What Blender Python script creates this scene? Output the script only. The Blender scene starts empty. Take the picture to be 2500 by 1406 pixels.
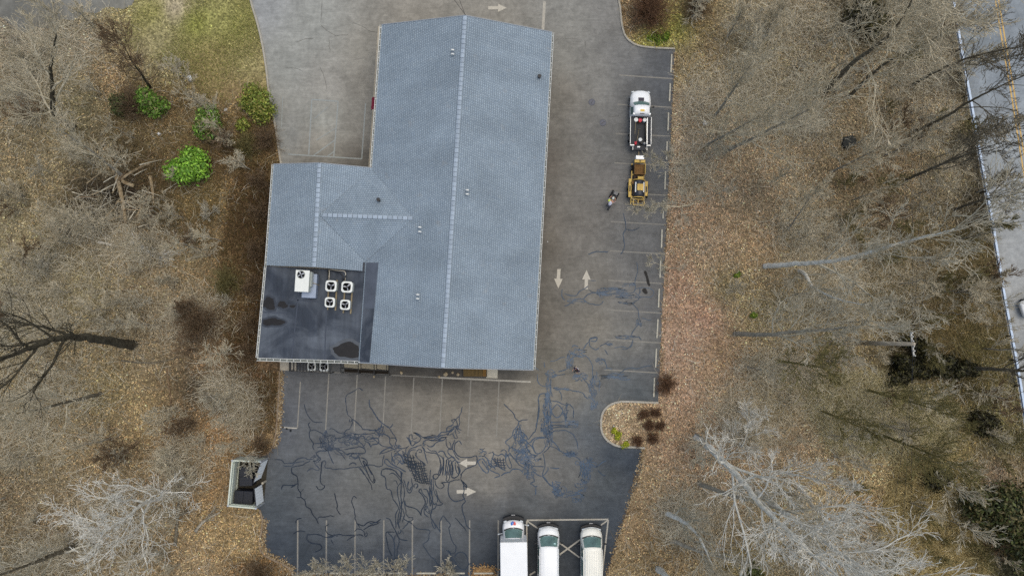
import bpy, bmesh, math, random
import numpy as np
from mathutils import Vector, Matrix

# ------------------------------------------------------------------ camera, sky, sun, exposure
SC = bpy.context.scene
CAM_H, CAM_TILT, FPX = 65.0, math.radians(3.5), 1667.0
cd = bpy.data.cameras.new('camera'); cam = bpy.data.objects.new('camera', cd); SC.collection.objects.link(cam)
cd.sensor_width = 36.0; cd.lens = 36.0 * FPX / 2500.0; cd.clip_end = 5000.0; cd.clip_start = 0.5
cam.location = (0, 0, CAM_H); cam.rotation_euler = (CAM_TILT, 0, 0); SC.camera = cam

SUN_EL, SUN_AZ = math.radians(74), math.radians(60)
w = bpy.data.worlds.new('World'); SC.world = w; w.use_nodes = True
wt = w.node_tree; wt.nodes.clear()
sky = wt.nodes.new('ShaderNodeTexSky'); sky.sky_type = 'NISHITA'; sky.sun_disc = False
sky.sun_elevation = SUN_EL; sky.sun_rotation = SUN_AZ; sky.air_density = 1.5; sky.dust_density = 3.0; sky.ozone_density = 1.0
bg = wt.nodes.new('ShaderNodeBackground'); bg.inputs[1].default_value = 0.15
wo = wt.nodes.new('ShaderNodeOutputWorld'); wt.links.new(sky.outputs[0], bg.inputs[0]); wt.links.new(bg.outputs[0], wo.inputs[0])
sl = bpy.data.lights.new('sun', 'SUN'); sl.energy = 1.5; sl.angle = math.radians(60); sl.color = (1.0, 0.93, 0.72)
so = bpy.data.objects.new('sun', sl); SC.collection.objects.link(so)
so.rotation_euler = (math.pi/2 - SUN_EL, 0, -SUN_AZ + math.pi)
SC.view_settings.view_transform = 'Standard'; SC.view_settings.look = 'None'
SC.view_settings.gamma = 1.0; SC.view_settings.use_curve_mapping = False
SC.view_settings.exposure = 0.0
SC.cycles.use_denoising = False
SC.cycles.max_bounces = 6; SC.cycles.diffuse_bounces = 3; SC.cycles.glossy_bounces = 2
SC.cycles.transmission_bounces = 2; SC.cycles.transparent_max_bounces = 4

# ------------------------------------------------------------------ helpers
RNG = np.random.default_rng(11); RND = random.Random(5)
C_, S_ = math.cos(CAM_TILT), math.sin(CAM_TILT)
def U(px, py, z=0.0):
    """photo pixel -> world point on the horizontal plane z"""
    x = (px - 1250.0) / FPX; y = -(py - 703.0) / FPX
    yy = y * C_ + S_; zz = y * S_ - C_
    k = (z - CAM_H) / zz
    return Vector((x * k, yy * k, z))
def U2(px, py, z=0.0):
    v = U(px, py, z); return (v.x, v.y)
def UN(a, z=0.0):
    a = np.asarray(a, float)
    x = (a[:, 0] - 1250.0) / FPX; y = -(a[:, 1] - 703.0) / FPX
    yy = y * C_ + S_; zz = y * S_ - C_; k = (z - CAM_H) / zz
    return np.stack([x * k, yy * k], 1)
KALB = 1.18
def lin(c):
    c = c / 255.0
    return c / 12.92 if c <= 0.04045 else ((c + 0.055) / 1.055) ** 2.4
def A(r, g, b, k=None):
    """colour as seen in flat daylight (0-255) -> base colour"""
    k = k or KALB
    return (min(lin(r) / k, .85), min(lin(g) / k, .85), min(lin(b) / k, .85))

MATS = {}
class NT:
    def __init__(s, name):
        s.m = bpy.data.materials.new(name); s.m.use_nodes = True; s.t = s.m.node_tree
        s.b = s.t.nodes['Principled BSDF']; MATS[name] = s.m
    def n(s, typ, **kw):
        nd = s.t.nodes.new('ShaderNode' + typ)
        for k, v in kw.items():
            if k in nd.inputs: nd.inputs[k].default_value = v
            else: setattr(nd, k, v)
        return nd
    def l(s, a, b): s.t.links.new(a, b)
    def coord(s, which='Object'): return s.n('TexCoord').outputs[which]
    def noise(s, vec, scale, detail=4, rough=.6, dist=0):
        nd = s.n('TexNoise'); nd.inputs['Scale'].default_value = scale; nd.inputs['Detail'].default_value = detail
        nd.inputs['Roughness'].default_value = rough; nd.inputs['Distortion'].default_value = dist
        s.l(vec, nd.inputs['Vector']); return nd.outputs['Fac']
    def rng(s, v, a, b, c, d):
        nd = s.n('MapRange'); nd.inputs[1].default_value = a; nd.inputs[2].default_value = b
        nd.inputs[3].default_value = c; nd.inputs[4].default_value = d; s.l(v, nd.inputs[0]); return nd.outputs[0]
    def mul(s, a, b):
        nd = s.n('Math', operation='MULTIPLY'); s.l(a, nd.inputs[0])
        if isinstance(b, (int, float)): nd.inputs[1].default_value = b
        else: s.l(b, nd.inputs[1])
        return nd.outputs[0]
    def scale(s, col, fac):
        nd = s.n('VectorMath', operation='SCALE'); s.l(col, nd.inputs[0])
        if isinstance(fac, (int, float)): nd.inputs['Scale'].default_value = fac
        else: s.l(fac, nd.inputs['Scale'])
        return nd.outputs[0]
    def mix(s, fac, a, b):
        nd = s.n('Mix', data_type='RGBA')
        if isinstance(fac, (int, float)): nd.inputs[0].default_value = fac
        else: s.l(fac, nd.inputs[0])
        for i, v in ((6, a), (7, b)):
            if isinstance(v, tuple): nd.inputs[i].default_value = (*v, 1) if len(v) == 3 else v
            else: s.l(v, nd.inputs[i])
        return nd.outputs[2]
    def rgb(s, c):
        nd = s.n('RGB'); nd.outputs[0].default_value = (*c, 1); return nd.outputs[0]
    def bump(s, h, strength=.4, dist=.02):
        nd = s.n('Bump'); nd.inputs['Strength'].default_value = strength; nd.inputs['Distance'].default_value = dist
        s.l(h, nd.inputs['Height']); s.l(nd.outputs[0], s.b.inputs['Normal'])
    def base(s, c): s.l(c, s.b.inputs['Base Color']) if not isinstance(c, tuple) else setattr(s.b.inputs['Base Color'], 'default_value', (*c, 1))
    def rough(s, r, spec=.3):
        s.b.inputs['Roughness'].default_value = r; s.b.inputs['Specular IOR Level'].default_value = spec
        return s

def plain(name, col, rough=.6, spec=.3, var=.18, scale=3.0, metal=0.0, bump=0.0, coat=0.0):
    """one base colour with soft mottling"""
    t = NT(name); t.rough(rough, spec); t.b.inputs['Metallic'].default_value = metal
    co = t.coord('Object'); f = t.noise(co, scale, 5, .65)
    t.base(t.scale(t.rgb(col), t.rng(f, .25, .75, 1 - var, 1 + var)))
    if bump: t.bump(t.noise(co, scale * 9, 3), bump, .01)
    if coat: t.b.inputs['Coat Weight'].default_value = coat; t.b.inputs['Coat Roughness'].default_value = .1
    return t.m

def attr_mat(name, rough=.8, grain=(30, .8, 1.2), big=None, spec=.2, cells=None, bump=0):
    t = NT(name); t.rough(rough, spec)
    at = t.n('Attribute'); at.attribute_name = 'Col'
    co = t.n('NewGeometry').outputs['Position']
    c = at.outputs['Color']
    if grain: c = t.scale(c, t.rng(t.noise(co, grain[0], 3, .7), .25, .75, grain[1], grain[2]))
    if big: c = t.scale(c, t.rng(t.noise(co, big[0], 6, .62, .6), .3, .7, big[1], big[2]))
    if cells:
        v = t.n('TexVoronoi'); v.inputs['Scale'].default_value = cells[0]; v.inputs['Randomness'].default_value = 1
        t.l(co, v.inputs['Vector'])
        sp = t.n('SeparateColor'); t.l(v.outputs['Color'], sp.inputs[0])
        c = t.scale(c, t.rng(sp.outputs[0], 0, 1, cells[1], cells[2]))
        if bump: t.bump(sp.outputs[1], bump, .05)
    t.base(c); return t.m

class MB:
    def __init__(s): s.v = []; s.f = []; s.m = []
    def add(s, vs, fs, mi=0):
        o = len(s.v); s.v += [tuple(p) for p in vs]
        for f in fs: s.f.append(tuple(o + i for i in f)); s.m.append(mi)
    def box(s, c, d, rz=0.0, mi=0, top=1.0):
        hx, hy, hz = d[0] / 2, d[1] / 2, d[2] / 2; cs, sn = math.cos(rz), math.sin(rz); vs = []
        for z, k in ((-hz, 1.0), (hz, top)):
            for x, y in ((-hx, -hy), (hx, -hy), (hx, hy), (-hx, hy)):
                x *= k; y *= k
                vs.append((c[0] + x * cs - y * sn, c[1] + x * sn + y * cs, c[2] + z))
        s.add(vs, [(3, 2, 1, 0), (4, 5, 6, 7), (0, 1, 5, 4), (1, 2, 6, 5), (2, 3, 7, 6), (3, 0, 4, 7)], mi); return s
    def bar(s, p, q, wd, h, mi=0):
        """square bar between two points, p and q on its centre line"""
        p = Vector(p); q = Vector(q); d = (q - p).normalized()
        up = Vector((0, 0, 1)) if abs(d.z) < .95 else Vector((1, 0, 0))
        sx = d.cross(up).normalized() * (wd / 2); sz = sx.cross(d).normalized() * (h / 2)
        vs = [p - sx - sz, p + sx - sz, p + sx + sz, p - sx + sz, q - sx - sz, q + sx - sz, q + sx + sz, q - sx + sz]
        s.add(vs, [(0, 1, 2, 3), (7, 6, 5, 4), (4, 5, 1, 0), (5, 6, 2, 1), (6, 7, 3, 2), (7, 4, 0, 3)], mi); return s
    def prism(s, poly, z0, z1, mi=0):
        n = len(poly)
        if sum(poly[i][0] * poly[(i + 1) % n][1] - poly[(i + 1) % n][0] * poly[i][1] for i in range(n)) < 0: poly = poly[::-1]
        a = [(p[0], p[1], z0) for p in poly]; b = [(p[0], p[1], z1) for p in poly]
        s.add(a + b, [tuple(range(n))[::-1], tuple(range(n, 2 * n))] + [(i, (i + 1) % n, n + (i + 1) % n, n + i) for i in range(n)], mi); return s
    def slab(s, pts, t, mi=0):
        """planar polygon pts (3d, top face, counter-clockwise from above) thickened downwards"""
        n = len(pts); a = [tuple(p) for p in pts]; b = [(p[0], p[1], p[2] - t) for p in pts]
        s.add(a + b, [tuple(range(n)), tuple(range(n, 2 * n))[::-1]] + [(n + i, n + (i + 1) % n, (i + 1) % n, i) for i in range(n)], mi); return s
    def tube(s, pts, rad, n=8, cap=True, mi=0):
        pts = [Vector(p) for p in pts]; m = len(pts)
        rad = rad if isinstance(rad, (list, tuple)) else [rad] * m
        rings = []; side = None
        for i in range(m):
            d = (pts[min(i + 1, m - 1)] - pts[max(i - 1, 0)]).normalized()
            if side is None: side = d.cross(Vector((0, 0, 1)) if abs(d.z) < .9 else Vector((1, 0, 0))).normalized()
            side = (side - d * side.dot(d)).normalized(); o2 = d.cross(side)
            rings.append([pts[i] + (side * math.cos(2 * math.pi * k / n) + o2 * math.sin(2 * math.pi * k / n)) * rad[i] for k in range(n)])
        s.loft(rings, cap, mi); return s
    def loft(s, rings, cap=True, mi=0):
        n = len(rings[0]); vs = [p for r in rings for p in r]; fs = []
        for i in range(len(rings) - 1):
            for k in range(n):
                a = i * n + k; b = i * n + (k + 1) % n; fs.append((a, b, b + n, a + n))
        if cap: fs += [tuple(range(n))[::-1], tuple(range(len(vs) - n, len(vs)))]
        s.add(vs, fs, mi); return s
    def cyl(s, c, r, h, n=16, mi=0, r2=None):
        r2 = r if r2 is None else r2
        s.loft([[(c[0] + q * math.cos(2 * math.pi * k / n), c[1] + q * math.sin(2 * math.pi * k / n), z) for k in range(n)] for z, q in ((c[2], r), (c[2] + h, r2))], True, mi); return s
    def cylx(s, c, r, wd, n=18, mi=0):
        """cylinder with its axis along x, centred at c"""
        s.loft([[(x, c[1] + r * math.cos(2 * math.pi * k / n), c[2] + r * math.sin(2 * math.pi * k / n)) for k in range(n)] for x in (c[0] - wd / 2, c[0] + wd / 2)], True, mi); return s
    def quad(s, a, b, c, d, mi=0): s.add([a, b, c, d], [(0, 1, 2, 3)], mi); return s
    def mesh(s, name):
        me = bpy.data.meshes.new(name); me.from_pydata(s.v, [], s.f)
        if any(s.m): me.polygons.foreach_set('material_index', s.m)
        me.update(); return me

COL = SC.collection
def link(name, me, parent=None, loc=None, rz=None):
    o = bpy.data.objects.new(name, me); COL.objects.link(o)
    if parent is not None: o.parent = parent
    if loc is not None: o.location = loc
    if rz is not None: o.rotation_euler = (0, 0, rz)
    return o
def fix_normals(me):
    bm = bmesh.new(); bm.from_mesh(me); bmesh.ops.recalc_face_normals(bm, faces=bm.faces); bm.to_mesh(me); bm.free()
def obj(name, mb, mat, parent=None, smooth=False, bevel=0.0, loc=None, rz=None, recalc=True, subsurf=0):
    me = mb.mesh(name) if isinstance(mb, MB) else mb
    if recalc: fix_normals(me)
    for m in (mat if isinstance(mat, (list, tuple)) else [mat]): me.materials.append(m)
    if smooth:
        for p in me.polygons: p.use_smooth = True
    o = link(name, me, parent, loc, rz)
    if bevel:
        b = o.modifiers.new('bevel', 'BEVEL'); b.width = bevel; b.segments = 2; b.limit_method = 'ANGLE'; b.angle_limit = .6
    if subsurf:
        b = o.modifiers.new('sub', 'SUBSURF'); b.levels = subsurf; b.render_levels = subsurf
    return o
def tag(o, label, cat=None, group=None, kind=None):
    if label: o['label'] = label
    if cat: o['category'] = cat
    if group: o['group'] = group
    if kind: o['kind'] = kind
    return o
def thing(name, label, cat, loc=(0, 0, 0), rz=0.0, group=None):
    o = link(name, None, None, loc, rz); o.empty_display_size = .2
    return tag(o, label, cat, group)
def copy_tree(root, loc, rz, label, parent=None):
    r = root.copy(); COL.objects.link(r); r.location = loc; r.rotation_euler = (0, 0, rz); r['label'] = label
    for ch in list(root.children):
        c = ch.copy(); COL.objects.link(c); c.parent = r
        for g in list(ch.children):
            d = g.copy(); COL.objects.link(d); d.parent = c
    return r
def struct(o, label=None):
    o['kind'] = 'structure'
    if label: o['label'] = label
    return o
def fast_mesh(name, V, F, col=None, smooth=False):
    """numpy arrays -> mesh; F is (m,3) or (m,4); col is per-vertex linear rgb"""
    V = np.ascontiguousarray(V, np.float32); F = np.ascontiguousarray(F, np.int32); m, k = F.shape
    me = bpy.data.meshes.new(name); me.vertices.add(len(V)); me.vertices.foreach_set('co', V.ravel())
    me.loops.add(m * k); me.loops.foreach_set('vertex_index', F.ravel())
    me.polygons.add(m); me.polygons.foreach_set('loop_start', np.arange(0, m * k, k, dtype=np.int32))
    me.polygons.foreach_set('loop_total', np.full(m, k, np.int32))
    if smooth: me.polygons.foreach_set('use_smooth', np.ones(m, bool))
    me.update(calc_edges=True)
    if col is not None:
        ca = me.color_attributes.new('Col', 'FLOAT_COLOR', 'POINT')
        c4 = np.ones((len(V), 4), np.float32); c4[:, :3] = col; ca.data.foreach_set('color', c4.ravel())
    return me
def shepard(XY, anchors, p=3.0):
    """smooth colour field through anchors (px, py, r, g, b)"""
    P = UN([(a[0], a[1]) for a in anchors]); K = np.array([A(*a[2:5]) for a in anchors])
    out = np.zeros((len(XY), 3))
    for i in range(0, len(XY), 20000):
        d = np.linalg.norm(XY[i:i + 20000, None, :] - P[None], axis=2) + .6
        wgt = 1.0 / d ** p; out[i:i + 20000] = (wgt @ K) / wgt.sum(1, keepdims=True)
    return out
def inside(XY, poly):
    poly = np.asarray(poly, float); x, y = XY[:, 0], XY[:, 1]; r = np.zeros(len(XY), bool); j = len(poly) - 1
    for i in range(len(poly)):
        xi, yi = poly[i]; xj, yj = poly[j]
        if yi != yj: r ^= ((yi > y) != (yj > y)) & (x < (xj - xi) * (y - yi) / (yj - yi) + xi)
        j = i
    return r
def edge_dist(XY, poly):
    poly = np.asarray(poly, float); d = np.full(len(XY), 1e9)
    for i in range(len(poly)):
        a = poly[i]; b = poly[(i + 1) % len(poly)]; ab = b - a; L = (ab @ ab) + 1e-9
        t = np.clip(((XY - a) @ ab) / L, 0, 1); d = np.minimum(d, np.linalg.norm(XY - (a + t[:, None] * ab), axis=1))
    return d
def smooth_path(pts, step=.12, closed=False):
    """Catmull-Rom through 2-d or 3-d points"""
    P = np.asarray(pts, float); n = len(P)
    if n < 3: 
        L = np.linalg.norm(P[1] - P[0]); k = max(2, int(L / step)); t = np.linspace(0, 1, k)[:, None]; return P[0] + (P[1] - P[0]) * t
    out = []
    rngi = range(n) if closed else range(n - 1)
    for i in rngi:
        if closed: a, b, c, d = P[(i - 1) % n], P[i], P[(i + 1) % n], P[(i + 2) % n]
        else: a, b, c, d = P[max(i - 1, 0)], P[i], P[i + 1], P[min(i + 2, n - 1)]
        k = max(2, int(np.linalg.norm(c - b) / step)); t = np.linspace(0, 1, k, endpoint=False)[:, None]
        out.append(.5 * (2 * b + (c - a) * t + (2 * a - 5 * b + 4 * c - d) * t ** 2 + (-a + 3 * b - 3 * c + d) * t ** 3))
    out.append(P[-1:] if not closed else P[:1]); return np.concatenate(out)
def ribbon(P, width, z):
    """flat strip along a 2-d path -> verts, faces"""
    P = np.asarray(P, float); T = np.gradient(P, axis=0); T /= np.linalg.norm(T, axis=1, keepdims=True) + 1e-9
    N = np.stack([-T[:, 1], T[:, 0]], 1); wv = np.asarray(width) * np.ones(len(P)); zz = np.asarray(z) * np.ones(len(P))
    V = np.zeros((2 * len(P), 3)); V[0::2, :2] = P + N * wv[:, None] / 2; V[1::2, :2] = P - N * wv[:, None] / 2
    V[0::2, 2] = zz; V[1::2, 2] = zz
    i = np.arange(len(P) - 1); F = np.stack([2 * i + 1, 2 * i + 3, 2 * i + 2, 2 * i], 1)
    return V, F
# ------------------------------------------------------------------ outlines traced on the ground
LOT_PX = [(598,-90),(612,0),(628,55),(640,105),(650,165),(657,225),(672,305),(683,380),(690,420),(695,640),(690,880),(683,906),(680,975),(675,1045),
          (668,1085),(656,1104),(640,1112),(600,1112),(592,1160),(585,1225),(620,1234),(634,1244),(641,1268),(638,1300),(636,1325),(642,1345),(660,1360),(690,1372),(710,1385),(722,1410),(726,1425),
          (1200,1425),(1205,1480),(1462,1480),(1483,1406),(1510,1318),(1535,1235),(1560,1168),(1569,1130),(1573,1093),
          (1545,1091),(1512,1089),(1490,1080),(1474,1064),(1467,1042),(1469,1014),(1478,997),(1493,986),(1516,980),(1560,981),(1607,983),
          (1609,940),(1614,830),(1621,690),(1628,550),(1637,360),(1643,240),(1648,120),(1600,118),(1560,113),(1538,102),(1524,84),(1517,55),(1514,20),(1508,-10),(1500,-90)]
LOT = UN(LOT_PX)
ROAD_PX = [(2305,-90),(2320,0),(2345,150),(2366,265),(2386,380),(2408,500),(2428,620),(2446,730),(2463,820),(2484,940),(2503,1060),(2530,1200),(2580,1500),
           (2830,1500),(2790,1200),(2730,900),(2680,640),(2600,250),(2560,0),(2545,-90)]
ROAD = UN(ROAD_PX)
PAVE_PX = [(-120,-90),(350,-90),(333,-10),(322,14),(300,24),(262,18),(236,34),(205,30),(180,52),(150,46),(120,72),(90,66),(62,84),(40,70),(22,58),(6,44),(-20,40),(-60,60),(-120,50)]
PAVE = UN(PAVE_PX)
LAWN_PX = [(332,-40),(610,-40),(640,105),(655,215),(640,230),(590,225),(560,260),(500,240),(470,200),(430,165),(390,150),(330,130),(300,110),(320,60)]
LAWN = UN(LAWN_PX)
def pxpoly(l, z=0): return [U2(x, y, z) for x, y in l]

def terrain(XY):
    x, y = XY[:, 0], XY[:, 1]
    h = .10 * (1.3 + np.sin(x * .55 + .3 * np.sin(y * .7)) * np.sin(y * .48 + 1.1) + .5 * np.sin(x * 1.37 + y * 1.1) * np.sin(y * 1.6 - x * .4))
    d = np.full(len(XY), 1e9); ins = np.zeros(len(XY), bool)
    for P in (LOT, ROAD, PAVE):
        d = np.minimum(d, edge_dist(XY, P)); ins |= inside(XY, P)
    k = np.clip((d - .5) / 3.0, 0, 1); k = k * k * (3 - 2 * k)
    z = np.where(ins, -.05, .012 + np.maximum(h, 0) * k)
    # shallow ditch left of the lower lot
    a = np.array(U2(455, 925)); b = np.array(U2(545, 1000)); ab = b - a
    t = np.clip(((XY - a) @ ab) / (ab @ ab), 0, 1); dd = np.linalg.norm(XY - (a + t[:, None] * ab), axis=1)
    z = z - .5 * np.exp(-(dd / .9) ** 2) * ~ins
    return z
def gz(px, py):
    v = U(px, py); return float(terrain(np.array([[v.x, v.y]]))[0])
def G(px, py, dz=0.0):
    v = U(px, py); v.z = gz(px, py) + dz; return v

# ------------------------------------------------------------------ ground
GA = [(60,60,112,104,92),(200,110,116,108,90),(60,250,98,88,66),(200,250,100,92,66),(250,400,104,92,70),(120,420,112,100,74),(60,560,112,102,76),(300,600,122,108,84),
      (200,700,108,100,74),(400,700,118,104,80),(80,760,100,94,74),(480,620,112,98,70),(560,620,94,78,52),(610,560,76,62,44),(640,500,58,46,36),(632,620,62,48,36),(625,760,72,56,40),(615,840,66,52,40),(570,740,104,86,58),
      (590,440,96,76,48),(560,380,88,70,48),(640,360,96,78,50),(500,480,104,90,56),(430,800,112,98,78),(360,850,104,92,72),(540,880,106,86,62),(640,900,104,80,56),(640,960,74,62,46),(600,1000,112,92,64),(480,950,72,64,52),
      (100,960,106,94,68),(250,960,112,100,68),(350,1020,120,104,74),(100,1120,108,96,72),(60,1220,100,88,68),(250,1100,116,100,72),(430,1060,118,96,68),(540,1060,122,96,66),(520,1180,112,90,62),(540,1300,124,104,72),(600,1330,122,104,72),
      (330,1280,112,98,74),(150,1300,104,88,66),(60,1380,86,78,60),(480,1390,122,104,78),(600,1395,92,70,46),(650,1390,96,74,46),
      (380,30,138,136,92),(480,60,130,134,78),(560,60,134,134,88),(425,20,138,126,104),(600,150,136,130,98),(520,150,138,128,96),(400,120,124,116,80),(330,150,112,100,72),(480,200,112,96,62),(570,240,118,98,68),(430,260,108,90,62),(280,190,110,92,66),
      (1560,20,104,84,62),(1540,60,110,90,66),(1600,95,122,122,50),(1645,70,114,112,50),(1660,150,112,98,72),(1700,40,96,80,56),(1740,120,108,92,66),(1680,260,132,114,94),(1660,400,132,114,96),(1660,520,122,100,80),
      (1720,600,124,106,86),(1650,700,134,106,88),(1650,850,140,112,94),(1660,960,138,112,92),(1560,1030,134,114,90),(1500,1030,136,118,96),(1620,1090,136,110,86),(1580,1180,130,108,80),(1550,1290,126,104,76),(1520,1390,118,100,72),(1600,1340,106,88,62),(1640,1250,128,108,86),
      (1760,340,122,108,86),(1850,220,118,108,88),(1800,60,118,108,88),(1950,60,108,98,80),(1900,400,124,108,84),(2050,300,108,96,74),(2000,180,112,102,82),(2120,60,66,60,44),(2080,20,70,64,50),(2200,150,104,94,74),(2290,80,112,104,86),(2280,260,116,104,84),(2200,400,112,96,72),(2080,420,108,92,66),
      (2300,420,112,102,82),(2360,380,62,56,44),(2335,200,74,68,54),(2250,520,92,82,60),(2380,520,58,52,40),(2390,650,92,82,62),(2150,520,120,106,82),(1950,560,120,108,84),(1850,580,124,104,78),(1820,480,104,92,74),(2050,650,126,112,88),(2200,660,128,112,86),(1780,700,112,100,72),(1850,760,112,100,72),
      (1720,780,140,108,90),(1760,880,130,104,80),(1960,760,114,102,74),(2020,860,118,102,72),(2120,760,122,108,80),(2250,720,114,96,66),(2330,760,104,88,56),(2380,850,88,82,50),(2420,760,98,86,64),(2430,900,84,78,50),(2200,830,60,54,36),(2250,890,34,32,20),(2180,900,58,54,34),(2330,900,52,48,30),
      (1900,900,124,108,82),(1780,1000,136,114,92),(1880,990,110,98,68),(2000,960,128,116,88),(2100,940,124,110,80),(2150,1010,136,122,92),(2050,1050,134,122,92),(1950,1080,132,112,88),(1850,1100,130,108,84),(2250,960,118,104,66),(2300,1000,112,92,52),(2400,1000,92,88,56),(2270,1160,50,46,32),
      (2360,1060,100,88,52),(2440,1080,76,72,46),(1720,1120,128,106,84),(1760,1300,104,90,64),(1700,1220,130,110,88),(1650,1330,96,80,56),(1900,1220,124,110,82),(2000,1200,132,118,90),(2150,1150,134,120,86),(2100,1250,128,110,82),(1950,1350,96,88,70),(2100,1380,104,92,68),
      (2180,1280,102,88,60),(2250,1250,128,112,72),(2300,1350,142,124,82),(2200,1390,128,110,74),(2320,1150,112,98,60),(2380,1180,102,86,60),(2430,1160,110,94,78),(2430,1260,40,46,28),(2380,1320,70,62,42),(2480,1380,36,40,26),(1820,1380,92,84,54)]
def _soft(a, k=1.28, d=.25):
    if a[0] < 620 and a[1] < 160 and a[3] > 126: return (a[0], a[1], a[2] * 1.14, a[3] * 1.11, a[4] * 1.04)
    l = .3 * a[2] + .59 * a[3] + .11 * a[4]; k = k if l > 84 else 1.0 + (k - 1.0) * max(0, l - 50) / 34; return (a[0], a[1], *[min(235, ((1 - d) * c + d * l) * k * q) for c, q in zip(a[2:5], (1.01, .998, .962))])
GA += [(270,480,44,37,29),(300,500,46,38,30),(235,470,58,49,38),(255,495,46,40,30),(330,470,60,50,40)]
GA = [_soft(a) for a in GA]
xs = np.concatenate([[-1500, -500, -200, -110], np.arange(-72, 72.1, .6), [110, 200, 500, 1500]])
ys = np.concatenate([[-1500, -500, -200, -70], np.arange(-40, 50.1, .6), [80, 200, 500, 1500]])
gx, gy = np.meshgrid(xs, ys); XY = np.stack([gx.ravel(), gy.ravel()], 1)
GZ = terrain(XY); nx, ny = len(xs), len(ys)
i, j = np.meshgrid(np.arange(nx - 1), np.arange(ny - 1)); a = (j * nx + i).ravel()
me = fast_mesh('ground', np.concatenate([XY, GZ[:, None]], 1), np.stack([a, a + 1, a + nx + 1, a + nx], 1), shepard(XY, GA, 3.2), True)
M_ground = attr_mat('leaf_soil', .95, (9, .7, 1.25), (.9, .78, 1.2), .1, (6.5, .5, 1.4), .6)
me.materials.append(M_ground); struct(link('ground', me))

# ------------------------------------------------------------------ parking lot, road, second pavement
def cut_sheet(name, poly, z, step, anchors, mat, p=3.2):
    bm = bmesh.new(); vs = [bm.verts.new((q[0], q[1], z)) for q in poly]; bm.faces.new(vs)
    P = np.asarray(poly)
    for ax in (0, 1):
        for c in np.arange(math.floor(P[:, ax].min() / step) * step, P[:, ax].max(), step):
            no = (1, 0, 0) if ax == 0 else (0, 1, 0); co = (c + .013, 0, z) if ax == 0 else (0, c + .013, z)
            bmesh.ops.bisect_plane(bm, geom=bm.verts[:] + bm.edges[:] + bm.faces[:], plane_co=co, plane_no=no)
    bmesh.ops.triangulate(bm, faces=[f for f in bm.faces if len(f.verts) > 4])
    bmesh.ops.recalc_face_normals(bm, faces=bm.faces)
    if sum(f.normal.z for f in bm.faces) < 0: bmesh.ops.reverse_faces(bm, faces=bm.faces)
    me = bpy.data.meshes.new(name); bm.to_mesh(me); bm.free()
    V = np.zeros(len(me.vertices) * 3, np.float32); me.vertices.foreach_get('co', V); V = V.reshape(-1, 3)
    ca = me.color_attributes.new('Col', 'FLOAT_COLOR', 'POINT'); c4 = np.ones((len(V), 4), np.float32)
    c4[:, :3] = shepard(V[:, :2].astype(float), anchors, p); ca.data.foreach_set('color', c4.ravel())
    me.materials.append(mat); return struct(link(name, me))
LA = [(640,20,138,140,138),(760,60,140,139,133),(700,150,138,138,132),(800,200,137,134,127),(790,300,146,141,132),(780,345,140,134,124),(700,330,126,126,122),(860,300,124,121,114),(870,380,92,88,82),(760,390,112,108,100),(900,120,132,128,119),(900,200,122,118,110),
      (1000,20,130,125,116),(1200,15,128,124,116),(1400,60,126,124,118),(1480,60,116,114,110),(1450,180,118,116,111),(1540,140,100,99,97),(1580,150,82,83,84),(1620,150,70,72,75),(1610,220,70,72,75),(1625,300,66,68,70),(1600,330,80,81,82),(1610,420,78,79,80),(1400,400,106,103,97),(1500,350,98,97,94),
      (1380,230,114,110,103),(1360,130,118,116,110),(1350,400,98,93,87),(1335,600,92,87,80),(1420,560,110,106,100),(1480,440,106,103,99),(1560,600,92,91,89),(1600,620,74,74,74),(1450,680,110,106,99),(1550,720,98,96,93),(1600,760,76,76,76),(1450,800,112,107,98),(1550,830,100,98,93),(1590,900,74,75,76),(1325,800,96,91,84),(1340,880,100,96,88),
      (1540,950,78,81,82),(1560,965,74,78,80),(1400,950,114,109,100),(1300,960,118,112,101),(1250,1000,122,115,104),(1100,1000,115,109,99),(1000,980,108,103,95),(900,980,98,96,92),(820,960,90,90,90),(740,940,84,85,87),(700,1000,78,80,84),(690,1060,74,77,82),(740,1060,84,86,88),(800,1060,88,90,92),
      (1000,1080,113,108,100),(1200,1100,122,116,106),(1100,1130,118,113,104),(1200,1180,112,108,101),(1300,1080,114,110,103),(1440,1010,92,94,94),(1440,1060,82,86,90),(1490,1110,58,64,71),(1545,1130,52,58,66),(1400,1160,98,97,94),(1340,1170,104,101,96),(1480,1180,74,78,80),(1520,1200,66,70,74),(1480,1250,58,63,68),(1420,1240,68,72,75),
      (1300,1230,80,82,83),(1230,1250,76,78,80),(1180,1300,62,66,71),(1100,1280,80,82,84),(1000,1230,94,94,92),(900,1160,98,98,95),(850,1220,92,92,91),(760,1180,84,86,87),(700,1180,72,76,80),(670,1250,64,69,74),(680,1330,52,58,66),(730,1350,52,58,65),(800,1340,62,67,73),(900,1300,76,79,82),(950,1360,62,67,75),(1050,1320,72,76,81),(1100,1380,56,62,70),(1190,1380,46,51,57),
      (1270,1290,42,46,51),(1300,1340,38,42,47),(1390,1330,45,49,54),(1400,1300,48,52,57),(1480,1350,48,53,60),(1500,1280,56,61,67),(1000,905,66,62,57),(1100,905,64,60,55),(900,908,70,68,66),(1250,915,84,80,74),(760,920,78,78,78)]  # besides wear, these tones carry soft shade near the building as colour
LA = [(a[0], a[1], *[min(154, c * (1.03 if a[1] < 420 and a[0] < 1100 else 1.05) + (11 if a[0] < 1530 or a[1] > 960 else 20)) for c in a[2:5]]) for a in LA]
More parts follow.
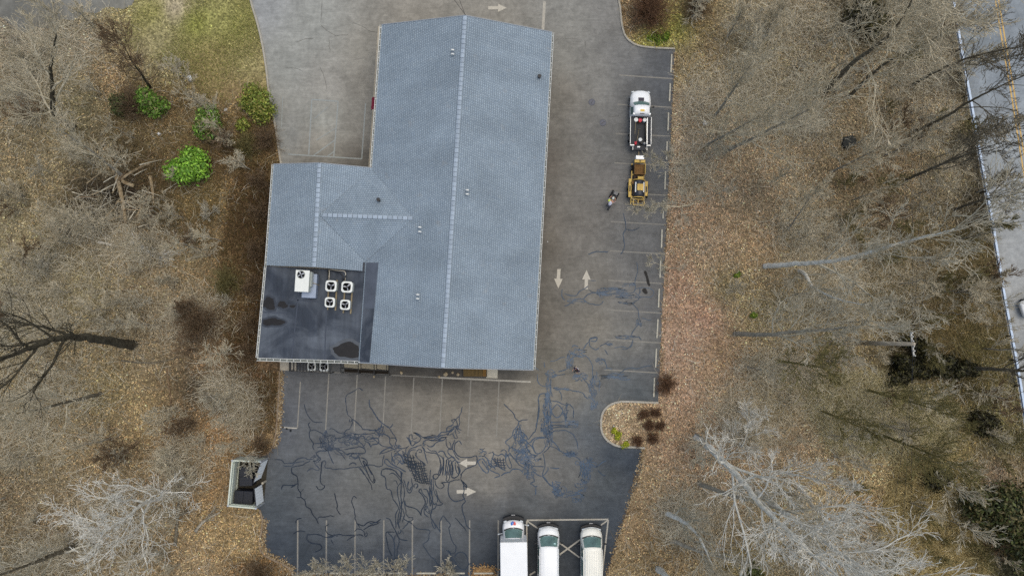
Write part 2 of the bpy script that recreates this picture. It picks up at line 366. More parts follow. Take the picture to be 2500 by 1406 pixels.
def asphalt(name, streak=.18):
    t = NT(name); t.rough(.88, .12)
    at = t.n('Attribute'); at.attribute_name = 'Col'; c = at.outputs['Color']
    co = t.n('NewGeometry').outputs['Position']
    c = t.scale(c, t.rng(t.noise(co, .35, 6, .65, .8), .3, .7, .80, 1.20))
    c = t.scale(c, t.rng(t.noise(co, 2.2, 6, .7, .5), .3, .7, .82, 1.18))
    c = t.scale(c, t.rng(t.noise(co, 26, 2, .8), .25, .75, .82, 1.18))
    mp = t.n('Mapping'); mp.inputs['Scale'].default_value = (.35, 2.4, 1); t.l(co, mp.inputs[0])
    c = t.scale(c, t.rng(t.noise(mp.outputs[0], 1.1, 6, .75, 1.5), .35, .75, 1 - streak * .6, 1 + streak))
    sp = t.rng(t.noise(co, 7, 2, .5), .72, .8, 0, .35)
    c = t.mix(sp, c, A(150, 140, 122)); t.base(c); t.bump(t.noise(co, 60, 2), .25, .01); return t.m
M_asph = asphalt('worn_asphalt'); M_road = asphalt('road_asphalt', .08)
lot = cut_sheet('parking_lot', LOT, .0, 1.0, LA, M_asph)
tag(lot, 'brown grey asphalt parking lot with dark sealed cracks around the building')
RA = [(2400,60,136,142,148),(2450,200,140,147,154),(2480,350,150,155,158),(2470,500,158,160,160),(2490,700,160,161,160),(2480,850,154,155,154),(2350,60,122,128,130)]
road = cut_sheet('road', ROAD, .004, 4.0, RA, M_road)
pave = cut_sheet('gravel_drive', PAVE, .006, 2.0, [(60,20,118,117,112),(200,10,128,127,122),(300,10,134,132,124),(120,60,112,108,98)], M_road)

# painted markings, each a part of the surface it lies on
M_paint = plain('faded_white_paint', A(176, 170, 158), .7, .2, .22, 6)
M_paint_dim = plain('worn_grey_paint', A(138, 134, 126), .75, .2, .25, 5)
M_paint_blue = plain('worn_blue_white_paint', A(150, 154, 152), .75, .2, .2, 4)
M_paint_wht = plain('arrow_white_paint', A(192, 185, 171), .7, .2, .2, 7)
M_yel = plain('yellow_road_paint', A(206, 170, 104), .7, .2, .15, 4)
def line(p, q, wd, mat, parent=lot, z=.005, name='parking_line'):
    V, F = ribbon(np.array([U2(*p), U2(*q)]), wd, 0.0); m = fast_mesh(name, V + [0, 0, z], F); m.materials.append(mat)
    return link(name, m, parent)
for p, q in [((1511.6,184),(1643.5,192.8)),((1507.4,255.2),(1640,262.8)),((1502.8,326.9),(1636,333)),((1499.5,398.2),(1629,405)),((1497,470),(1625,477)),((1492,541.2),(1627.7,549)),((1488.7,612.5),(1622.8,620)),((1485,684.4),(1616,692)),((1481.6,756.5),(1614,764)),((1477.3,828.7),(1611.4,836.9)),((1473.8,902),(1605,909.8))]:
    line(p, q, .12, M_paint_dim)
for p, q in [((733.5,932),(726,1045)),((803,911),(795,1048.4)),((872.4,914),(864.6,1052)),((941.4,918.5),(935,1040)),((1010.4,921.5),(1003.8,1056.5)),((1080,924.5),(1073.4,1058)),((1149.6,927.5),(1142.4,1064)),((1218.6,930.5),(1212,1067))]:
    line(p, q, .11, M_paint_dim)
line((680,1042),(725,1045), .11, M_paint); line((1074,921.5),(1296,932), .16, M_paint, z=.0065); line((690,903),(1073,921.3), .09, M_paint_dim, z=.0055)
for x in (727,797,867,937,1007,1077,1146.5,1216.5): line((x,1269),(x-.6,1408), .13, M_paint_dim)
for p, q in [((1286,1269),(1485,1267)),((1366,1353),(1417,1316))]: line(p, q, .14, M_paint)
for k, (p, q) in enumerate([((1485,1268.5),(1470,1400)),((1287,1271),(1313,1289)),((1366,1324),(1415,1360)),((1484,1269),(1467,1281)),((1286,1271),(1286,1420)),((1293,1403),(1307,1394)),((1470,1400),(1466,1398))]): line(p, q, .13, M_paint, z=.007 + k * .0006)
for k, (p, q) in enumerate([((690.5,237.5),(686.6,313.6)),((761.3,243.4),(753.8,377.8)),((761.3,243.4),(825.5,248)),((825.5,248),(815,382.3)),((892.7,252.4),(883.2,388.3)),((703,377),(883.2,388.3)),((765.8,380),(818,342)),((772,343),(822,312)),((800,382),(815.7,370)),((768,290),(800,262))]):
    line(p, q, .12 if k not in (7, 9, 0) else .08, M_paint_blue, z=.005 + k * .0006)
line((1329.4,4.5),(1325.5,73), .27, M_paint)
def arrow(tail, neck, tip, wd=.32, hw=.82):
    t, n, p = (np.array(U2(*a)) for a in (tail, neck, tip)); d = (p - t) / np.linalg.norm(p - t); s = np.array([-d[1], d[0]])
    mb = MB(); mb.add([(*(t + s * wd / 2), .006), (*(t - s * wd / 2), .006), (*(n - s * wd / 2), .006), (*(n + s * wd / 2), .006)], [(0, 1, 2, 3)])
    mb.add([(*(n + s * hw / 2), .006), (*(n - s * hw / 2), .006), (*p, .006)], [(0, 1, 2)])
    m = mb.mesh('painted_arrow'); fix_up(m); m.materials.append(M_paint_wht); return link('painted_arrow', m, lot)
def fix_up(me):
    bm = bmesh.new(); bm.from_mesh(me)
    for f in bm.faces:
        f.normal_update()
        if f.normal.z < 0: f.normal_flip()
    bm.to_mesh(me); bm.free()
for a in [((1192,20),(1216,20),(1237,20)),((1364.7,657),(1363.3,680.5),(1363,704)),((1430.7,706),(1431.7,682.5),(1432,659)),((1162,1130),(1140.5,1130),(1120,1130)),((1115,1199.5),(1139.5,1199.5),(1163,1199.5))]: arrow(*a)
for off in (-4, 4):
    P = smooth_path([U2(x + off, y) for x, y in [(2425,-60),(2434,0),(2452,110),(2471,220),(2490,340),(2508,450),(2530,580)]], 1.0)
    V, F = ribbon(P, .14, .010); m = fast_mesh('road_line', V, F); m.materials.append(M_yel); link('road_line', m, road)
P = smooth_path([U2(x + 7, y) for x, y in ROAD_PX[:13]], 1.0); V, F = ribbon(P, .14, .010); m = fast_mesh('road_line', V, F); m.materials.append(M_paint); link('road_line', m, road)

# ------------------------------------------------------------------ crack sealant: thin tarry ribbons wandering over the lot
SEAL = {}
SEAL['A'] = (650,940,6.39,"""590,290 600,330 615,390 650,470 700,530 760,575 880,580|690,575 660,600 665,640 690,695 670,740 680,820 720,880 735,910 725,960 750,1010|690,710 740,695 800,715 870,750 920,800 950,830|1440,40 1390,80 1310,120 1250,165 1240,230 1250,330 1260,430 1290,480 1335,520 1340,600 1300,680 1260,690 1210,740 1120,735 1060,690 1010,675 985,690|1335,530 1380,550 1440,600 1490,660 1520,690 1600,690 1680,710 1760,690 1810,640|1440,40 1480,60 1510,80|1605,220 1615,330 1650,370 1690,450 1770,560 1850,620 1917,660|1300,530 1295,570 1330,560 1335,530|950,830 980,900 960,970 1000,1000 1080,1000 1180,1020 1250,1075 1320,1060 1380,1070|960,1020 990,1090 1020,1170 1055,1225|1090,1010 1160,1060 1210,1120 1240,1165|130,1155 230,1165 290,1220 330,1215|330,1215 420,1210 470,1160 530,1140 600,1130 660,1160 720,1150|265,1255 390,1265 450,1210 530,1195 600,1185|400,1280 470,1260 550,1250 620,1210 690,1180|400,1270 390,1330 440,1390|780,1160 820,1180 850,1150 800,1100 780,1050 870,1020 930,1030 960,1000|750,1200 780,1250 830,1300 800,1325 720,1300 660,1315 640,1350|850,1406 870,1220 900,1170 930,1200 915,1280 1010,1295 1040,1315 1160,1300 1220,1305 1330,1285 1450,1275 1560,1255 1600,1240 1680,1245 1720,1265 1810,1255 1820,1170 1840,1080|1060,830 1160,820 1240,790 1340,770|1370,770 1480,765 1600,760 1700,745|1370,800 1440,810 1520,790 1540,840 1590,850 1660,830 1740,830 1750,900 1650,930 1635,965 1600,900 1550,880 1535,850|1380,820 1440,870 1500,920 1540,980|1220,1000 1300,990 1400,970 1470,960 1540,1000 1540,1050 1470,1065 1380,1060 1320,1090 1400,1140 1440,1110|1290,1250 1320,1220 1380,1205 1400,1250|1440,1100 1480,1210 1540,1310 1600,1406|1480,1130 1540,1150 1580,1200 1550,1250 1510,1200 1520,1180 1570,1240 1650,1400|1440,1290 1490,1330 1530,1400|750,910 840,905 930,900|790,975 870,960 950,950""",
  "960,870,130,160,24 1280,850,170,110,16 1500,850,200,110,10 1150,1000,200,100,8 770,1150,70,60,9 1380,1100,90,60,8 1780,750,90,60,7 960,770,60,60,4")
SEAL['B'] = (900,960,7.03,"""10,110 20,230 60,280 120,370 200,480 290,550 360,590 420,520|360,590 390,650 450,740 480,790 460,860 480,900 540,940 600,940 690,910|220,520 210,590 150,630 0,635|250,550 240,640 200,690 150,680 130,640|0,760 90,760 180,770|100,790 170,850 240,900 330,920 430,930|260,700 330,730 370,790 360,850 420,910|370,770 440,760 480,800|0,860 40,910 60,880 150,870|430,930 330,940 250,980 200,1020 190,1050|530,940 420,960 300,1010 210,1035|690,900 640,960 640,1050 610,1010 570,980|700,710 690,760 720,830 740,900 800,860 860,820 900,770 850,720 790,680 770,670 850,690 930,750 1010,770|700,720 740,700 750,770 800,780 830,750|650,750 690,790 720,880|1010,770 1100,750 1190,730 1240,670 1330,660 1400,640 1470,590 1530,560|1050,800 1130,790 1190,760 1240,720 1320,710 1400,660 1480,600|920,870 980,800 1060,800 1150,810 1260,760 1330,750|1000,880 1040,910 1090,910 1180,830 1290,800 1330,740|1330,660 1350,580 1440,550 1460,490 1500,440 1560,380 1590,310 1610,230|1440,510 1430,460 1480,440 1510,480 1520,560 1490,590|1550,390 1560,520 1530,590 1600,640|1330,750 1330,830 1350,920 1430,960 1480,1000|1350,700 1400,710 1440,690 1480,770 1530,760 1500,700 1490,620|1380,830 1410,880 1420,960|1480,790 1450,880 1440,960|1540,810 1480,870 1480,990 1530,1060 1590,1090 1680,1100 1760,1090 1850,1070 1860,1140 1840,1220 1760,1260 1660,1300 1600,1370 1580,1406|1540,810 1580,840 1590,880|1430,960 1370,960 1360,1010 1400,1060 1460,1110 1520,1170 1580,1190|1450,980 1500,1080 1560,1140|920,880 870,890 800,920 720,950 680,1000 670,1130 690,1250|820,970 740,970 700,1020 690,1130|820,1000 860,960 910,970 900,1010 850,1000|820,1000 810,1060 860,1130 930,1180 980,1230|910,900 950,980 980,1080 1010,1200|940,930 990,1000 1080,1020 1160,1030 1210,1100 1230,1200 1220,1300 1190,1406|1000,930 1060,980 1150,990 1190,1050 1260,1090 1280,1200 1250,1330 1220,1406|1190,1020 1230,990 1290,1000 1330,1080 1380,1110 1440,1080 1480,1140 1430,1180 1450,1280 1440,1406|1280,1090 1290,1210 1270,1406|1340,1130 1330,1250 1310,1406|1340,1130 1370,1140 1360,1280 1345,1406|1410,1140 1380,1180 1390,1280 1370,1406|1410,1140 1430,1250 1410,1406|1500,1160 1490,1280 1540,1390 1570,1340 1550,1250 1510,1160|420,1080 480,1050 560,1070 590,1150 590,1210 540,1180 550,1120|420,1080 410,1130 460,1210|280,1140 320,1130 380,1200 470,1250 560,1300 640,1340|280,1140 275,1190 340,1240 430,1270 520,1310 590,1380|230,1310 300,1290 400,1310 480,1350 500,1406|230,1310 210,1406|390,1000 400,1090 400,1180 450,1240 560,1290|580,990 600,1060 660,1130|490,1000 540,1060 600,1150 660,1200""",
  "470,940,120,60,10 180,660,90,90,9 520,1120,140,110,9 1150,760,200,50,7 1450,650,120,110,8 980,850,50,60,4 770,850,60,60,4")
SEAL['C'] = (900,1120,5.02,"""165,130 215,115 300,130 360,190 410,250|165,130 155,190 205,230 220,360 270,380 300,490 355,565 365,610 335,670 330,760 335,850|250,190 290,170 340,200 380,250 400,290 360,330 355,420 370,500 385,600 365,700 350,800|300,265 340,270 355,320|410,160 405,240 430,330 440,420 430,490 400,580 400,680 380,780|395,150 400,300 395,450 405,600 390,700 365,780 380,850|440,500 460,570 520,590 580,610 630,660 645,690 650,620 690,560 690,500 650,430 615,390 640,360|430,510 450,600 465,680 500,715 540,715 535,750 480,760 440,740 420,690|410,780 430,720 440,690 415,600|430,250 460,340 480,400 510,410 540,360 530,270 520,230|490,270 480,360 510,380 525,330|560,350 555,315 590,300 605,330 575,360|640,360 670,430 720,480 710,560 680,610 690,680 740,710|670,370 710,370 740,440 750,520 760,580|750,330 750,430 770,520 780,600 760,680 770,750|765,240 775,380 780,500 800,560 830,540 815,600 770,620|790,200 800,380 840,470 845,530|760,130 750,250 760,380 790,500|820,370 850,470 880,530 910,545 870,565 830,555|765,720 800,780 825,840 795,840 770,760|770,740 830,820 865,870 880,900|815,250 820,310 850,350 890,360 925,330 910,300 885,290 920,290|890,290 980,280 1050,260 1120,250|875,0 890,100 870,190 820,245 790,200 840,180 860,200|915,0 915,120 905,190|955,0 945,120 960,200 950,260 980,260 1000,160 1000,60|1010,40 1030,130 1020,220 1090,215 1110,150 1090,80|1130,240 1170,320 1205,350 1200,330 1150,270|1160,150 1140,180 1130,240|1160,320 1170,390 1155,440 1185,520 1150,560 1150,640 1180,720 1200,810 1250,860|990,280 975,380 990,460 1040,510 1120,510 1180,480|1060,715 1100,760 1160,830 1200,885|540,800 600,850 740,870 740,930 725,1000 670,1040 690,1090 750,1180 810,1230 860,1300 940,1315 1010,1280 1020,1220 1000,1160 950,1110|915,690 880,750 870,820 880,900|915,690 950,740 1000,800 985,850 1000,930 1030,1020 1070,1070 1060,1140 1020,1160 970,1110|1020,1210 1070,1270 1110,1330 1180,1350 1225,1290 1200,1190 1150,1140 1090,1150 1050,1200|1230,1290 1260,1280 1320,1340|210,720 260,740 300,830 340,900 360,950 410,990 480,995|330,890 270,895 215,900 225,1010 250,1110 290,1190|240,905 300,970 320,1100 320,1200|330,930 310,1000|350,920 375,1000 350,1120 350,1200 310,1220 320,1240|340,1210 380,1250 410,1300 480,1330|375,880 360,900 380,910 400,880 385,865|410,860 470,800 490,770 545,800|410,870 430,920""",
  "730,630,50,55,6 500,100,60,60,4")
SEAL['D'] = (650,1120,5.02,"""310,110 320,180 375,210 390,300 390,370 420,410 430,470 470,500 490,580 540,610 560,660 610,730 640,790|385,300 330,320 240,320 200,330 185,375|370,310 300,350|430,400 460,365|370,475 430,470|470,500 490,480|630,740 650,710 720,710 790,695 830,710|360,790 370,750 410,725 435,725|325,920 400,880 480,885|770,800 730,820 730,880 770,920 840,940|500,930 600,920 680,940 740,960 820,940 890,920 960,935 1080,930 1170,930 1190,950|505,930 500,985 560,1030 640,1040 680,1070 660,1110 590,1140|790,980 830,1050|990,1000 1030,965 1090,940|1085,890 1110,855 1160,860 1200,900 1210,950 1240,930 1230,900 1205,930|840,415 850,490 870,560 870,620 910,680|1110,480 1080,455 1055,480 1050,540 1080,620 1090,720 1110,780 1150,840|1120,790 1190,820 1240,775 1300,765 1340,775 1406,735|1190,865 1260,820 1330,800 1390,770|680,30 665,270 715,330 700,360 650,375 610,330|1150,110 1220,210 1280,310 1300,380|1190,40 1250,190 1300,280 1320,240 1310,190 1240,90|1330,240 1330,290 1300,290""", "820,945,60,30,4 1320,785,60,18,4")
SEAL['E'] = (1140,960,5.407,"""485,135 530,180 610,260 640,320 685,365 740,350 805,345|685,370 680,410 650,450 610,500 600,560 510,640 560,700 550,770|660,450 700,480 760,540 800,590 770,630 740,600 710,520|810,610 870,530 910,480 930,340 950,150 940,80 970,0|780,660 840,640 900,585 960,580 1050,570|1050,590 960,590 900,610 870,670 890,750 930,800 1000,760 1050,680|1100,560 1140,500 1220,490 1300,490 1400,540 1450,640 1470,740|1120,620 1180,680 1230,760|1100,690 1200,740 1320,800 1450,840 1500,890|1000,780 1020,870 1030,960 1000,1080 1060,1170 1130,1230 1200,1290|880,960 960,960 1020,965|1090,980 1160,985 1220,990|880,1040 950,1080 1010,1080 1070,1010 1060,970|190,860 150,890 160,940 230,1030 285,1040 270,960 220,870 190,860|200,890 250,970 280,1010|150,830 230,830 280,880 290,950 340,970 400,960|280,790 350,780 340,850 320,930 380,1000|330,970 300,1000 360,1040 420,1060 430,1090 360,1115|450,1090 500,1050 560,1040 600,1000 680,1000 740,1040|440,770 490,740 530,790 510,850 520,930 570,990 590,960 560,880 540,800|560,780 640,880 700,950 760,980|740,600 780,700 830,790 940,820|760,650 800,730 850,800 920,830|790,650 860,700 900,780 940,800|870,1090 890,1160 840,1180 900,1230 930,1215|910,1240 905,1340|1110,380 1200,380 1280,370|1110,420 1220,420 1330,430|1110,460 1230,440 1340,450|1120,100 1200,110 1280,150 1360,150 1410,210|1190,140 1265,230 1190,320 1115,230 1190,140|1290,250 1300,330|1410,210 1400,330|1100,690 1060,740 1010,780|340,760 360,800 410,820 470,800 520,860|320,850 380,900 450,990 510,1010""",
  "690,560,55,110,22 760,830,90,80,24 820,1010,70,90,24 1060,200,45,170,24 1050,430,65,100,26 1080,600,45,80,14 1380,800,70,30,10 1560,980,60,100,14 1400,420,55,35,8 1300,240,35,100,8 930,860,45,30,6 1220,1290,60,45,10 215,770,45,45,7 600,800,70,70,8 330,900,50,60,5 700,700,90,90,14")
SEAL['F'] = (1280,820,5.406,"""540,280 480,290 400,330 340,335|630,150 640,130 680,125 710,150|780,170 830,100 860,70 870,40 960,30 940,70 870,60|860,80 870,140 950,180 990,150|1000,130 1080,100 1150,110|170,500 180,600 220,650 290,670|130,380 150,420 190,450|300,760 230,760 190,800 190,880 200,960 180,1100 150,1200|390,670 440,700 560,700 640,720 770,750 800,800 850,830|460,720 490,780 490,850|400,530 480,510 540,500|350,560 350,700 370,800|260,340 270,420|800,250 850,300 890,360 900,450 900,600|740,260 680,270 630,290 590,350 570,420 530,450 450,470|880,580 920,530 960,510 950,470|1230,530 1290,470 1380,420 1480,430 1600,400 1680,390|1050,440 1120,420 1160,450|770,560 830,620 880,690|970,320 1040,310 1080,370 1090,440|1210,540 1300,580 1400,570|1420,70 1420,120 1380,160 1280,140 1190,160|1060,180 1110,250""",
  "720,220,100,45,16 600,320,45,90,12 350,500,60,45,12 320,700,35,140,14 740,550,75,50,14 930,660,60,110,20 910,850,50,100,14 1180,540,150,40,14 620,1160,80,40,8 1000,320,50,40,5 1110,100,40,25,4 480,700,90,20,4")
SEAL['G'] = (1340,640,6.39,"""1365,0 1385,60 1380,160 1345,290 1350,400 1330,460 1290,480 1200,490 1080,490|1340,420 1420,400 1520,400 1600,420 1640,470 1600,540 1480,540 1410,530 1380,500 1340,470|1415,410 1420,470 1400,510|1420,530 1390,590 1330,620 1310,650 1350,690 1390,750 1400,830 1410,920 1370,1000 1310,1080 1270,1170|1440,875 1500,880 1550,905 1600,895|210,420 200,520 250,600|240,490 330,520 430,520 480,450 550,420 610,370|240,690 330,650 390,590 470,575 540,570 600,510 680,480 800,470 950,460|330,640 400,650|540,580 600,630 700,660 800,660 850,600|640,290 740,290|620,430 700,470 800,460|630,1250 640,1190 720,1170 760,1180 740,1210|1340,1170 1400,1170 1440,1210|1310,1200 1300,1270 1220,1350 1130,1350|790,1310 870,1270 940,1230""",
  "830,470,80,60,10 1000,460,200,50,20 1250,360,80,40,7 1250,540,160,25,8 1400,960,40,60,6 1190,1170,140,25,8 1180,640,130,20,5 440,600,120,30,5")
SEAL['H'] = (1300,1040,6.39,"""1030,620 1080,570 1160,530|1020,680 1060,730 1110,770 1150,760|170,780 230,860 260,910 340,950|600,1090 700,1030 780,980""", "850,600,130,90,12 810,760,70,130,10 760,930,80,80,9 430,1010,90,90,10 370,910,60,60,6 640,1100,140,70,10 560,420,90,40,8")
SEAL['I'] = (1420,180,3.057,"""310,1040 325,1100 330,1160 310,1200 320,1290 290,1350|330,1160 380,1170 430,1150|50,1350 100,1330 200,1330""", "")
VS, FS, CS = [], [], []; off = 0; nrib = 0
def add_rib(P, wd, col, zb=.0125):
    global off, nrib
    n = len(P)
    wv = wd * (1 + .25 * np.sin(np.arange(n) * .9 + nrib) * RNG.uniform(.3, 1))
    wv[0] *= .4; wv[-1] *= .4
    V, F = ribbon(P, wv, zb + nrib * 1.2e-5); VS.append(V); FS.append(F + off); off += len(V); nrib += 1
    CS.append(np.tile(np.array(col)[None], (len(V), 1)) * RNG.uniform(.85, 1.2))
SEALC = {'A': (58,66,78), 'B': (62,71,84), 'C': (52,61,73), 'D': (42,50,62), 'E': (72,84,99), 'F': (86,97,110), 'G': (84,93,104), 'H': (72,85,101), 'I': (76,86,98)}
for key, (ox, oy, sc, paths, cl) in SEAL.items():
    col = A(*SEALC[key]); 
    for s in paths.split('|'):
        pts = [tuple(map(float, q.split(','))) for q in s.split()]
        P = smooth_path(UN([(ox + x / sc, oy + y / sc) for x, y in pts]), .13)
        P = P + RNG.normal(0, .012, P.shape)
        add_rib(P, RNG.uniform(.07, .10), col)
    for s in cl.split():
        x, y, rx, ry, n = map(float, s.split(',')); rx *= 1.0 if key in 'ABCD' else 1.3; ry *= 1.0 if key in 'ABCD' else 1.25; n = math.ceil(n * (.5 if key in 'ABCD' else .62))
        for k in range(int(n)):
            m = RND.randint(5, 9); a0 = RND.uniform(0, 6.28); q = []
            cx, cy = RND.uniform(-.4, .4), RND.uniform(-.4, .4)
            for i in range(m):
                a0 += RND.uniform(-1.2, 1.2); st = RND.uniform(.3, .65)
                cx += st * math.cos(a0); cy += st * math.sin(a0); rr_ = math.hypot(cx, cy)
                if rr_ > .8: a0 = math.atan2(-cy, -cx) + RND.uniform(-.9, .9)
                if rr_ > 1.1: cx /= rr_ / 1.05; cy /= rr_ / 1.05
                q.append((ox + (x + cx * rx) / sc, oy + (y + cy * ry) / sc))
            add_rib(smooth_path(UN(q), .13), RNG.uniform(.038, .056), np.array(col) * 1.25)
def patch(ox, oy, sc, c00, c10, c11, c01, nu, nv, col):
    c = [np.array(p, float) for p in (c00, c10, c11, c01)]
    f = lambda u, v: (c[0] * (1 - u) * (1 - v) + c[1] * u * (1 - v) + c[2] * u * v + c[3] * (1 - u) * v)
    for k in range(nu):
        u = (k + .5) / nu; P = [f(u + RND.uniform(-.05, .05), v) for v in np.linspace(-.06, 1.05, 7)]; add_rib(smooth_path(UN([(ox + p[0] / sc, oy + p[1] / sc) for p in P]), .13), .08, A(*col))
    for k in range(nv):
        v = (k + .5) / nv; P = [f(u, v + RND.uniform(-.04, .04) + .06 * math.sin(u * 3.1)) for u in np.linspace(-.06, 1.05, 7)]; add_rib(smooth_path(UN([(ox + p[0] / sc, oy + p[1] / sc) for p in P]), .13), .08, A(*col))
patch(900,1120,5.02,(480,20),(680,40),(745,310),(570,270),7,9,(48,55,64))
patch(900,1120,5.02,(420,-60),(560,-40),(600,120),(470,110),4,4,(48,55,64))
patch(1140,960,5.407,(350,850),(490,860),(515,1000),(370,960),4,4,(60,68,80))
add_rib(smooth_path(UN([(1340+x/6.39, 640+y/6.39) for x, y in [(1495,135),(1515,190),(1535,250),(1550,320),(1572,372)]]), .1), .24, A(52,50,48))
add_rib(smooth_path(UN([(1340+x/6.39, 640+y/6.39) for x, y in [(1480,410),(1495,450),(1530,492)]]), .1), .36, A(52,50,48))
for p in [(690.5,1042.5),(700,1046),(709.5,1051)]: add_rib(smooth_path(UN([(p[0]-2.5,p[1]-1),(p[0],p[1]),(p[0]+2.5,p[1]+1)]), .03), .16, A(24,26,30))
me = fast_mesh('crack_sealant', np.concatenate(VS), np.concatenate(FS), np.concatenate(CS))
me.materials.append(attr_mat('tar_sealant', .75, (20, .85, 1.15), (1.0, .85, 1.15), .1)); o = link('crack_sealant', me, lot); o['kind'] = 'stuff'
# fine natural cracks
VS, FS, CS = [], [], []; off = 0
for ox, oy, sc, paths in [(600,0,3.348,"625,0 620,100 612,190|612,205 680,265 740,290 840,290|680,320 685,380 690,430|870,190 950,215 1000,250 1070,265|600,540 650,650 660,740|400,350 500,320 560,315|880,490 960,480|820,435 880,435|330,560 400,560 470,585"),
                          (1100,0,3.348,"840,350 890,305|900,315 970,320 1040,320|1180,300 1220,280|1200,60 1220,85|1290,960 1380,950|1100,330 1110,400"),(1280,820,5.406,"200,80 340,60|150,270 270,290")]:
    for s in paths.split('|'):
        P = smooth_path(UN([(ox + float(q.split(',')[0]) / sc, oy + float(q.split(',')[1]) / sc) for q in s.split()]), .25); P += RNG.normal(0, .03, P.shape); add_rib(P, .022, A(96,94,90), .009)
me = fast_mesh('pavement_cracks', np.concatenate(VS), np.concatenate(FS), np.concatenate(CS)); me.materials.append(MATS['tar_sealant']); o = link('pavement_cracks', me, lot); o['kind'] = 'stuff'

# ------------------------------------------------------------------ kerbs
M_kerb = plain('granite_kerb', A(172, 166, 154), .85, .2, .2, 4, bump=.3)
def kerb(px, label, wd=.18, h=.13, mat=None):
    P = smooth_path(UN(px), .5); n = len(P); T = np.gradient(P, axis=0); T /= np.linalg.norm(T, axis=1, keepdims=True); N = np.stack([-T[:, 1], T[:, 0]], 1)
    rings = []
    for k in range(n):
        a, b = P[k] + N[k] * wd / 2, P[k] - N[k] * wd / 2
        rings.append([(*a, -.08), (*a, h - .02), (*(a - N[k] * .02), h), (*(b + N[k] * .02), h), (*b, h - .02), (*b, -.08)])
    o = obj('kerb', MB().loft(rings), mat or M_kerb); struct(o, label); return o
kerb([(597,-90),(612,0),(628,55),(640,105),(650,165),(657,225),(672,305),(684,385),(689,412)], 'long pale kerb between the lawn and the upper lot')
kerb([(1500,-90),(1508,-10),(1514,20),(1517,55),(1524,84),(1538,102),(1560,113),(1600,118),(1647,120)], 'curved kerb round the top island with the red brown bush')
kerb([(1607,983),(1560,981),(1516,980),(1493,986),(1478,997),(1469,1014),(1467,1042),(1474,1064),(1490,1080),(1512,1089),(1545,1091),(1574,1093)], 'white kerb round the rounded planting island', .2)
kerb([(683,906),(680,975),(675,1045),(668,1085),(656,1104),(640,1111),(606,1109)], 'thin brown kerb along the left edge of the lower lot', .14, .1, plain('brown_kerb', A(138, 122, 104), .9, .2, .25, 4))
kerb([(634,1244),(641,1268),(638,1300),(633,1325),(639,1347),(658,1362),(688,1375),(708,1388),(718,1410),(722,1425)], 'winding kerb below the dumpster enclosure', .16, .1, MATS['brown_kerb'])
# ------------------------------------------------------------------ building
ZE, ZR, ZW, ZF = 3.9, 6.5, 5.3, 3.82
M_wall = plain('cream_stucco', A(186, 176, 158), .85, .2, .1, 2, bump=.2)
M_trim = plain('white_aluminium', A(226, 226, 220), .5, .4, .06, 3)
M_conc = plain('pale_concrete', A(180, 170, 152), .9, .2, .2, 2.5, bump=.3)
M_dark = plain('dark_metal', A(38, 38, 42), .5, .4, .15, 4)
M_black = plain('black_steel', A(22, 22, 24), .5, .4, .1, 4)
def shingle_mat():
    t = NT('blue_grey_shingles'); t.rough(.9, .2); uv = t.coord('UV')
    br = t.n('TexBrick'); br.offset = .5; br.inputs['Scale'].default_value = 1.0
    br.inputs['Color1'].default_value = (*A(164, 178, 189), 1); br.inputs['Color2'].default_value = (*A(146, 160, 172), 1); br.inputs['Mortar'].default_value = (*A(118, 129, 140), 1)
    br.inputs['Mortar Size'].default_value = .03; br.inputs['Mortar Smooth'].default_value = .2; br.inputs['Bias'].default_value = .15
    br.inputs['Brick Width'].default_value = .15; br.inputs['Row Height'].default_value = .19
    t.l(uv, br.inputs['Vector'])
    mp = t.n('Mapping'); mp.inputs['Scale'].default_value = (.5, .06, 1); t.l(uv, mp.inputs[0])
    c = t.scale(br.outputs['Color'], t.rng(t.noise(uv, .22, 6, .65), .3, .7, .84, 1.13)); c = t.scale(c, t.rng(t.noise(mp.outputs[0], 1.0, 4, .6), .35, .7, .93, 1.07))
    c = t.scale(c, t.rng(t.noise(uv, 9, 2, .7), .25, .75, .86, 1.14))
    bl = t.rng(t.noise(uv, 1.6, 4, .65), .55, .75, 0, .16)
    c = t.mix(bl, c, A(124, 146, 172)); 
    rst = t.rng(t.noise(uv, .9, 3, .6), .62, .78, 0, .18); c = t.mix(rst, c, A(158, 142, 120))
    t.base(c); inv = t.rng(br.outputs['Fac'], 0, 1, 1, 0); t.bump(inv, .5, .02); return t.m
M_shin = shingle_mat()
def ridge_mat():
    t = NT('ridge_cap_shingle'); t.rough(.9, .2); oi = t.n('ObjectInfo')
    t.base(t.scale(t.scale(t.rgb(A(162, 174, 187)), t.rng(oi.outputs['Random'], 0, 1, .88, 1.12)), t.rng(t.noise(t.coord(), 9, 3), .25, .75, .9, 1.1))); return t.m
M_cap = ridge_mat()
def memb_mat():
    t = NT('dark_roof_membrane'); t.rough(.7, .15); co = t.n('NewGeometry').outputs['Position']
    f = t.rng(t.noise(co, .33, 5, .6, .7), .40, .68, 0, 1)
    c = t.mix(f, A(58, 64, 74), A(94, 100, 109))
    mp = t.n('Mapping'); mp.inputs['Scale'].default_value = (2.2, .25, 1); t.l(co, mp.inputs[0])
    c = t.scale(c, t.rng(t.noise(mp.outputs[0], .9, 4, .6), .3, .7, .8, 1.2)); c = t.scale(c, t.rng(t.noise(co, 14, 3, .7), .25, .75, .9, 1.1))
    t.base(c); return t.m
M_memb = memb_mat()

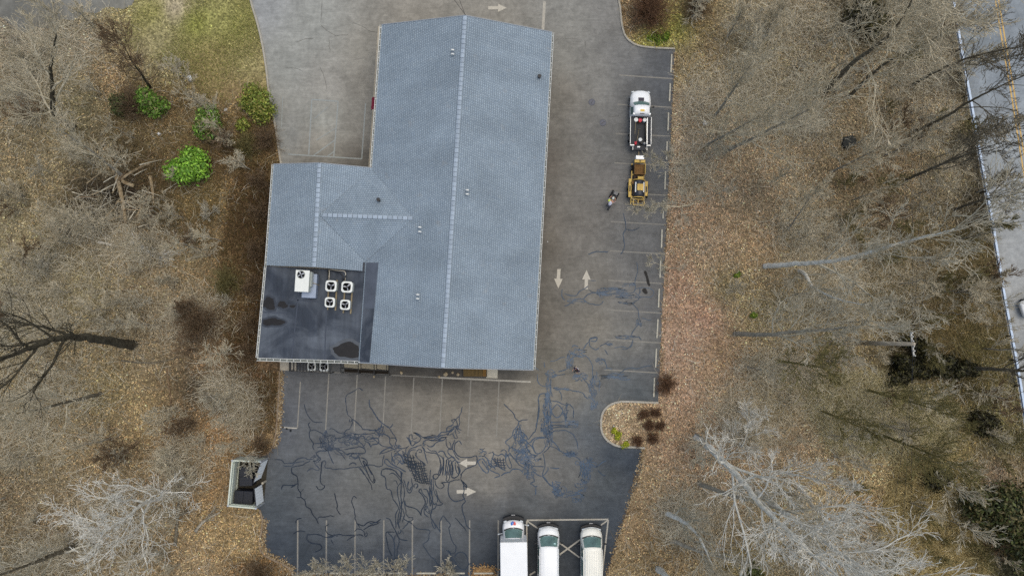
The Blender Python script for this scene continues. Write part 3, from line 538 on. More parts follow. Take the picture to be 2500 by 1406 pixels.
bld = thing('building', 'long cream building with blue grey shingle gable roof and left wing', 'building', tuple(U(1110, 480)))
IB = Matrix.Translation(-bld.location)
def bobj(name, mb, mat, parent=bld, **k):
    if parent is bld: mb.v = [tuple(Vector(p) - bld.location) for p in mb.v]
    return obj(name, mb, mat, parent, **k)
def roof_slab(name, pts, eave_a, eave_b, mat=None, t=.14, uvs=True):
    """pts top polygon; UV u along the eave, v up the slope, in metres"""
    mb = MB().slab([Vector(p) for p in pts], t); o = bobj(name, mb, mat or M_shin); me = o.data
    ea, eb = Vector(eave_a) - bld.location, Vector(eave_b) - bld.location; ud = (eb - ea).normalized()
    nrm = max((p.normal for p in me.polygons), key=lambda n: n.z); vd = nrm.cross(ud)
    uvl = me.uv_layers.new(name='UVMap')
    for lp in me.loops:
        q = me.vertices[lp.vertex_index].co - ea; uvl.data[lp.index].uv = (q.dot(ud), q.dot(vd))
    return o
a0, a1, a2, a3 = U(932,62,ZE), U(1348,80,ZE), U(1302,902,ZE), U(875,884,ZE)
r0, r1 = (a0 + a1) / 2, (a2 + a3) / 2; r0.z = r1.z = ZR
roof_slab('roof_slope', [r0, r1, a2, a1], a1, a2); roof_slab('roof_slope', [a0, a3, r1, r0], a0, a3)
ew = (a3 - a0)
def on_eave(t, z=ZE): v = a0 + ew * t; v.z = z; return v
def eave_t(px, py):
    v = U(px, py, ZE); return (v - a0).dot(ew) / ew.length_squared
w0, w1 = U(668,402,ZE), U(650,648,ZE)                       # wing eave
wr0, wr1 = U(780,399,ZW), U(767,652,ZW)                     # wing ridge
tn, ts = eave_t(908,411), eave_t(890,662); en, es = on_eave(tn), on_eave(ts)
lift = Vector((0, 0, .03))
roof_slab('roof_slope', [w0, w1, wr1, wr0], w0, w1)
roof_slab('roof_slope', [wr0, wr1, es + lift, en + lift], en, es)
sa, sb = U(781,525,ZW), None
# saddle ridge meets the main west slope where that slope reaches the wing ridge height
k = (ZW - ZE) / (ZR - ZE); d_up = (r0 - a0); tmid = eave_t(893, 534)
sb = on_eave(tmid) + d_up * k; sb.z = ZW + .02; sa.z += .02
vn, vs_ = on_eave(eave_t(906,414), ZE + .045), on_eave(eave_t(893,640), ZE + .045)
roof_slab('roof_saddle', [sa, sb, vn], sa, sb, t=.02); roof_slab('roof_saddle', [sa, vs_, sb], sa, sb, t=.02)
# ridge cap pieces
def caps(p, q, slope, step=.42, wd=.33):
    p, q = Vector(p), Vector(q); L = (q - p).length; n = int(L / step); d = (q - p) / L
    h = wd / 2; zz = -h * slope
    mb = MB(); l2 = step * .47
    ring = lambda y, e: [(-h, y, zz + e), (0, y, e), (h, y, zz + e), (h, y, zz + e - .03), (0, y, e - .03), (-h, y, zz + e - .03)]
    mb.loft([ring(-l2, .012), ring(l2, .03)]); me = mb.mesh('ridge_tile'); fix_normals(me); me.materials.append(M_cap)
    for i in range(n):
        c = p + d * (L * (i + .5) / n); c.z += .05
        link('ridge_tile', me, bld, tuple(c - bld.location), math.atan2(d.y, d.x) - math.pi / 2)
caps(r0, r1, .33); caps(wr0, wr1, .3); caps(sa + (sb - sa) * .03, sb, .28)
# flat membrane roof at the back of the wing
f0, f1, f2, f3 = U(650.5,650,ZF), U(630,873,ZF), U(905,884,ZF), U(893,650,ZF)
f2 = on_eave(eave_t(876,884), ZF) + Vector((0.25, 0, 0)); f3 = on_eave(ts, ZF) + Vector((0.25, 0, 0))
bobj('flat_roof', MB().slab([f0, f1, f2, f3], .25), M_memb)
# membrane lapped up the main slope
def up(t, m, z=.03):
    v = on_eave(t) + (d_up - Vector((0, 0, 0))) * (m / d_up.length); v.z += z; return v
tq, tr = eave_t(893,641), .9985
t15 = eave_t(880,752)
M_memb2 = plain('grey_roof_membrane', A(84, 90, 101), .55, .35, .28, .7)
bobj('membrane_flashing', MB().slab([up(tq, .1), up(t15, .1), up(t15, 1.25), up(tq, 1.32)], .03), M_memb2)
bobj('membrane_flashing', MB().slab([up(t15 + .0004, .1), up(tr, .1), up(tr, 1.1), up(t15 + .0004, 1.25)], .03), M_memb)
bobj('membrane_flashing', MB().slab([up(tq, -.75, .32), up(ts + .002, -.75, .31), up(ts + .002, -.02, .1), up(tq, -.02, .1)], .03), plain('black_membrane', A(44, 48, 58), .5, .35, .25, 1.5))
for pq in [((652,655,.012),(893,668,.012)), ((700,735,.01),(820,742,.01))]:
    pass
# seams of the flat roof
M_seam = plain('membrane_seam', A(58, 66, 80), .5, .35, .2, 2)
for p, q in [((735,662),(712,876)),((802,662),(792,880)),((866,668),(852,700)),((706,731),(800,738)),((640,762),(700,764))]:
    a, b = U(*p, ZF), U(*q, ZF); bobj('membrane_seam', MB().bar(a + Vector((0, 0, .006)), b + Vector((0, 0, .006)), .10, .012), M_seam)
# walls
def inset(poly, d):
    c = sum((Vector(p[:2] if not isinstance(p, Vector) else p.xy) for p in poly), Vector((0, 0))) / len(poly); out = []
    for p in poly:
        v = Vector((p[0], p[1])) - c; out.append(tuple(c + Vector((v.x - math.copysign(d, v.x), v.y - math.copysign(d, v.y)))))
    return out
mp_ = inset([a0, a1, a2, a3], .55)
bobj('wall', MB().prism(mp_, -.05, ZE - .16), M_wall)
for (p, q, rr) in ((mp_[0], mp_[1], r0), (mp_[2], mp_[3], r1)):
    v = [(p[0], p[1], ZE - .17), (q[0], q[1], ZE - .17), ((p[0] + q[0]) / 2, (p[1] + q[1]) / 2, ZR - .34)]
    n = (Vector((q[0], q[1], 0)) - Vector((p[0], p[1], 0))).cross(Vector((0, 0, 1))).normalized() * .12
    mb = MB(); mb.loft([[Vector(x) + n * s for x in v] for s in (-1, 1)]); bobj('gable_wall', mb, M_wall)
wp = [tuple(U(668,402,ZE).xy + Vector((.45, -.5))), tuple(U(630,873,ZE).xy + Vector((.45, .5))), tuple(on_eave(.985).xy), tuple(on_eave(tn + .016).xy)]
bobj('wall', MB().prism(wp, -.05, ZF - .27), M_wall)
for (p, q, rr, oy) in ((w0 + Vector((.5, -.45, 0)), en + Vector((0, -.45, 0)), wr0, -.1), (w1 + Vector((.3, .5, 0)), es + Vector((0, .5, 0)), wr1, .1)):
    v = [(p.x, p.y, ZF), (q.x, q.y, ZF), (rr.x, (p.y + q.y) / 2, ZW - .2)]
    mb = MB(); mb.loft([[Vector(x) + Vector((0, s, 0)) for x in v] for s in (-.08, .08)]); bobj('gable_wall', mb, M_wall if oy < 0 else M_dark)  # south gable takes the dark tone of the strip under the overhang
# eave gutters with hangers
M_trough = plain('grey_gutter_trough', A(112, 116, 112), .8, .2, .35, 3)  # trough floor coloured greyer than the white gutter lips
def gutter(p, q, side, n, wd=.15):
    p, q = Vector(p), Vector(q); d = (q - p).normalized(); s = Vector((d.y, -d.x, 0)) * side; mb = MB()
    for o_, zt in ((.01, -.02), (wd, 0.0)): mb.bar(p + s * o_ + Vector((0, 0, -.06)), q + s * o_ + Vector((0, 0, -.06)), .035, .13 + zt)
    g = bobj('gutter', mb, M_trim); ch = MB().bar(p - bld.location + s * wd / 2 + Vector((0, 0, -.115)), q - bld.location + s * wd / 2 + Vector((0, 0, -.115)), wd - .036, .02); obj('gutter_trough', ch, M_trough, g)
    hm = MB().box((0, 0, 0), (.04, wd, .03)).mesh('gutter_hanger'); hm.materials.append(M_trim)
    for i in range(n):
        c = p + (q - p) * ((i + .5) / n) + s * wd / 2 + Vector((0, 0, .003)); h_ = link('gutter_hanger', hm, g, tuple(c - bld.location), math.atan2(d.y, d.x))
    return g
gutter(a0, on_eave(tn), 1, 24); gutter(a2, a1, 1, 48); 
gutter(w0, U(650.3,649,ZE), 1, 17); gutter(f0 + Vector((0, 0, .05)), f1 + Vector((0, 0, .05)), 1, 15, .17)
gutter(f1 + Vector((-.1, -.02, .05)), U(874,881,ZF + .05), 1, 15, .24)
bobj('fascia', MB().bar(U(876,882.5,ZF) + Vector((0, -.02, .02)), U(906,884,ZF) + Vector((0, -.02, .1)), .06, .2), M_trim)
M_drip = plain('grey_drip_edge', A(150, 156, 164), .5, .4, .05, 3)
for p, q in ((a0, r0), (r0, a1), (a3 + ew * -0.0, r1), (r1, a2)):
    oy = Vector((0, .04 if p in (a0, r0) and q in (r0, a1) else -.04, -.06)); bobj('rake_trim', MB().bar(p + oy, q + oy, .06, .18), M_drip)
for p, q in ((w0, wr0), (wr0, en)):
    oy = Vector((0, .04, -.06)); bobj('rake_trim', MB().bar(p + oy, q + oy, .06, .16), M_drip)
# vent pipes, roof vents
M_pvc = plain('white_pvc', A(232, 232, 228), .45, .4, .04, 5)
def roof_z(x, y):
    best = ZF
    P = Vector((x, y, 0)); t = (Vector((x, y, ZE)) - a0); e = ew.normalized(); perp = Vector((-e.y, e.x, 0)); W = abs((a1 - a0).dot(perp)); m = t.dot(perp)
    if m < 0: m = -m
    return ZE + (ZR - ZE) * min(m, W - m) / (W / 2)
for px, py in [(1102,123),(1102,133),(1138,464.5),(1138,474.5),(1022,555),(1022,566),(1017,719),(1017,729)]:
    z = 5.3
    for _ in range(4): v = U(px, py, z + .25); z = roof_z(v.x, v.y)
    mb = MB().tube([(v.x, v.y, z - .05), (v.x, v.y, z + .28), (v.x + .05, v.y, z + .36), (v.x + .16, v.y - .02, z + .36), (v.x + .22, v.y - .02, z + .26)], .07, 8)
    bobj('vent_pipe', mb, M_pvc, smooth=True)
for px, py in [(925,489),(1317,188)]:
    z = 5
    for _ in range(4): v = U(px, py, z + .1); z = roof_z(v.x, v.y)
    if px == 925: z = 5.0; v = U(px, py, z)
    bobj('roof_vent', MB().cyl((v.x, v.y, z - .1), .13, .4, 10).cyl((v.x, v.y, z + .28), .17, .06, 10), M_dark)
# entrance awning, door, walkway
M_red = plain('dark_red_canvas', A(124, 40, 58), .8, .2, .2, 8)
wl = lambda t, dx, z: Vector((on_eave(t).x + .55 + dx, on_eave(t).y, z))
t0_, t1_ = eave_t(921,224), eave_t(919,254)
mb = MB(); pts = [wl(t0_, -.03, 3.0), wl(t1_, -.03, 3.0), wl(t1_, -1.35, 2.3), wl(t0_, -1.35, 2.3)]; mb.slab(pts[::-1], .05)
mb.quad(pts[3] + Vector((0, 0, -.03)), pts[2] + Vector((0, 0, -.03)), pts[2] + Vector((0, 0, -.35)), pts[3] + Vector((0, 0, -.35)))
bobj('awning', mb, M_red)
c = wl((t0_ + t1_) / 2, -.02, 1.05); dr = bobj('door', MB().box(c, (.08, 1.0, 2.1)), M_dark)
t2_ = eave_t(905,404); v = U(838,405,0)
bobj('awning', MB().slab([Vector((v.x - 1.0, en.y - .35, 2.6)), Vector((v.x + .2, en.y - .38, 2.6)), Vector((v.x + .2, en.y + .15, 2.3)), Vector((v.x - 1.0, en.y + .18, 2.3))], .06), plain('red_canvas', A(176, 44, 50), .8, .2, .2, 8))
for tt in (.06, .12, .20, .62, .8, .93):
    for sd in (0, 1):
        if sd == 0 and tt > .4: continue
        b_ = on_eave(tt); c = Vector((b_.x + .55, b_.y, 1.7)) if sd == 0 else b_ + (a1 - a0) + Vector((-.55, 0, 0)); c.z = 1.7
        wdw = bobj('window', MB().box(c, (.1, 1.3, 1.2)), M_trim); wdw2 = MB().box(Vector(c) - bld.location, (.12, 1.14, 1.04)); obj('pane', wdw2, plain('window_glass', A(40, 52, 60), .1, .5, .1, 1) if 'window_glass' not in MATS else MATS['window_glass'], wdw)
wk = obj('walkway', MB().prism([U2(923.5,66), U2(960,66), U2(940,415), U2(899.5,412)], -.03, .10), M_conc); struct(wk, 'concrete walkway along the left wall of the building')
wk2 = obj('rear_slab', MB().prism([U2(684,868), U2(724,868), U2(724,905), U2(684,903)], -.03, .05), M_conc); struct(wk2, 'pale concrete slab behind the wing')
# puddles with pale dried rims on the flat roof
M_pud = plain('roof_puddle', A(38, 37, 39), .4, .15, .25, 1.5); M_rim = plain('dried_silt', A(60, 65, 74), .7, .2, .3, 1.2); M_rim2 = plain('pale_silt', A(88, 92, 98), .8, .2, .25, 1.0)
def blob(px, py, rx, ry, seed, grow=0.0, n=40, z=ZF):
    r = random.Random(seed); ph = [r.uniform(0, 6.28) for _ in range(6)]; pts = []
    for k in range(n):
        a = 2 * math.pi * k / n; q = 1 + .13 * math.sin(2 * a + ph[0]) + .10 * math.sin(3 * a + ph[1]) + .07 * math.sin(5 * a + ph[2]) + .04 * math.sin(9 * a + ph[3])
        pts.append(U2(px + (rx * q + grow) * math.cos(a), py + (ry * q + grow) * math.sin(a), z))
    return pts
for k, (px, py, rx, ry, sd, gr, lab) in enumerate([(657,741,13,17,1,5,'large dark puddle on the left edge of the flat roof'),(690,744,12,8,2,5,'middle of the three upper puddles on the flat roof'),(714,748,6,4,3,3,'tiny round puddle on the flat roof'),(667,786,24,10,4,5,'long dark puddle on the lower left of the flat roof'),(848,855,36,17,6,8,'big brown puddle at the bottom right of the flat roof')]):
    p = thing('puddle', lab, 'puddle', tuple(U(px, py, ZF)), group='rain puddles on the flat roof')
    rim = MB().prism([(x - p.location.x, y - p.location.y) for x, y in blob(px, py, rx, ry, sd, gr)], .002, .005 + k * .001); obj('dried_rim', rim, M_rim2 if k == 4 else M_rim, p)
    obj('water', MB().prism([(x - p.location.x, y - p.location.y) for x, y in blob(px, py, rx, ry, sd)], .012, .016), M_pud, p)

# ------------------------------------------------------------------ roof plant
M_unit = plain('white_unit_paint', A(232, 233, 226), .5, .35, .05, 3)
def fin_mat():
    t = NT('louvred_side'); t.rough(.6, .3); w_ = t.n('TexWave'); w_.bands_direction = 'Z'; w_.inputs['Scale'].default_value = 6; t.l(t.coord(), w_.inputs[0])
    t.base(t.mix(w_.outputs['Fac'], A(150, 156, 152), A(206, 208, 200))); return t.m
M_fin = fin_mat()
M_blade = plain('fan_blade', A(190, 192, 198), .5, .4, .1, 4); M_pit = plain('fan_well', A(16, 17, 20), .8, .2, .1, 3)
def rrect(wd, r, n=5):
    pts = []
    for cx, cy, a in ((wd - r, wd - r, 0), (-wd + r, wd - r, 90), (-wd + r, -wd + r, 180), (wd - r, -wd + r, 270)):
        for k in range(n + 1): t = math.radians(a + 90 * k / n); pts.append((cx + r * math.cos(t), cy + r * math.sin(t)))
    return pts
def fan(parent, cx, cy, z, r, nb, rot):
    mb = MB()
    for k in range(nb):
        a = rot + 2 * math.pi * k / nb; ca, sa_ = math.cos(a), math.sin(a); P = lambda x, y, zz: (cx + x * ca - y * sa_, cy + x * sa_ + y * ca, z + zz)
        mb.add([P(.04, -.03, 0), P(r * .93, -r * .20, -.03), P(r * .93, r * .15, .05), P(.04, .03, .04)], [(0, 1, 2, 3)])
    obj('fan_blades', mb, M_blade, parent); obj('fan_hub', MB().cyl((cx, cy, z - .02), r * .14, .09, 12), M_dark, parent)
def condenser(wd, h, rot):
    t = thing('condenser', '', 'air conditioner'); hw = wd / 2; rr = rrect(hw, wd * .24); n = len(rr); fr = hw * .80
    obj('cabinet', MB().loft([[(x * .96, y * .96, z) for x, y in rr] for z in (.1, h - .06)], False), M_fin, t)
    circ = [(fr * math.cos(math.atan2(y, x)), fr * math.sin(math.atan2(y, x))) for x, y in rr]; mb = MB()
    mb.loft([[(x * .96, y * .96, h - .06) for x, y in rr], [(x, y, h - .05) for x, y in rr], [(x, y, h) for x, y in rr], [(x, y, h + .03) for x, y in circ]], False); obj('top_shroud', mb, M_unit, t, smooth=False)
    obj('fan_well', MB().loft([[(x, y, h + .028) for x, y in circ], [(x, y, h - .22) for x, y in circ], [(x * .02, y * .02, h - .22) for x, y in circ]], False), M_pit, t); fan(t, 0, 0, h - .06, fr, 3, rot)
    mb = MB()
    for k in range(1, 3): 
        q = fr * k / 2.4; mb.tube([(q * math.cos(2 * math.pi * i / 20), q * math.sin(2 * math.pi * i / 20), h + .035) for i in range(21)], .006, 4, False)
    obj('fan_guard', mb, M_black, t)
    obj('leg', MB().box((-hw * .6, 0, .05), (.08, wd * .8, .1)), M_dark, t); obj('leg', MB().box((hw * .6, 0, .05), (.08, wd * .8, .1)), M_dark, t)
    return t
brz = -.05
def roofpt(px, py, top): v = U(px, py, top); return v
for px, py, wd, h, rot, lab in [(808,698,.98,.85,-1.57,'condenser with white fan cowl, top left of the four on the flat roof'),(847,700.5,.98,.85,-1.2,'condenser with white fan cowl, top right of the four on the flat roof'),(805,738,.88,.7,-1.57,'condenser with white fan cowl, bottom left of the four on the flat roof'),(842.5,744,.88,.7,-1.35,'condenser with white fan cowl, bottom right of the four on the flat roof')]:
    t = condenser(wd, h, rot); v = U(px, py, ZF + .1 + h); t.location = (v.x, v.y, ZF + .1); t.rotation_euler = (0, 0, brz); t['label'] = lab; t['group'] = 'condensers on the flat roof'
M_sleep = plain('weathered_timber', A(150, 136, 108), .85, .2, .2, 5)
for k, (p, q) in enumerate([((803,683),(800,756)),((823,684),(819,758)),((843,688),(838,764)),((861,690),(856,766))]):
    a_, b_ = U(*p, ZF + .05), U(*q, ZF + .05); o = obj('timber_rail', MB().bar(a_, b_, .12, .09), M_sleep)
    tag(o, 'timber rail under the condensers, %s of four from the left' % ('first', 'second', 'third', 'fourth')[k], 'rail', 'timber rails under the condensers')
M_pipe = plain('pipe_insulation', A(196, 190, 176), .7, .3, .15, 6)
for k, (pts, mt) in enumerate([([(803.5,657),(804,668),(803,684)], M_pipe), ([(801.5,660),(801,690)], M_black), ([(806,658),(825,660.5),(841,662),(844,668),(842,687)], M_pipe), ([(808,660),(828,665),(836,672),(838,690)], M_dark), ([(845,672),(841,680),(840,692)], M_black)]):
    o = obj('refrigerant_pipe', MB().tube([U(x, y, ZF + .16 + .05 * k) for x, y in pts], .045, 6), mt, smooth=True)
    tag(o, ['pale insulated pipe down to the left pair of condensers', 'black cable beside the left condenser pipe', 'pale insulated pipe bending to the right pair of condensers', 'grey pipe looping inside the right condenser pipe', 'short black cable at the right condenser pipe'][k], 'pipe', 'pipes from the wall to the condensers')
# packaged unit
v = U(737.5,686,ZF + 1.45); t = thing('packaged_air_handler', 'big white rooftop unit with one small fan and blue grey duct', 'air conditioner', (v.x, v.y, ZF), brz)
obj('cabinet', MB().box((0, 0, .85), (1.16, 1.84, 1.1)), M_fin, t, bevel=.03)
obj('top_cover', MB().box((0, 0, 1.43), (1.22, 1.90, .07)), M_unit, t, bevel=.02)
obj('base_duct', MB().box((.42, -.35, .35), (1.25, 2.15, .62)), plain('galvanised_duct', A(150, 162, 182), .45, .5, .1, 3, .3), t, bevel=.02)
obj('fan_well', MB().cyl((-.12, .55, 1.44), .33, .035, 24), M_pit, t); fan(t, -.12, .55, 1.50, .32, 4, .5)
obj('fan_ring', MB().tube([(-.12 + .34 * math.cos(a), .55 + .34 * math.sin(a), 1.49) for a in np.linspace(0, 2 * math.pi, 25)], .02, 5, False), M_fin, t)
obj('side_hood', MB().box((.66, .2, .95), (.18, 1.3, .5)), M_fin, t, bevel=.02)
obj('conduit', MB().tube([(.75, -.1, .8), (1.0, -.15, .75), (1.15, -.25, .1)], .03, 6), M_sleep, t)
# ------------------------------------------------------------------ yard behind the building
def yard_cage():
    c = U(768,893); t = thing('steel_cage', 'black barred steel cage over two ground air conditioners', 'cage', tuple(c))
    L = lambda px, py, z: tuple(U(px, py, 0) - c + Vector((0, 0, z)))
    mb = MB()
    for p, q in [((719,872,1.5),(719,903,1.5)),((719,903,1.5),(816,908,1.5)),((719,872,1.5),(816,872,1.5)),((816,872,1.5),(816,908,1.5))]: mb.bar(L(*p), L(*q), .07, .07)
    obj('top_frame', mb, M_black, t)
    for k in range(13):
        x = 722 + k * 7.6; obj('cage_bar', MB().bar(L(x, 873, 1.52), L(x, 903 + (x - 719) * .05, 1.52), .11 if k < 6 else .06, .04), M_black, t)
    for px, py in ((719,903),(766,905.5),(816,908)): obj('post', MB().bar(L(px, py, 0), L(px, py, 1.5), .07, .07), M_black, t)
yard_cage()
for px, wd, lab in ((767,.8,'darkened condenser under the black cage, nearest the concrete slab'),(797,.9,'green white condenser under the open end of the black cage')):
    t = condenser(wd, .8, .7 if px < 780 else -1.2); v = U(px, 893, 0); t.location = v; t['label'] = lab; t['group'] = 'condensers on the ground behind the wing'
def stair_cover():
    c = U(900,898); t = thing('basement_stair', 'sunken stairwell with ribbed beige cover behind black railings', 'stairwell', tuple(c)); L = lambda px, py, z: tuple(U(px, py, 0) - c + Vector((0, 0, z)))
    M_rib = NT('ribbed_beige_panel'); w_ = M_rib.n('TexWave'); w_.inputs['Scale'].default_value = 5; M_rib.l(M_rib.coord(), w_.inputs[0]); M_rib.base(M_rib.mix(w_.outputs['Fac'], A(132, 120, 96), A(182, 170, 142)))
    for a_, b_ in ((841,881),(883,919),(921,948)):
        obj('cover_panel', MB().prism([L(a_, 868, 0)[:2], L(b_, 868, 0)[:2], L(b_, 898 + (b_ - 841) * .05, 0)[:2], L(a_, 896 + (a_ - 841) * .05, 0)[:2]], .02, .12), M_rib.m, t)
    obj('pit_floor', MB().prism([L(841,898,0)[:2], L(950,903,0)[:2], L(952,913,0)[:2], L(841,908,0)[:2]], .012, .03), plain('pit_dirt', A(46, 40, 34), .95, .1, .4, 6), t)
    for p, q in (((839,908,1.1),(955,914,1.1)), ((839,897,1.1),(950,903,1.1)), ((839,870,1.1),(839,908,1.1)), ((955,872,1.1),(955,914,1.1)), ((881,870,1.1),(881,910,1.1)), ((919,870,1.1),(919,912,1.1)), ((949,870,1.1),(949,903,1.1))):
        obj('rail', MB().bar(L(*p), L(*q), .07, .06), M_black, t)
    for px, py in ((839,908),(881,910),(919,912),(955,914),(839,897),(950,903)): obj('post', MB().bar(L(px, py, 0), L(px, py, 1.1), .05, .05), M_black, t)
stair_cover()
c = U(1160,908); t = thing('timber_platform', 'brown weathered plank platform against the back wall', 'platform', tuple(c))
M_plank = plain('brown_planks', A(112, 92, 58), .85, .2, .25, 4); M_plank2 = plain('orange_brown_planks', A(128, 96, 52), .85, .2, .25, 4)
for k in range(6):
    x0 = 1132 + k * 9.4; L = [tuple((U(px, py, 0) - c).xy) for px, py in ((x0, 880), (x0 + 8.8, 880), (x0 + 8.6, 918), (x0 - .2, 918))]; obj('plank', MB().prism(L, .28, .34), M_plank if k < 5 else M_plank2, t)
obj('platform_frame', MB().prism([tuple((U(px, py, 0) - c).xy) for px, py in ((1131,880),(1189,880),(1189,919.5),(1130,919.5))], .0, .279), M_black, t)
o = obj('concrete_pad', MB().prism([U2(1190.5,880), U2(1216,880), U2(1214.5,923), U2(1187,922)], -.02, .07), plain('white_concrete', A(204, 196, 178), .9, .2, .1, 3)); tag(o, 'white concrete pad beside the plank platform', 'pad')
M_stone = plain('tan_stone', A(176, 158, 128), .9, .2, .3, 9)
for k, (px, py, r, lab) in enumerate([(1088,913,.2,'largest tan rubble lump behind the building'),(1118,914,.16,'tan rubble lump nearest the plank platform'),(980,910,.15,'round tan rubble lump beside the stairwell railing'),(1105,909,.12,'small tan rubble lump between the two big ones'),(1072,920,.13,'flat tan rubble lump on the stall line'),(913,919,.1,'single pale stone below the stairwell')]):
    mb = MB(); r_ = random.Random(k); n = 9; mb.loft([[(r * q * (1 + r_.uniform(-.25, .25)) * math.cos(2 * math.pi * i / n), r * q * (1 + r_.uniform(-.25, .25)) * math.sin(2 * math.pi * i / n), z * r) for i in range(n)] for z, q in ((0, .8), (.35, 1.0), (.7, .7), (.85, .3))])
    o = obj('rubble_stone', mb, M_stone, loc=tuple(U(px, py)), smooth=False); tag(o, lab, 'stone', 'rubble behind the building')
# ------------------------------------------------------------------ vehicles
def paint(name, col, rough=.3):
    t = NT(name); t.rough(rough, .5); co = t.coord(); t.base(t.scale(t.rgb(col), t.rng(t.noise(co, 1.2, 5), .3, .7, .94, 1.03)))
    t.b.inputs['Coat Weight'].default_value = .4; t.b.inputs['Coat Roughness'].default_value = .12; return t.m
M_white = paint('white_car_paint', A(246, 246, 246)); M_cream = paint('cream_car_paint', A(246, 243, 232), .4)
M_glass = plain('green_tinted_glass', A(96, 122, 118), .12, .5, .45, 1.6); M_trimblk = plain('black_trim', A(26, 26, 30), .5, .4, .1, 4)
M_tyre = plain('tyre_rubber', A(26, 26, 27), .85, .2, .15, 6); M_rim = plain('steel_rim', A(150, 150, 152), .4, .5, .1, 4, .5)
M_lamp = plain('lamp_lens', A(196, 202, 206), .15, .5, .1, 5); M_tail = plain('tail_lens', A(120, 26, 26), .2, .5, .1, 5)
M_sil = plain('silver_chrome', A(190, 194, 198), .3, .5, .06, 4, .4)
def body(secs, w0s=None):
    """rings of a car body; sec = (y, zb, belt, zt, w0, wr, rr, crown, bow)"""
    rings = []
    for (y, zb, belt, zt, w0, wr, rr, cr, bow) in secs:
        half = [(w0 * .93, zb), (w0, (zb + belt) / 2), (w0 * .985, belt), (wr, zt - rr), (wr - rr * .3, zt - rr * .3), (wr - rr, zt), (wr * .45, zt + cr * .8), (0, zt + cr)]
        full = half + [(-x, z) for x, z in half[-2::-1]]
        rings.append([(x, y - bow * (x / max(w0, .1)) ** 2, z) for x, z in full])
    return MB().loft(rings)
def glass_patch(s0, s1, k=.9, t0=.06, t1=.94, off=.012, n=8):
    """curved pane lying on the top of the body between sections s0 (lower front) and s1 (upper rear)"""
    mb = MB(); rows = []
    def top(s, u):
        y, zb, belt, zt, w0, wr, rr, cr, bow = s; x = u * (wr - rr * .3) * k; z = zt + cr * (1 - (x / max(wr, .1)) ** 2) - (rr * .3 if abs(u) > .93 else 0)
        return Vector((x, y - bow * (x / max(w0, .1)) ** 2, z))
    for t in (t0, .35, .65, t1): rows.append([top(s0, u / n * 2 - 1).lerp(top(s1, u / n * 2 - 1), t) for u in range(n + 1)])
    nn = (rows[-1][n // 2] - rows[0][n // 2]).cross(Vector((1, 0, 0))).normalized()
    if nn.z < 0: nn = -nn
    a = [p + nn * off for r in rows for p in r]; fs = []
    for i in range(len(rows) - 1):
        for j in range(n): q = i * (n + 1) + j; fs.append((q, q + 1, q + n + 2, q + n + 1))
    mb.add(a, fs); return mb
def wheel(parent, x, y, r=.36, wd=.24):
    t = obj('wheel', MB().cylx((0, 0, 0), r, wd, 20), M_tyre, parent, bevel=.03, loc=(x, y, r)); obj('rim', MB().cylx((math.copysign(wd * .42, x), 0, 0), r * .6, wd * .25, 16), M_rim, t)
def mirror(parent, x, y, z, arm=.18, mat=None):
    s = math.copysign(1, x); m = obj('mirror', MB().box((x + s * (arm + .05), y, z), (.16, .1, .26)), mat or M_trimblk, parent, bevel=.02); obj('mirror_arm', MB().bar((x, y + .02, z - .04), (x + s * arm, y, z - .04), .05, .05), mat or M_trimblk, m)
def sidewin(parent, pts, off):
    mb = MB(); mb.add(pts, [tuple(range(len(pts)))]); return obj('side_window', mb, M_glass, parent, recalc=False)
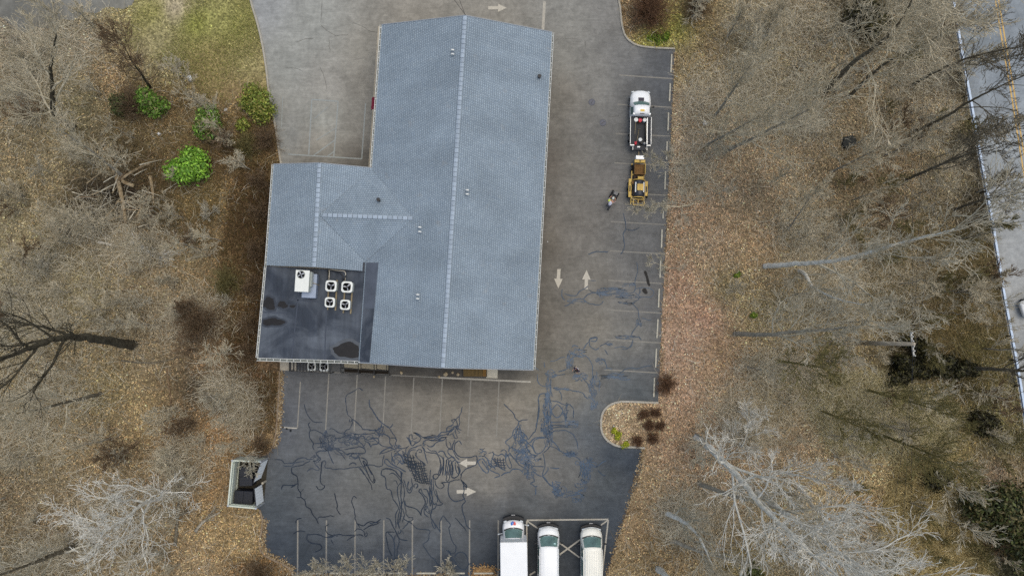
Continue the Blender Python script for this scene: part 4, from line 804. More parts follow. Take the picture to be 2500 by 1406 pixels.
def van(paintm, name, label, long=5.7):
    t = thing(name, label, 'van', group='white vans parked at the bottom of the lot'); F = long / 2
    S = [(F - .10, .42, .72, .86, .72, .66, .10, .02, .18), (F - .2, .36, .80, 1.02, .92, .84, .14, .03, .30), (F - .42, .34, .92, 1.13, .98, .90, .16, .04, .30), (F - .66, .34, 1.0, 1.20, 1.0, .92, .14, .04, .30),
         (F - .76, .34, 1.02, 1.24, 1.0, .90, .12, .05, .28), (F - 1.56, .34, 1.04, 1.95, 1.0, .82, .14, .04, .12), (F - 1.74, .34, 1.04, 2.02, 1.0, .82, .16, .05, .06), (-F + .4, .34, 1.04, 2.04, 1.0, .82, .16, .05, 0), (-F + .06, .36, 1.04, 2.0, .98, .80, .16, .04, -.03), (-F, .42, 1.0, 1.8, .94, .74, .16, .03, -.03)]
    b = obj('body', body(S), paintm, t, smooth=True); b.data.materials[0] = paintm
    w_ = obj('windshield', glass_patch(S[4], S[5], .97, .04, .97), M_glass, t, smooth=True); 
    y0 = F - .69; cw = MB(); n = 10
    for i in range(n):
        xa, xb = -.88 + 1.76 * i / n, -.88 + 1.76 * (i + 1) / n; ya, yb = y0 - .27 * xa * xa, y0 - .27 * xb * xb
        cw.add([(xa, ya, 1.262), (xb, yb, 1.262), (xb, yb - .11, 1.30), (xa, ya - .11, 1.30)], [(0, 1, 2, 3)])
    obj('cowl', cw, M_trimblk, t)
    for s in (-1, 1): obj('wiper', MB().bar((s * .1, F - .87, 1.36), (s * .1 + .42, F - .99, 1.45), .025, .02), M_trimblk, w_)
    bm_ = MB(); n = 12
    for z, d in ((.38, .0), (.62, .03), (.70, -.03)): pass
    bm_.loft([[(x, F + .14 + dd - .30 * x * x, z) for x in np.linspace(-.95, .95, 13)] + [(x, F - .20 + dd - .30 * x * x, z) for x in np.linspace(.95, -.95, 13)] for z, dd in ((.36, -.06), (.46, .04), (.62, .04), (.68, .0))])
    bp = obj('bumper', bm_, M_trimblk, t, smooth=False); obj('licence_plate', MB().box((0, F + .22, .66), (.34, .06, .06)), M_rim, bp)
    obj('grille_bar', MB().loft([[(x, F - .05 - .30 * x * x, .86) for x in np.linspace(-.8, .8, 11)] + [(x, F - .10 - .30 * x * x, .90) for x in np.linspace(.8, -.8, 11)]] + [[(x, F - .05 - .30 * x * x, .93) for x in np.linspace(-.8, .8, 11)] + [(x, F - .10 - .30 * x * x, .95) for x in np.linspace(.8, -.8, 11)]]), M_sil, t)
    for s in (-1, 1):
        obj('headlight', MB().box((s * .74, F - .27, .80), (.28, .12, .2), rz=-s * .35), M_lamp, t, bevel=.02)
        mirror(t, s * .98, F - 1.45, 1.3); wheel(t, s * .88, F - .9); wheel(t, s * .88, -F + 1.15)
        for ya, yb in ((F - 1.65, F - 2.55), (F - 2.75, -F + 1.5)):
            f = lambda y, z: (s * (.985 + (.82 - .985) * (z - 1.04) / .84 + .012), y, z)
            p = [f(ya, 1.12), f(yb, 1.12), f(yb, 1.72), f(ya - .12, 1.72)]; sidewin(t, p if s < 0 else p[::-1], 0)
        obj('drip_rail', MB().bar((s * .845, F - 1.75, 1.95), (s * .845, -F + .2, 1.95), .05, .03), paintm, t)
        obj('tail_light', MB().box((s * .9, -F + .0, 1.1), (.12, .08, .4)), M_tail, t)
    return t
def place_vehicle(t, fpx, bpx, z, half):
    f, b = U(*fpx, z), U(*bpx, z); d = (f - b).normalized(); c = f - d * half; t.location = (c.x, c.y, 0.0); t.rotation_euler = (0, 0, math.atan2(d.y, d.x) - math.pi / 2)
v1 = van(M_white, 'white_van', 'plain white van between the box truck and the cream roofed van'); place_vehicle(v1, (1339,1281), (1338.5,1400), .7, 2.85)
v2 = van(M_cream, 'ribbed_roof_van', 'van with cream ribbed roof, rightmost of the vehicles at the bottom'); place_vehicle(v2, (1443,1283), (1444,1400), .7, 2.85)
for k in range(9): x = -.64 + k * .16; obj('roof_rib', MB().bar((x, 1.0, 2.09 - abs(x) * .03), (x, -2.6, 2.11 - abs(x) * .03), .03, .03), M_cream, v2)
for (x, y) in ((-.62, 2.62), (.02, 2.66), (.35, 2.64)): obj('rust_chip', MB().box((x, y - .3 * x * x - .06, .985 + .03), (.16, .05, .05)), plain('rust_grey', A(150, 150, 140), .8, .2, .3, 9) if 'rust_grey' not in MATS else MATS['rust_grey'], v1)
obj('windshield_sticker', MB().box((.52, 1.50, 1.80), (.16, .12, .015)), plain('pale_blue_sticker', A(190, 226, 226), .5, .3, .05, 4), v1)
# box truck
F = 3.4; bt = thing('box_truck', 'white box truck with round blue and red emblem on its hood', 'truck')
S = [(F - .12, .45, .80, .95, .80, .72, .10, .02, .18), (F - .22, .40, .90, 1.12, .95, .86, .14, .03, .28), (F - .44, .38, 1.0, 1.22, .99, .90, .16, .05, .28), (F - .66, .38, 1.06, 1.28, 1.0, .92, .14, .05, .28),
     (F - .76, .38, 1.08, 1.32, 1.0, .90, .12, .05, .26), (F - 1.46, .38, 1.1, 1.98, 1.0, .80, .14, .04, .08), (F - 1.6, .38, 1.1, 2.06, 1.0, .8, .16, .05, .02), (F - 2.0, .38, 1.1, 2.08, 1.0, .8, .16, .05, 0)]
obj('cab', body(S), M_white, bt, smooth=True); w_ = obj('windshield', glass_patch(S[4], S[5], .97, .04, .96), M_glass, bt, smooth=True)
cw = MB()
for i in range(10):
    xa, xb = -.88 + 1.76 * i / 10, -.88 + 1.76 * (i + 1) / 10; ya, yb = F - .69 - .26 * xa * xa, F - .69 - .26 * xb * xb; cw.add([(xa, ya, 1.345), (xb, yb, 1.345), (xb, yb - .1, 1.38), (xa, ya - .1, 1.38)], [(0, 1, 2, 3)])
obj('cowl', cw, M_trimblk, bt)
for s in (-1, 1): obj('wiper', MB().bar((s * .1, F - .87, 1.44), (s * .1 + .42, F - .99, 1.53), .025, .02), M_trimblk, w_)
obj('bumper', MB().loft([[(x, F + .16 + dd - .28 * x * x, z) for x in np.linspace(-.97, .97, 13)] + [(x, F - .3 + dd - .30 * x * x, z) for x in np.linspace(.97, -.97, 13)] for z, dd in ((.4, 0), (.5, .08), (.68, .08), (.74, .02))]), M_trimblk, bt)
obj('licence_plate', MB().box((0, F + .26, .72), (.34, .06, .06)), M_rim, bt)
bx_ = obj('cargo_box', MB().box((0, -.80, 1.98), (2.42, 5.42, 2.25)), M_white, bt, bevel=.09)
for s in (-1, 1):
    obj('marker_trim', MB().box((s * .78, 1.78, 3.085), (.36, .05, .03)), M_rim, bt); obj('headlight', MB().box((s * .76, F - .26, .88), (.28, .12, .2), rz=-s * .32), M_lamp, bt, bevel=.02)
    mirror(bt, s * 1.0, F - .5 if s > 0 else F - 1.25, 1.35, .3, M_sil); wheel(bt, s * .88, F - 1.0, .4); wheel(bt, s * .95, -2.2, .4)
    f = lambda y, z: (s * (.985 + (.80 - .985) * (z - 1.1) / .86 + .012), y, z); p = [f(F - 1.5, 1.2), f(F - 1.95, 1.2), f(F - 1.95, 1.75), f(F - 1.62, 1.75)]; sidewin(bt, p if s < 0 else p[::-1], 0)
    obj('side_skirt', MB().box((s * 1.06, -1.0, .74), (.06, 4.6, .25)), M_trimblk, bt)
em = MB(); ew_ = MB(); n = 28; zc = 1.272; yc = F - .40
M_emb = plain('emblem_blue', A(46, 110, 196), .5, .3, .05, 4); M_emr = plain('emblem_red', A(222, 92, 88), .5, .3, .05, 4)
half_ = lambda a0_, a1_: [(.235 * math.cos(a), yc + .235 * math.sin(a)) for a in np.linspace(a0_, a1_, 15)] 
sw = [(.06 * math.sin(k * math.pi / 3) , yc + .235 * (1 - 2 * k / 6)) for k in range(1, 6)]
e_ = obj('emblem', MB().prism(half_(math.pi / 2, 1.5 * math.pi) + sw[::-1], zc, zc + .012), M_emb, bt); obj('emblem_half', MB().prism(half_(-math.pi / 2, math.pi / 2) + [(x + .012, y) for x, y in sw], zc, zc + .012), M_emr, e_)
obj('emblem_stroke', MB().tube([(-.08, yc + .12, zc + .015), (-.02, yc + .03, zc + .017), (-.05, yc - .06, zc + .017), (.02, yc - .16, zc + .015)], .014, 5), M_white, e_)
place_vehicle(bt, (1253,1264), (1255,1400), .8, F)
# pickup with tool boxes
F = 2.85; pk = thing('pickup_truck', 'white pickup truck with black open bed carrying buckets and poles', 'pickup truck')
S = [(F - .06, .42, .80, .98, .70, .62, .10, .02, .10), (F - .16, .38, .88, 1.10, .90, .82, .14, .03, .22), (F - .5, .36, .96, 1.18, .97, .88, .16, .05, .22), (F - 1.05, .36, 1.02, 1.23, .99, .86, .14, .05, .22),
     (F - 1.2, .36, 1.04, 1.27, .99, .84, .12, .05, .22), (F - 1.72, .36, 1.06, 1.78, .99, .74, .12, .04, .12), (F - 1.85, .36, 1.06, 1.84, .99, .74, .14, .05, .06), (F - 2.5, .36, 1.06, 1.84, .99, .74, .14, .05, 0), (F - 2.62, .36, 1.06, 1.72, .98, .72, .14, .04, 0)]
obj('cab', body(S), M_white, pk, smooth=True); w_ = obj('windshield', glass_patch(S[4], S[5], .98, .02, .97), M_glass, pk, smooth=True)
obj('wiper', MB().bar((-.3, F - 1.36, 1.43), (.3, F - 1.36, 1.43), .04, .02), M_trimblk, w_)
obj('hood_scoop', MB().box((0, F - 1.02, 1.30), (.56, .36, .07), top=.9), plain('dark_hood_box', A(62, 58, 70), .6, .3, .15, 5), pk, bevel=.02)
obj('roof_decal', MB().box((.02, F - 2.28, 1.897), (.40, .20, .012)), plain('yellow_decal', A(232, 196, 92), .5, .3, .1, 6), pk)
obj('third_brake_light', MB().box((0, F - 2.56, 1.83), (.4, .06, .05)), M_trimblk, pk)
for s in (-1, 1):
    obj('headlight', MB().box((s * .76, F - .2, .92), (.26, .12, .18), rz=-s * .3), M_lamp, pk, bevel=.02)
    mirror(pk, s * .97, F - 1.72, 1.25, .16); wheel(pk, s * .9, F - 1.0, .39); wheel(pk, s * .92, -F + 1.15, .39)
    f = lambda y, z: (s * (.975 + (.74 - .975) * (z - 1.06) / .66 + .012), y, z); p = [f(F - 1.7, 1.12), f(F - 2.5, 1.12), f(F - 2.5, 1.6), f(F - 1.88, 1.6)]; sidewin(pk, p if s < 0 else p[::-1], 0)
    obj('cab_rear_lamp', MB().cyl((s * .74, F - 2.55, 1.68), .1, .08, 12), M_white, pk)
M_bed = plain('black_bed_liner', A(28, 32, 42), .55, .35, .15, 4)
yb0, yb1 = F - 2.72, -F + .38; bc = (yb0 + yb1) / 2; bl = yb0 - yb1
obj('bed_floor', MB().box((0, bc, .76), (1.5, bl, .08)), M_bed, pk); obj('bed_front', MB().box((0, yb0 - .03, 1.05), (1.3, .06, .5)), M_bed, pk)
for s, wd in ((-1, .36), (1, .36)):
    sb_ = obj('side_toolbox', MB().box((s * (.98 - wd / 2 - .02), bc, 1.0), (wd, bl, .52)), M_bed, pk, bevel=.015)
    obj('chrome_edge', MB().box((s * .985, bc, 1.27), (.05, bl, .04)), M_sil, sb_)
    obj('inner_edge', MB().box((s * (.96 - wd), bc, 1.27), (.05 if s < 0 else .10, bl, .04)), M_bed if s < 0 else M_sil, sb_)
    obj('rear_cap', MB().box((s * .78, yb1 - .08, .98), (.40, .1, .4)), M_sil, sb_)
    obj('tail_light', MB().box((s * .95, yb1 - .06, .8), (.1, .08, .3)), M_tail, pk)
tg = obj('tailgate', MB().box((0, yb1 - .26, .86), (1.32, .44, .07)), M_bed, pk)
for s in (-1, 1): obj('tailgate_edge', MB().box((s * .67, yb1 - .26, .90), (.05, .44, .05)), M_sil, tg)
obj('tailgate_sticker', MB().box((-.12, yb1 - .18, .902), (.26, .12, .012)), M_white, tg); obj('rear_bumper', MB().box((0, -F + .02, .62), (1.7, .16, .16)), M_trimblk, pk)
place_vehicle(pk, (1564,221), (1562,371), .9, F)
def inbed(name, label, cat, x, y, z, rz=0.0, group=None):
    m = Matrix.Translation(pk.location) @ Matrix.Rotation(pk.rotation_euler.z, 4, 'Z'); p = m @ Vector((x, y, z)); return thing(name, label, cat, tuple(p), pk.rotation_euler.z + rz, group)
def bucket(label, x, y, r, h, mat, lidm, z=.8):
    t = inbed('bucket', label, 'bucket', x, y, z, group='buckets in the pickup bed'); obj('pail', MB().cyl((0, 0, 0), r * .88, h, 20, r2=r), mat, t, smooth=False); obj('lid', MB().cyl((0, 0, h + .002), r * 1.05, .04, 20), lidm, t, bevel=.01)
    obj('bail_handle', MB().tube([(r * math.cos(a), .04, h * .9 - .0 + .12 * math.sin(a)) for a in np.linspace(0, math.pi, 9)], .008, 5), M_sil, t)
M_redp = plain('red_plastic', A(206, 40, 62), .5, .35, .1, 5); M_org = plain('orange_plastic', A(214, 120, 60), .5, .35, .1, 5); M_wp = plain('white_plastic', A(232, 232, 228), .5, .35, .06, 5)
bucket('white lidded bucket at the left front of the pickup bed', -.46, yb0 - .26, .19, .45, M_wp, M_wp); bucket('red lidded bucket between the two white ones in the pickup bed', -.06, yb0 - .30, .17, .42, M_org, M_redp); bucket('white bucket at the right front of the pickup bed', .36, yb0 - .26, .17, .42, M_wp, M_wp); bucket('white bucket near the tailgate of the pickup', -.02, yb1 + .45, .16, .38, M_wp, M_wp)
t = inbed('red_tank', 'small red fuel can at the rear left of the pickup bed', 'fuel can', -.46, yb1 + .14, .8); obj('can', MB().cyl((0, 0, 0), .18, .34, 8, r2=.15), M_redp, t, bevel=.03); obj('spout', MB().tube([(.0, 0, .34), (.05, .05, .42), (.12, .1, .44)], .03, 6), M_redp, t); obj('cap', MB().cyl((-.07, 0, .34), .04, .05, 10), M_redp, t)
def pole(label, p, q, hd=None):
    a, b = Vector(p), Vector(q); t = inbed('long_handled_tool', label, 'tool', 0, 0, 0, group='long tools in the pickup bed'); obj('handle', MB().tube([a, b], .022, 6), M_sleep, t)
    if hd: obj('tool_head', MB().box(hd, (.26, .12, .06)), M_trimblk, t)
pole('tool with pale handle lying aslant in the middle of the pickup bed', (-.36, yb1 + .2, 1.2), (-.1, bc + .2, .86), (-.08, bc + .26, .86)); pole('pale pole along the left toolbox of the pickup', (-.56, bc - .35, 1.3), (-.5, bc + .75, 1.32)); pole('pale pole along the right toolbox of the pickup', (.54, bc - 1.0, 1.32), (.48, bc + .7, 1.32))
t = inbed('machine_part', 'grey crumpled canvas and black drum at the tailgate of the pickup', 'equipment', .3, yb1 + .16, .8); obj('drum', MB().cyl((-.16, .02, 0), .13, .3, 14), M_trimblk, t, bevel=.02); obj('canvas', MB().loft([[(.12 + .2 * q * math.cos(a) * (1 + .2 * math.sin(3 * a + q * 5)), .14 * q * math.sin(a), z) for a in np.linspace(0, 2 * math.pi, 13)[:-1]] for z, q in ((0, 1), (.12, 1.1), (.24, .8), (.3, .3))]), M_rim, t)
# crack sealing kettle trailer
M_cat = plain('machine_yellow', A(214, 178, 92), .5, .35, .18, 4); M_rust = plain('rusty_brown_steel', A(128, 96, 58), .8, .25, .3, 5); M_tank = plain('tarry_tank', A(48, 50, 58), .35, .45, .3, 3); M_tar = plain('tar_mess', A(60, 44, 36), .7, .3, .4, 7)
kt = thing('kettle_trailer', 'yellow crack sealing kettle trailer hitched behind the white pickup', 'trailer'); F = 2.35
obj('tow_bar', MB().bar((0, F + .55, .5), (0, F - .1, .5), .09, .09), M_sleep, kt); obj('coupler', MB().box((0, F + .1, .52), (.26, .12, .1)), M_sleep, kt)
obj('front_box', MB().box((0, F - .18, .95), (.78, .36, .7)), M_white, kt, bevel=.02)
fb = obj('front_beam', MB().box((.03, F - .50, 1.0), (1.02, .27, .3)), M_cat, kt, bevel=.02); obj('beam_slot', MB().box((.03, F - .5, 1.155), (.1, .18, .012)), M_black, fb)
hp = obj('hopper_floor', MB().box((.08, F - 1.2, .72), (.92, .98, .06)), M_rust, kt)
for k in range(4): obj('floor_rib', MB().box((-.25 + k * .22, F - 1.2, .76), (.03, .95, .03)), M_rust, hp)
for x in (-.42, .57): obj('hopper_side', MB().box((x, F - 1.2, .92), (.05, 1.0, .4)), M_cat if x > 0 else M_rust, kt)
obj('hopper_back', MB().box((.05, F - 1.72, .9), (1.05, .06, .4)), M_rust, kt)
mb = MB()
for x in (-.62, .55): mb.bar((x, F - .6, .5), (x, -F + .1, .5), .1, .14)
mb.bar((-.62, F - 1.7, .55), (.55, F - 1.7, .55), .1, .12).bar((-.62, -F + .4, .55), (.55, -F + .4, .55), .1, .12); obj('chassis', mb, M_cat, kt)
mb = MB()
for k in range(26): x, y = RND.uniform(-.5, .5), RND.uniform(F - 2.25, F - 1.8); mb.tube([(x, y, .6), (x + RND.uniform(-.2, .2), y + RND.uniform(-.15, .15), .8 + RND.random() * .2), (x + RND.uniform(-.3, .3), y + RND.uniform(-.2, .2), .75)], .03, 5)
obj('engine_hoses', mb, M_tar, kt); obj('engine_block', MB().box((.0, F - 2.02, .7), (.9, .4, .3)), M_tar, kt); obj('engine_cover', MB().box((.15, F - 2.08, 1.05), (.54, .24, .22)), M_cat, kt, bevel=.02)
nn = 20; tk = obj('kettle_drum', MB().loft([[(.03 + r * math.cos(2 * math.pi * i / nn), y, 1.0 + r * math.sin(2 * math.pi * i / nn)) for i in range(nn)] for y, r in ((F - 2.28, .30), (F - 2.34, .46), (F - 2.5, .54), (F - 3.75, .54), (F - 3.9, .46), (F - 3.96, .3))]), M_tank, kt, smooth=True)
hl = obj('kettle_hatch', MB().box((.06, F - 3.08, 1.57), (.58, .62, .1)), M_cat, kt, bevel=.03); obj('hatch_bar', MB().bar((.06, F - 2.8, 1.64), (.06, F - 3.4, 1.64), .05, .04), M_cat, hl); obj('hatch_stripe', MB().box((.06, F - 2.93, 1.623), (.56, .02, .008)), plain('orange_stripe', A(214, 130, 50), .6, .3, .1, 5), hl)
for x in (-.34, .42): obj('insulation_pad', MB().box((x, F - 3.05, 1.40), (.12, .95, .06), rz=.0), M_wp, kt)
for s in (-1, 1):
    x = s * .78 - .02; fd = obj('fender', MB().box((x, F - 3.05, .86), (.26, 1.75 if s < 0 else 1.4, .10)), M_cat, kt, bevel=.02); obj('fender_step', MB().box((x, F - 3.12, .915), (.12, .55, .015)), M_black, fd)
    wheel(kt, s * .86, F - 2.8, .36, .22); wheel(kt, s * .86, F - 3.5, .36, .22)
wheel(kt, -.58, F - 1.05, .36, .22)
obj('hose_reel', MB().cyl((-.56, F - 2.55, .9), .15, .2, 14), M_rust, kt)
rk = MB(); yr0, yr1 = -F + .58, -F + .02
for p, q in (((-.62, yr0, .98), (.6, yr0, .98)), ((-.46, yr1, .98), (.6, yr1, .98)), ((-.46, yr0, .98), (-.46, yr1, .98)), ((.0, yr0, .98), (.0, yr1, .98)), ((.6, yr0, .98), (.6, yr1, .98)), ((-.62, yr0, .98), (-.62, yr0 + .3, .98))): rk.bar(p, q, .07, .07)
obj('rear_rack', rk, M_cat, kt)
mb = MB()
for k in range(30): x, y = RND.uniform(-.5, .55), RND.uniform(yr1, yr0); mb.tube([(x, y, .75), (x + RND.uniform(-.25, .25), y + RND.uniform(-.15, .15), .95), (x + RND.uniform(-.3, .3), y + RND.uniform(-.2, .2), .9)], .025, 5)
obj('hanging_hoses', mb, M_tar, kt); obj('rear_arch', MB().tube([(.03 + .62 * math.cos(a), -F + .72, .85 + .62 * math.sin(a)) for a in np.linspace(.15, math.pi - .15, 11)], .045, 6), M_cat, kt); obj('front_arch', MB().tube([(.03 + .6 * math.cos(a), F - 2.3, .85 + .6 * math.sin(a)) for a in np.linspace(.15, math.pi - .15, 11)], .045, 6), M_cat, kt); obj('swing_boom', MB().bar((.5, F - 2.3, 1.45), (.52, -F + .3, 1.5), .06, .06), M_sleep, kt)
place_vehicle(kt, (1561,382.5), (1557,506), .9, F)
# car on the road
cr = thing('white_car', 'white car on the grey road at the right edge', 'car'); F = 2.25
S = [(F - .04, .35, .55, .66, .62, .56, .08, .02, .1), (F - .16, .28, .62, .76, .80, .72, .12, .03, .2), (F - .9, .26, .80, .92, .89, .80, .14, .04, .2), (F - 1.15, .26, .82, .97, .9, .78, .1, .04, .2), (F - 1.9, .26, .86, 1.40, .9, .62, .14, .04, .1), (0.0, .26, .86, 1.46, .9, .62, .16, .05, 0), (-.8, .26, .88, 1.40, .9, .62, .16, .04, -.05), (-1.55, .28, .90, 1.02, .88, .74, .14, .04, -.15), (-F + .1, .32, .8, .95, .82, .7, .12, .03, -.2), (-F, .4, .7, .8, .7, .6, .1, .02, -.15)]
obj('body', body(S), M_white, cr, smooth=True); obj('windshield', glass_patch(S[3], S[4], .96, .04, .96), M_glass, cr, smooth=True); obj('rear_window', glass_patch(S[7], S[6], .92, .1, .95), M_glass, cr, smooth=True)
for s in (-1, 1):
    obj('headlight', MB().box((s * .62, F - .2, .62), (.3, .14, .14), rz=-s * .4), M_lamp, cr, bevel=.03); wheel(cr, s * .8, F - .85, .33, .2); wheel(cr, s * .8, -F + .85, .33, .2); mirror(cr, s * .88, .75, .95, .08, M_white)
    f = lambda y, z: (s * (.885 + (.62 - .885) * (z - .86) / .46 + .012), y, z); p = [f(.75, .93), f(-1.1, .93), f(-.7, 1.26), f(.25, 1.28)]; sidewin(cr, p if s < 0 else p[::-1], 0)
c = U(2535,741); cr.location = (c.x, c.y, .004); cr.rotation_euler = (0, 0, math.radians(108))

# ------------------------------------------------------------------ wheel stops, manholes, litter
M_stop = plain('concrete_wheel_stop', A(190, 184, 168), .9, .2, .18, 5, bump=.3)
rg = lambda y: [(-.08, y, .0), (-.07, y, .09), (-.045, y, .12), (.045, y, .12), (.07, y, .09), (.08, y, 0)]
stop_me = MB().loft([rg(-.9), rg(-.86), rg(.86), rg(.9)]).mesh('wheel_stop'); fix_normals(stop_me); stop_me.materials.append(M_stop)
ORD = ['first', 'second', 'third', 'fourth', 'fifth', 'sixth', 'seventh', 'eighth', 'ninth', 'tenth', 'eleventh', 'twelfth']
RS = [(1638.5,156),(1635,227),(1631,298),(1627.5,369),(1623.5,441),(1619,512),(1615,583),(1611.7,655.5),(1608,728),(1604.6,802),(1601,874),(1596.5,945)]
for k, p in enumerate(RS):
    o = link('wheel_stop', stop_me, None, tuple(U(*p, .004)), math.radians(-3.2 + RND.uniform(-.8, .8))); tag(o, '%s concrete wheel stop from the top along the right kerb line' % ORD[k], 'wheel stop', 'wheel stops along the right edge')
for k in range(7):
    o = link('wheel_stop', stop_me, None, tuple(U(761 + 70 * k, 1398, .004)), math.pi / 2 + RND.uniform(-.01, .01)); tag(o, '%s concrete wheel stop from the left along the bottom edge' % ORD[k], 'wheel stop', 'wheel stops along the bottom edge')
M_man = plain('cast_iron_cover', A(104, 104, 112), .7, .3, .2, 8, bump=.5)
for (px, py, lab, a) in ((1445,250,'round iron manhole cover, upper left of the two',.9),(1472,300,'round iron manhole cover, lower right of the two',.5)):
    t = thing('manhole_cover', lab, 'manhole', tuple(U(px, py)), a); obj('frame_ring', MB().cyl((0, 0, .003), .33, .012, 28), M_stop if 0 else plain('iron_ring', A(86, 88, 96), .7, .3, .2, 8) if 'iron_ring' not in MATS else MATS['iron_ring'], t); obj('lid', MB().cyl((0, 0, .016), .28, .008, 28), M_man, t); obj('pick_bar', MB().box((0, 0, .027), (.4, .05, .006)), M_dark, t)
M_paper = plain('white_litter', A(224, 226, 228), .7, .2, .1, 9)
for k, (px, py, s, lab) in enumerate([(465,193,.42,'white plastic bag lying on the brown grass'),(391,329,.32,'white plastic scrap in the brush below the green shrub'),(617,1021,.42,'white sheet of rubbish beside the left kerb'),(1719,303,.34,'white scrap of litter right of the pickup'),(1693,243,.22,'small white scrap of litter in the right woods'),(553,271,.3,'pale piece of rubbish between the green shrubs'),(1337,590,.1,'tiny white scrap beside the right eave'),(1652,188,.12,'tiny white scrap at the top of the right lot edge')]):
    r_ = random.Random(k); n = 10; mb = MB(); mb.loft([[(s * .5 * q * (1 + r_.uniform(-.3, .3)) * math.cos(2 * math.pi * i / n), s * .7 * q * (1 + r_.uniform(-.3, .3)) * math.sin(2 * math.pi * i / n), z * s) for i in range(n)] for z, q in ((0, 1), (.12, .95), (.25, .5), (.3, .15))]); v = G(px, py, .03); o = obj('litter_scrap', mb, M_paper, loc=tuple(v), rz=k * 1.1); tag(o, lab, 'litter')
t = thing('bollard', 'low cream post beside the dumpster gate', 'bollard', tuple(U(649,1174))); obj('post', MB().cyl((0, 0, 0), .1, .9, 14), M_conc, t, bevel=.02); obj('cap', MB().cyl((0, 0, .9), .11, .05, 14, r2=.05), M_conc, t)
# ------------------------------------------------------------------ dumpster enclosure
M_fence = plain('grey_green_boards', A(210, 216, 202), .8, .25, .12, 2.5); M_fence2 = plain('white_gate_boards', A(236, 240, 243), .75, .25, .08, 2.5)
c0 = U(615,1170); en_ = thing('dumpster_enclosure', 'pale board enclosure with half open gates around two dumpsters', 'enclosure', tuple(c0)); EL = lambda px, py, z=0.0: Vector(tuple(U(px, py) - c0 + Vector((0, 0, z))))
def boards(p, q, mat, parent, name='board', h=1.9, n=None, th=.05):
    p, q = Vector(p), Vector(q); L = (q - p).length; n = n or max(2, int(L / .30)); d = (q - p) / L; rz = math.atan2(d.y, d.x)
    me = MB().box((0, 0, h / 2 + .04), (L / n - .012, th, h)).mesh(name); me.materials.append(mat)
    for i in range(n): c = p + d * (L * (i + .5) / n); link(name, me, parent, (c.x, c.y, RND.uniform(-.015, .015)), rz)
    for z in (.45, 1.5): pass
NW, NE, SE, SW = (588,1114), (655,1117), (644,1227), (578,1221)
wl_ = lambda a, b, nm: link(nm, None, en_)
for a, b in ((NW, NE), (SW, NW), (SW, SE)):
    boards(EL(*a), EL(*b), M_fence, en_); d = (EL(*b) - EL(*a)).normalized(); nrm = Vector((-d.y, d.x, 0)); nrm = nrm if (EL(615,1170) - EL(*a)).dot(nrm) > 0 else -nrm
    for z in (.4, 1.6): obj('fence_rail', MB().bar(EL(*a, z) + nrm * .06, EL(*b, z) + nrm * .06, .06, .09), M_fence, en_)
    obj('top_cap', MB().bar(EL(*a, 1.97) , EL(*b, 1.97), .12, .04), M_fence, en_)
for p in (NW, NE, SE, SW): obj('fence_post', MB().cyl(tuple(EL(*p)), .09, 2.02, 12), M_sil, en_)
for (h_, e_, lab) in (((654,1121), (637,1167), 'upper gate swung inward'), ((643.5,1223), (639.5,1180), 'lower gate nearly closed')):
    g = link('gate', None, en_, tuple(EL(*h_))); g['label'] = lab; off_ = EL(*h_); boards(Vector((0, 0, 0)), EL(*e_) - off_, M_fence2, g, 'gate_board', 1.85, 6)
    v = EL(*e_) - off_; obj('gate_frame', MB().bar((0, 0, 1.93), v + Vector((0, 0, 1.93)), .07, .05).bar(v, v + Vector((0, 0, 1.95)), .09, .09), M_dark, g)
struct(obj('enclosure_slab', MB().prism([U2(*p) for p in (NW, NE, SE, SW)], -.03, .03), plain('stained_slab', A(58, 54, 46), .9, .2, .35, 2)), 'stained slab inside the dumpster enclosure')
M_dump = plain('dark_navy_dumpster', A(28, 32, 44), .5, .4, .15, 3)
for (px, py, wd, ln, rz, lab) in ((612,1156,1.15,1.75,.03,'dark dumpster lengthwise in the upper half of the enclosure'),(606,1206,1.7,1.15,-.05,'dark dumpster across the lower half of the enclosure')):
    t = thing('dumpster', lab, 'dumpster', tuple(U(px, py, 0)), rz); obj('container', MB().box((0, 0, .6), (wd, ln, 1.1), top=1.0), M_dump, t, bevel=.03); hor = wd > ln
    for k in range(2):
        cx, cy = ((k - .5) * wd / 2, 0) if hor else (0, (k - .5) * ln / 2); sx, sy = (wd / 2 - .03, ln) if hor else (wd, ln / 2 - .03); ld = obj('lid', MB().box((cx, cy, 1.19), (sx, sy, .06)), M_dump, t, bevel=.02)
        for j in range(6):
            u = (j + .5) / 6 - .5; obj('lid_rib', MB().box((cx + (u * sx if hor else 0), cy + (0 if hor else u * sy), 1.235), ((.05, sy * .9, .03) if hor else (sx * .9, .05, .03))), M_dark, ld)
    obj('fork_pocket', MB().box((0, -ln / 2 - .08, .7), (wd * .9, .14, .16)) if hor else MB().box((-wd / 2 - .08, 0, .7), (.14, ln * .9, .16)), M_dump, t)
    for sx in (-1, 1): obj('caster', MB().cylx((sx * wd * .35, -ln * .3, .06), .07, .06, 10), M_tyre, t)
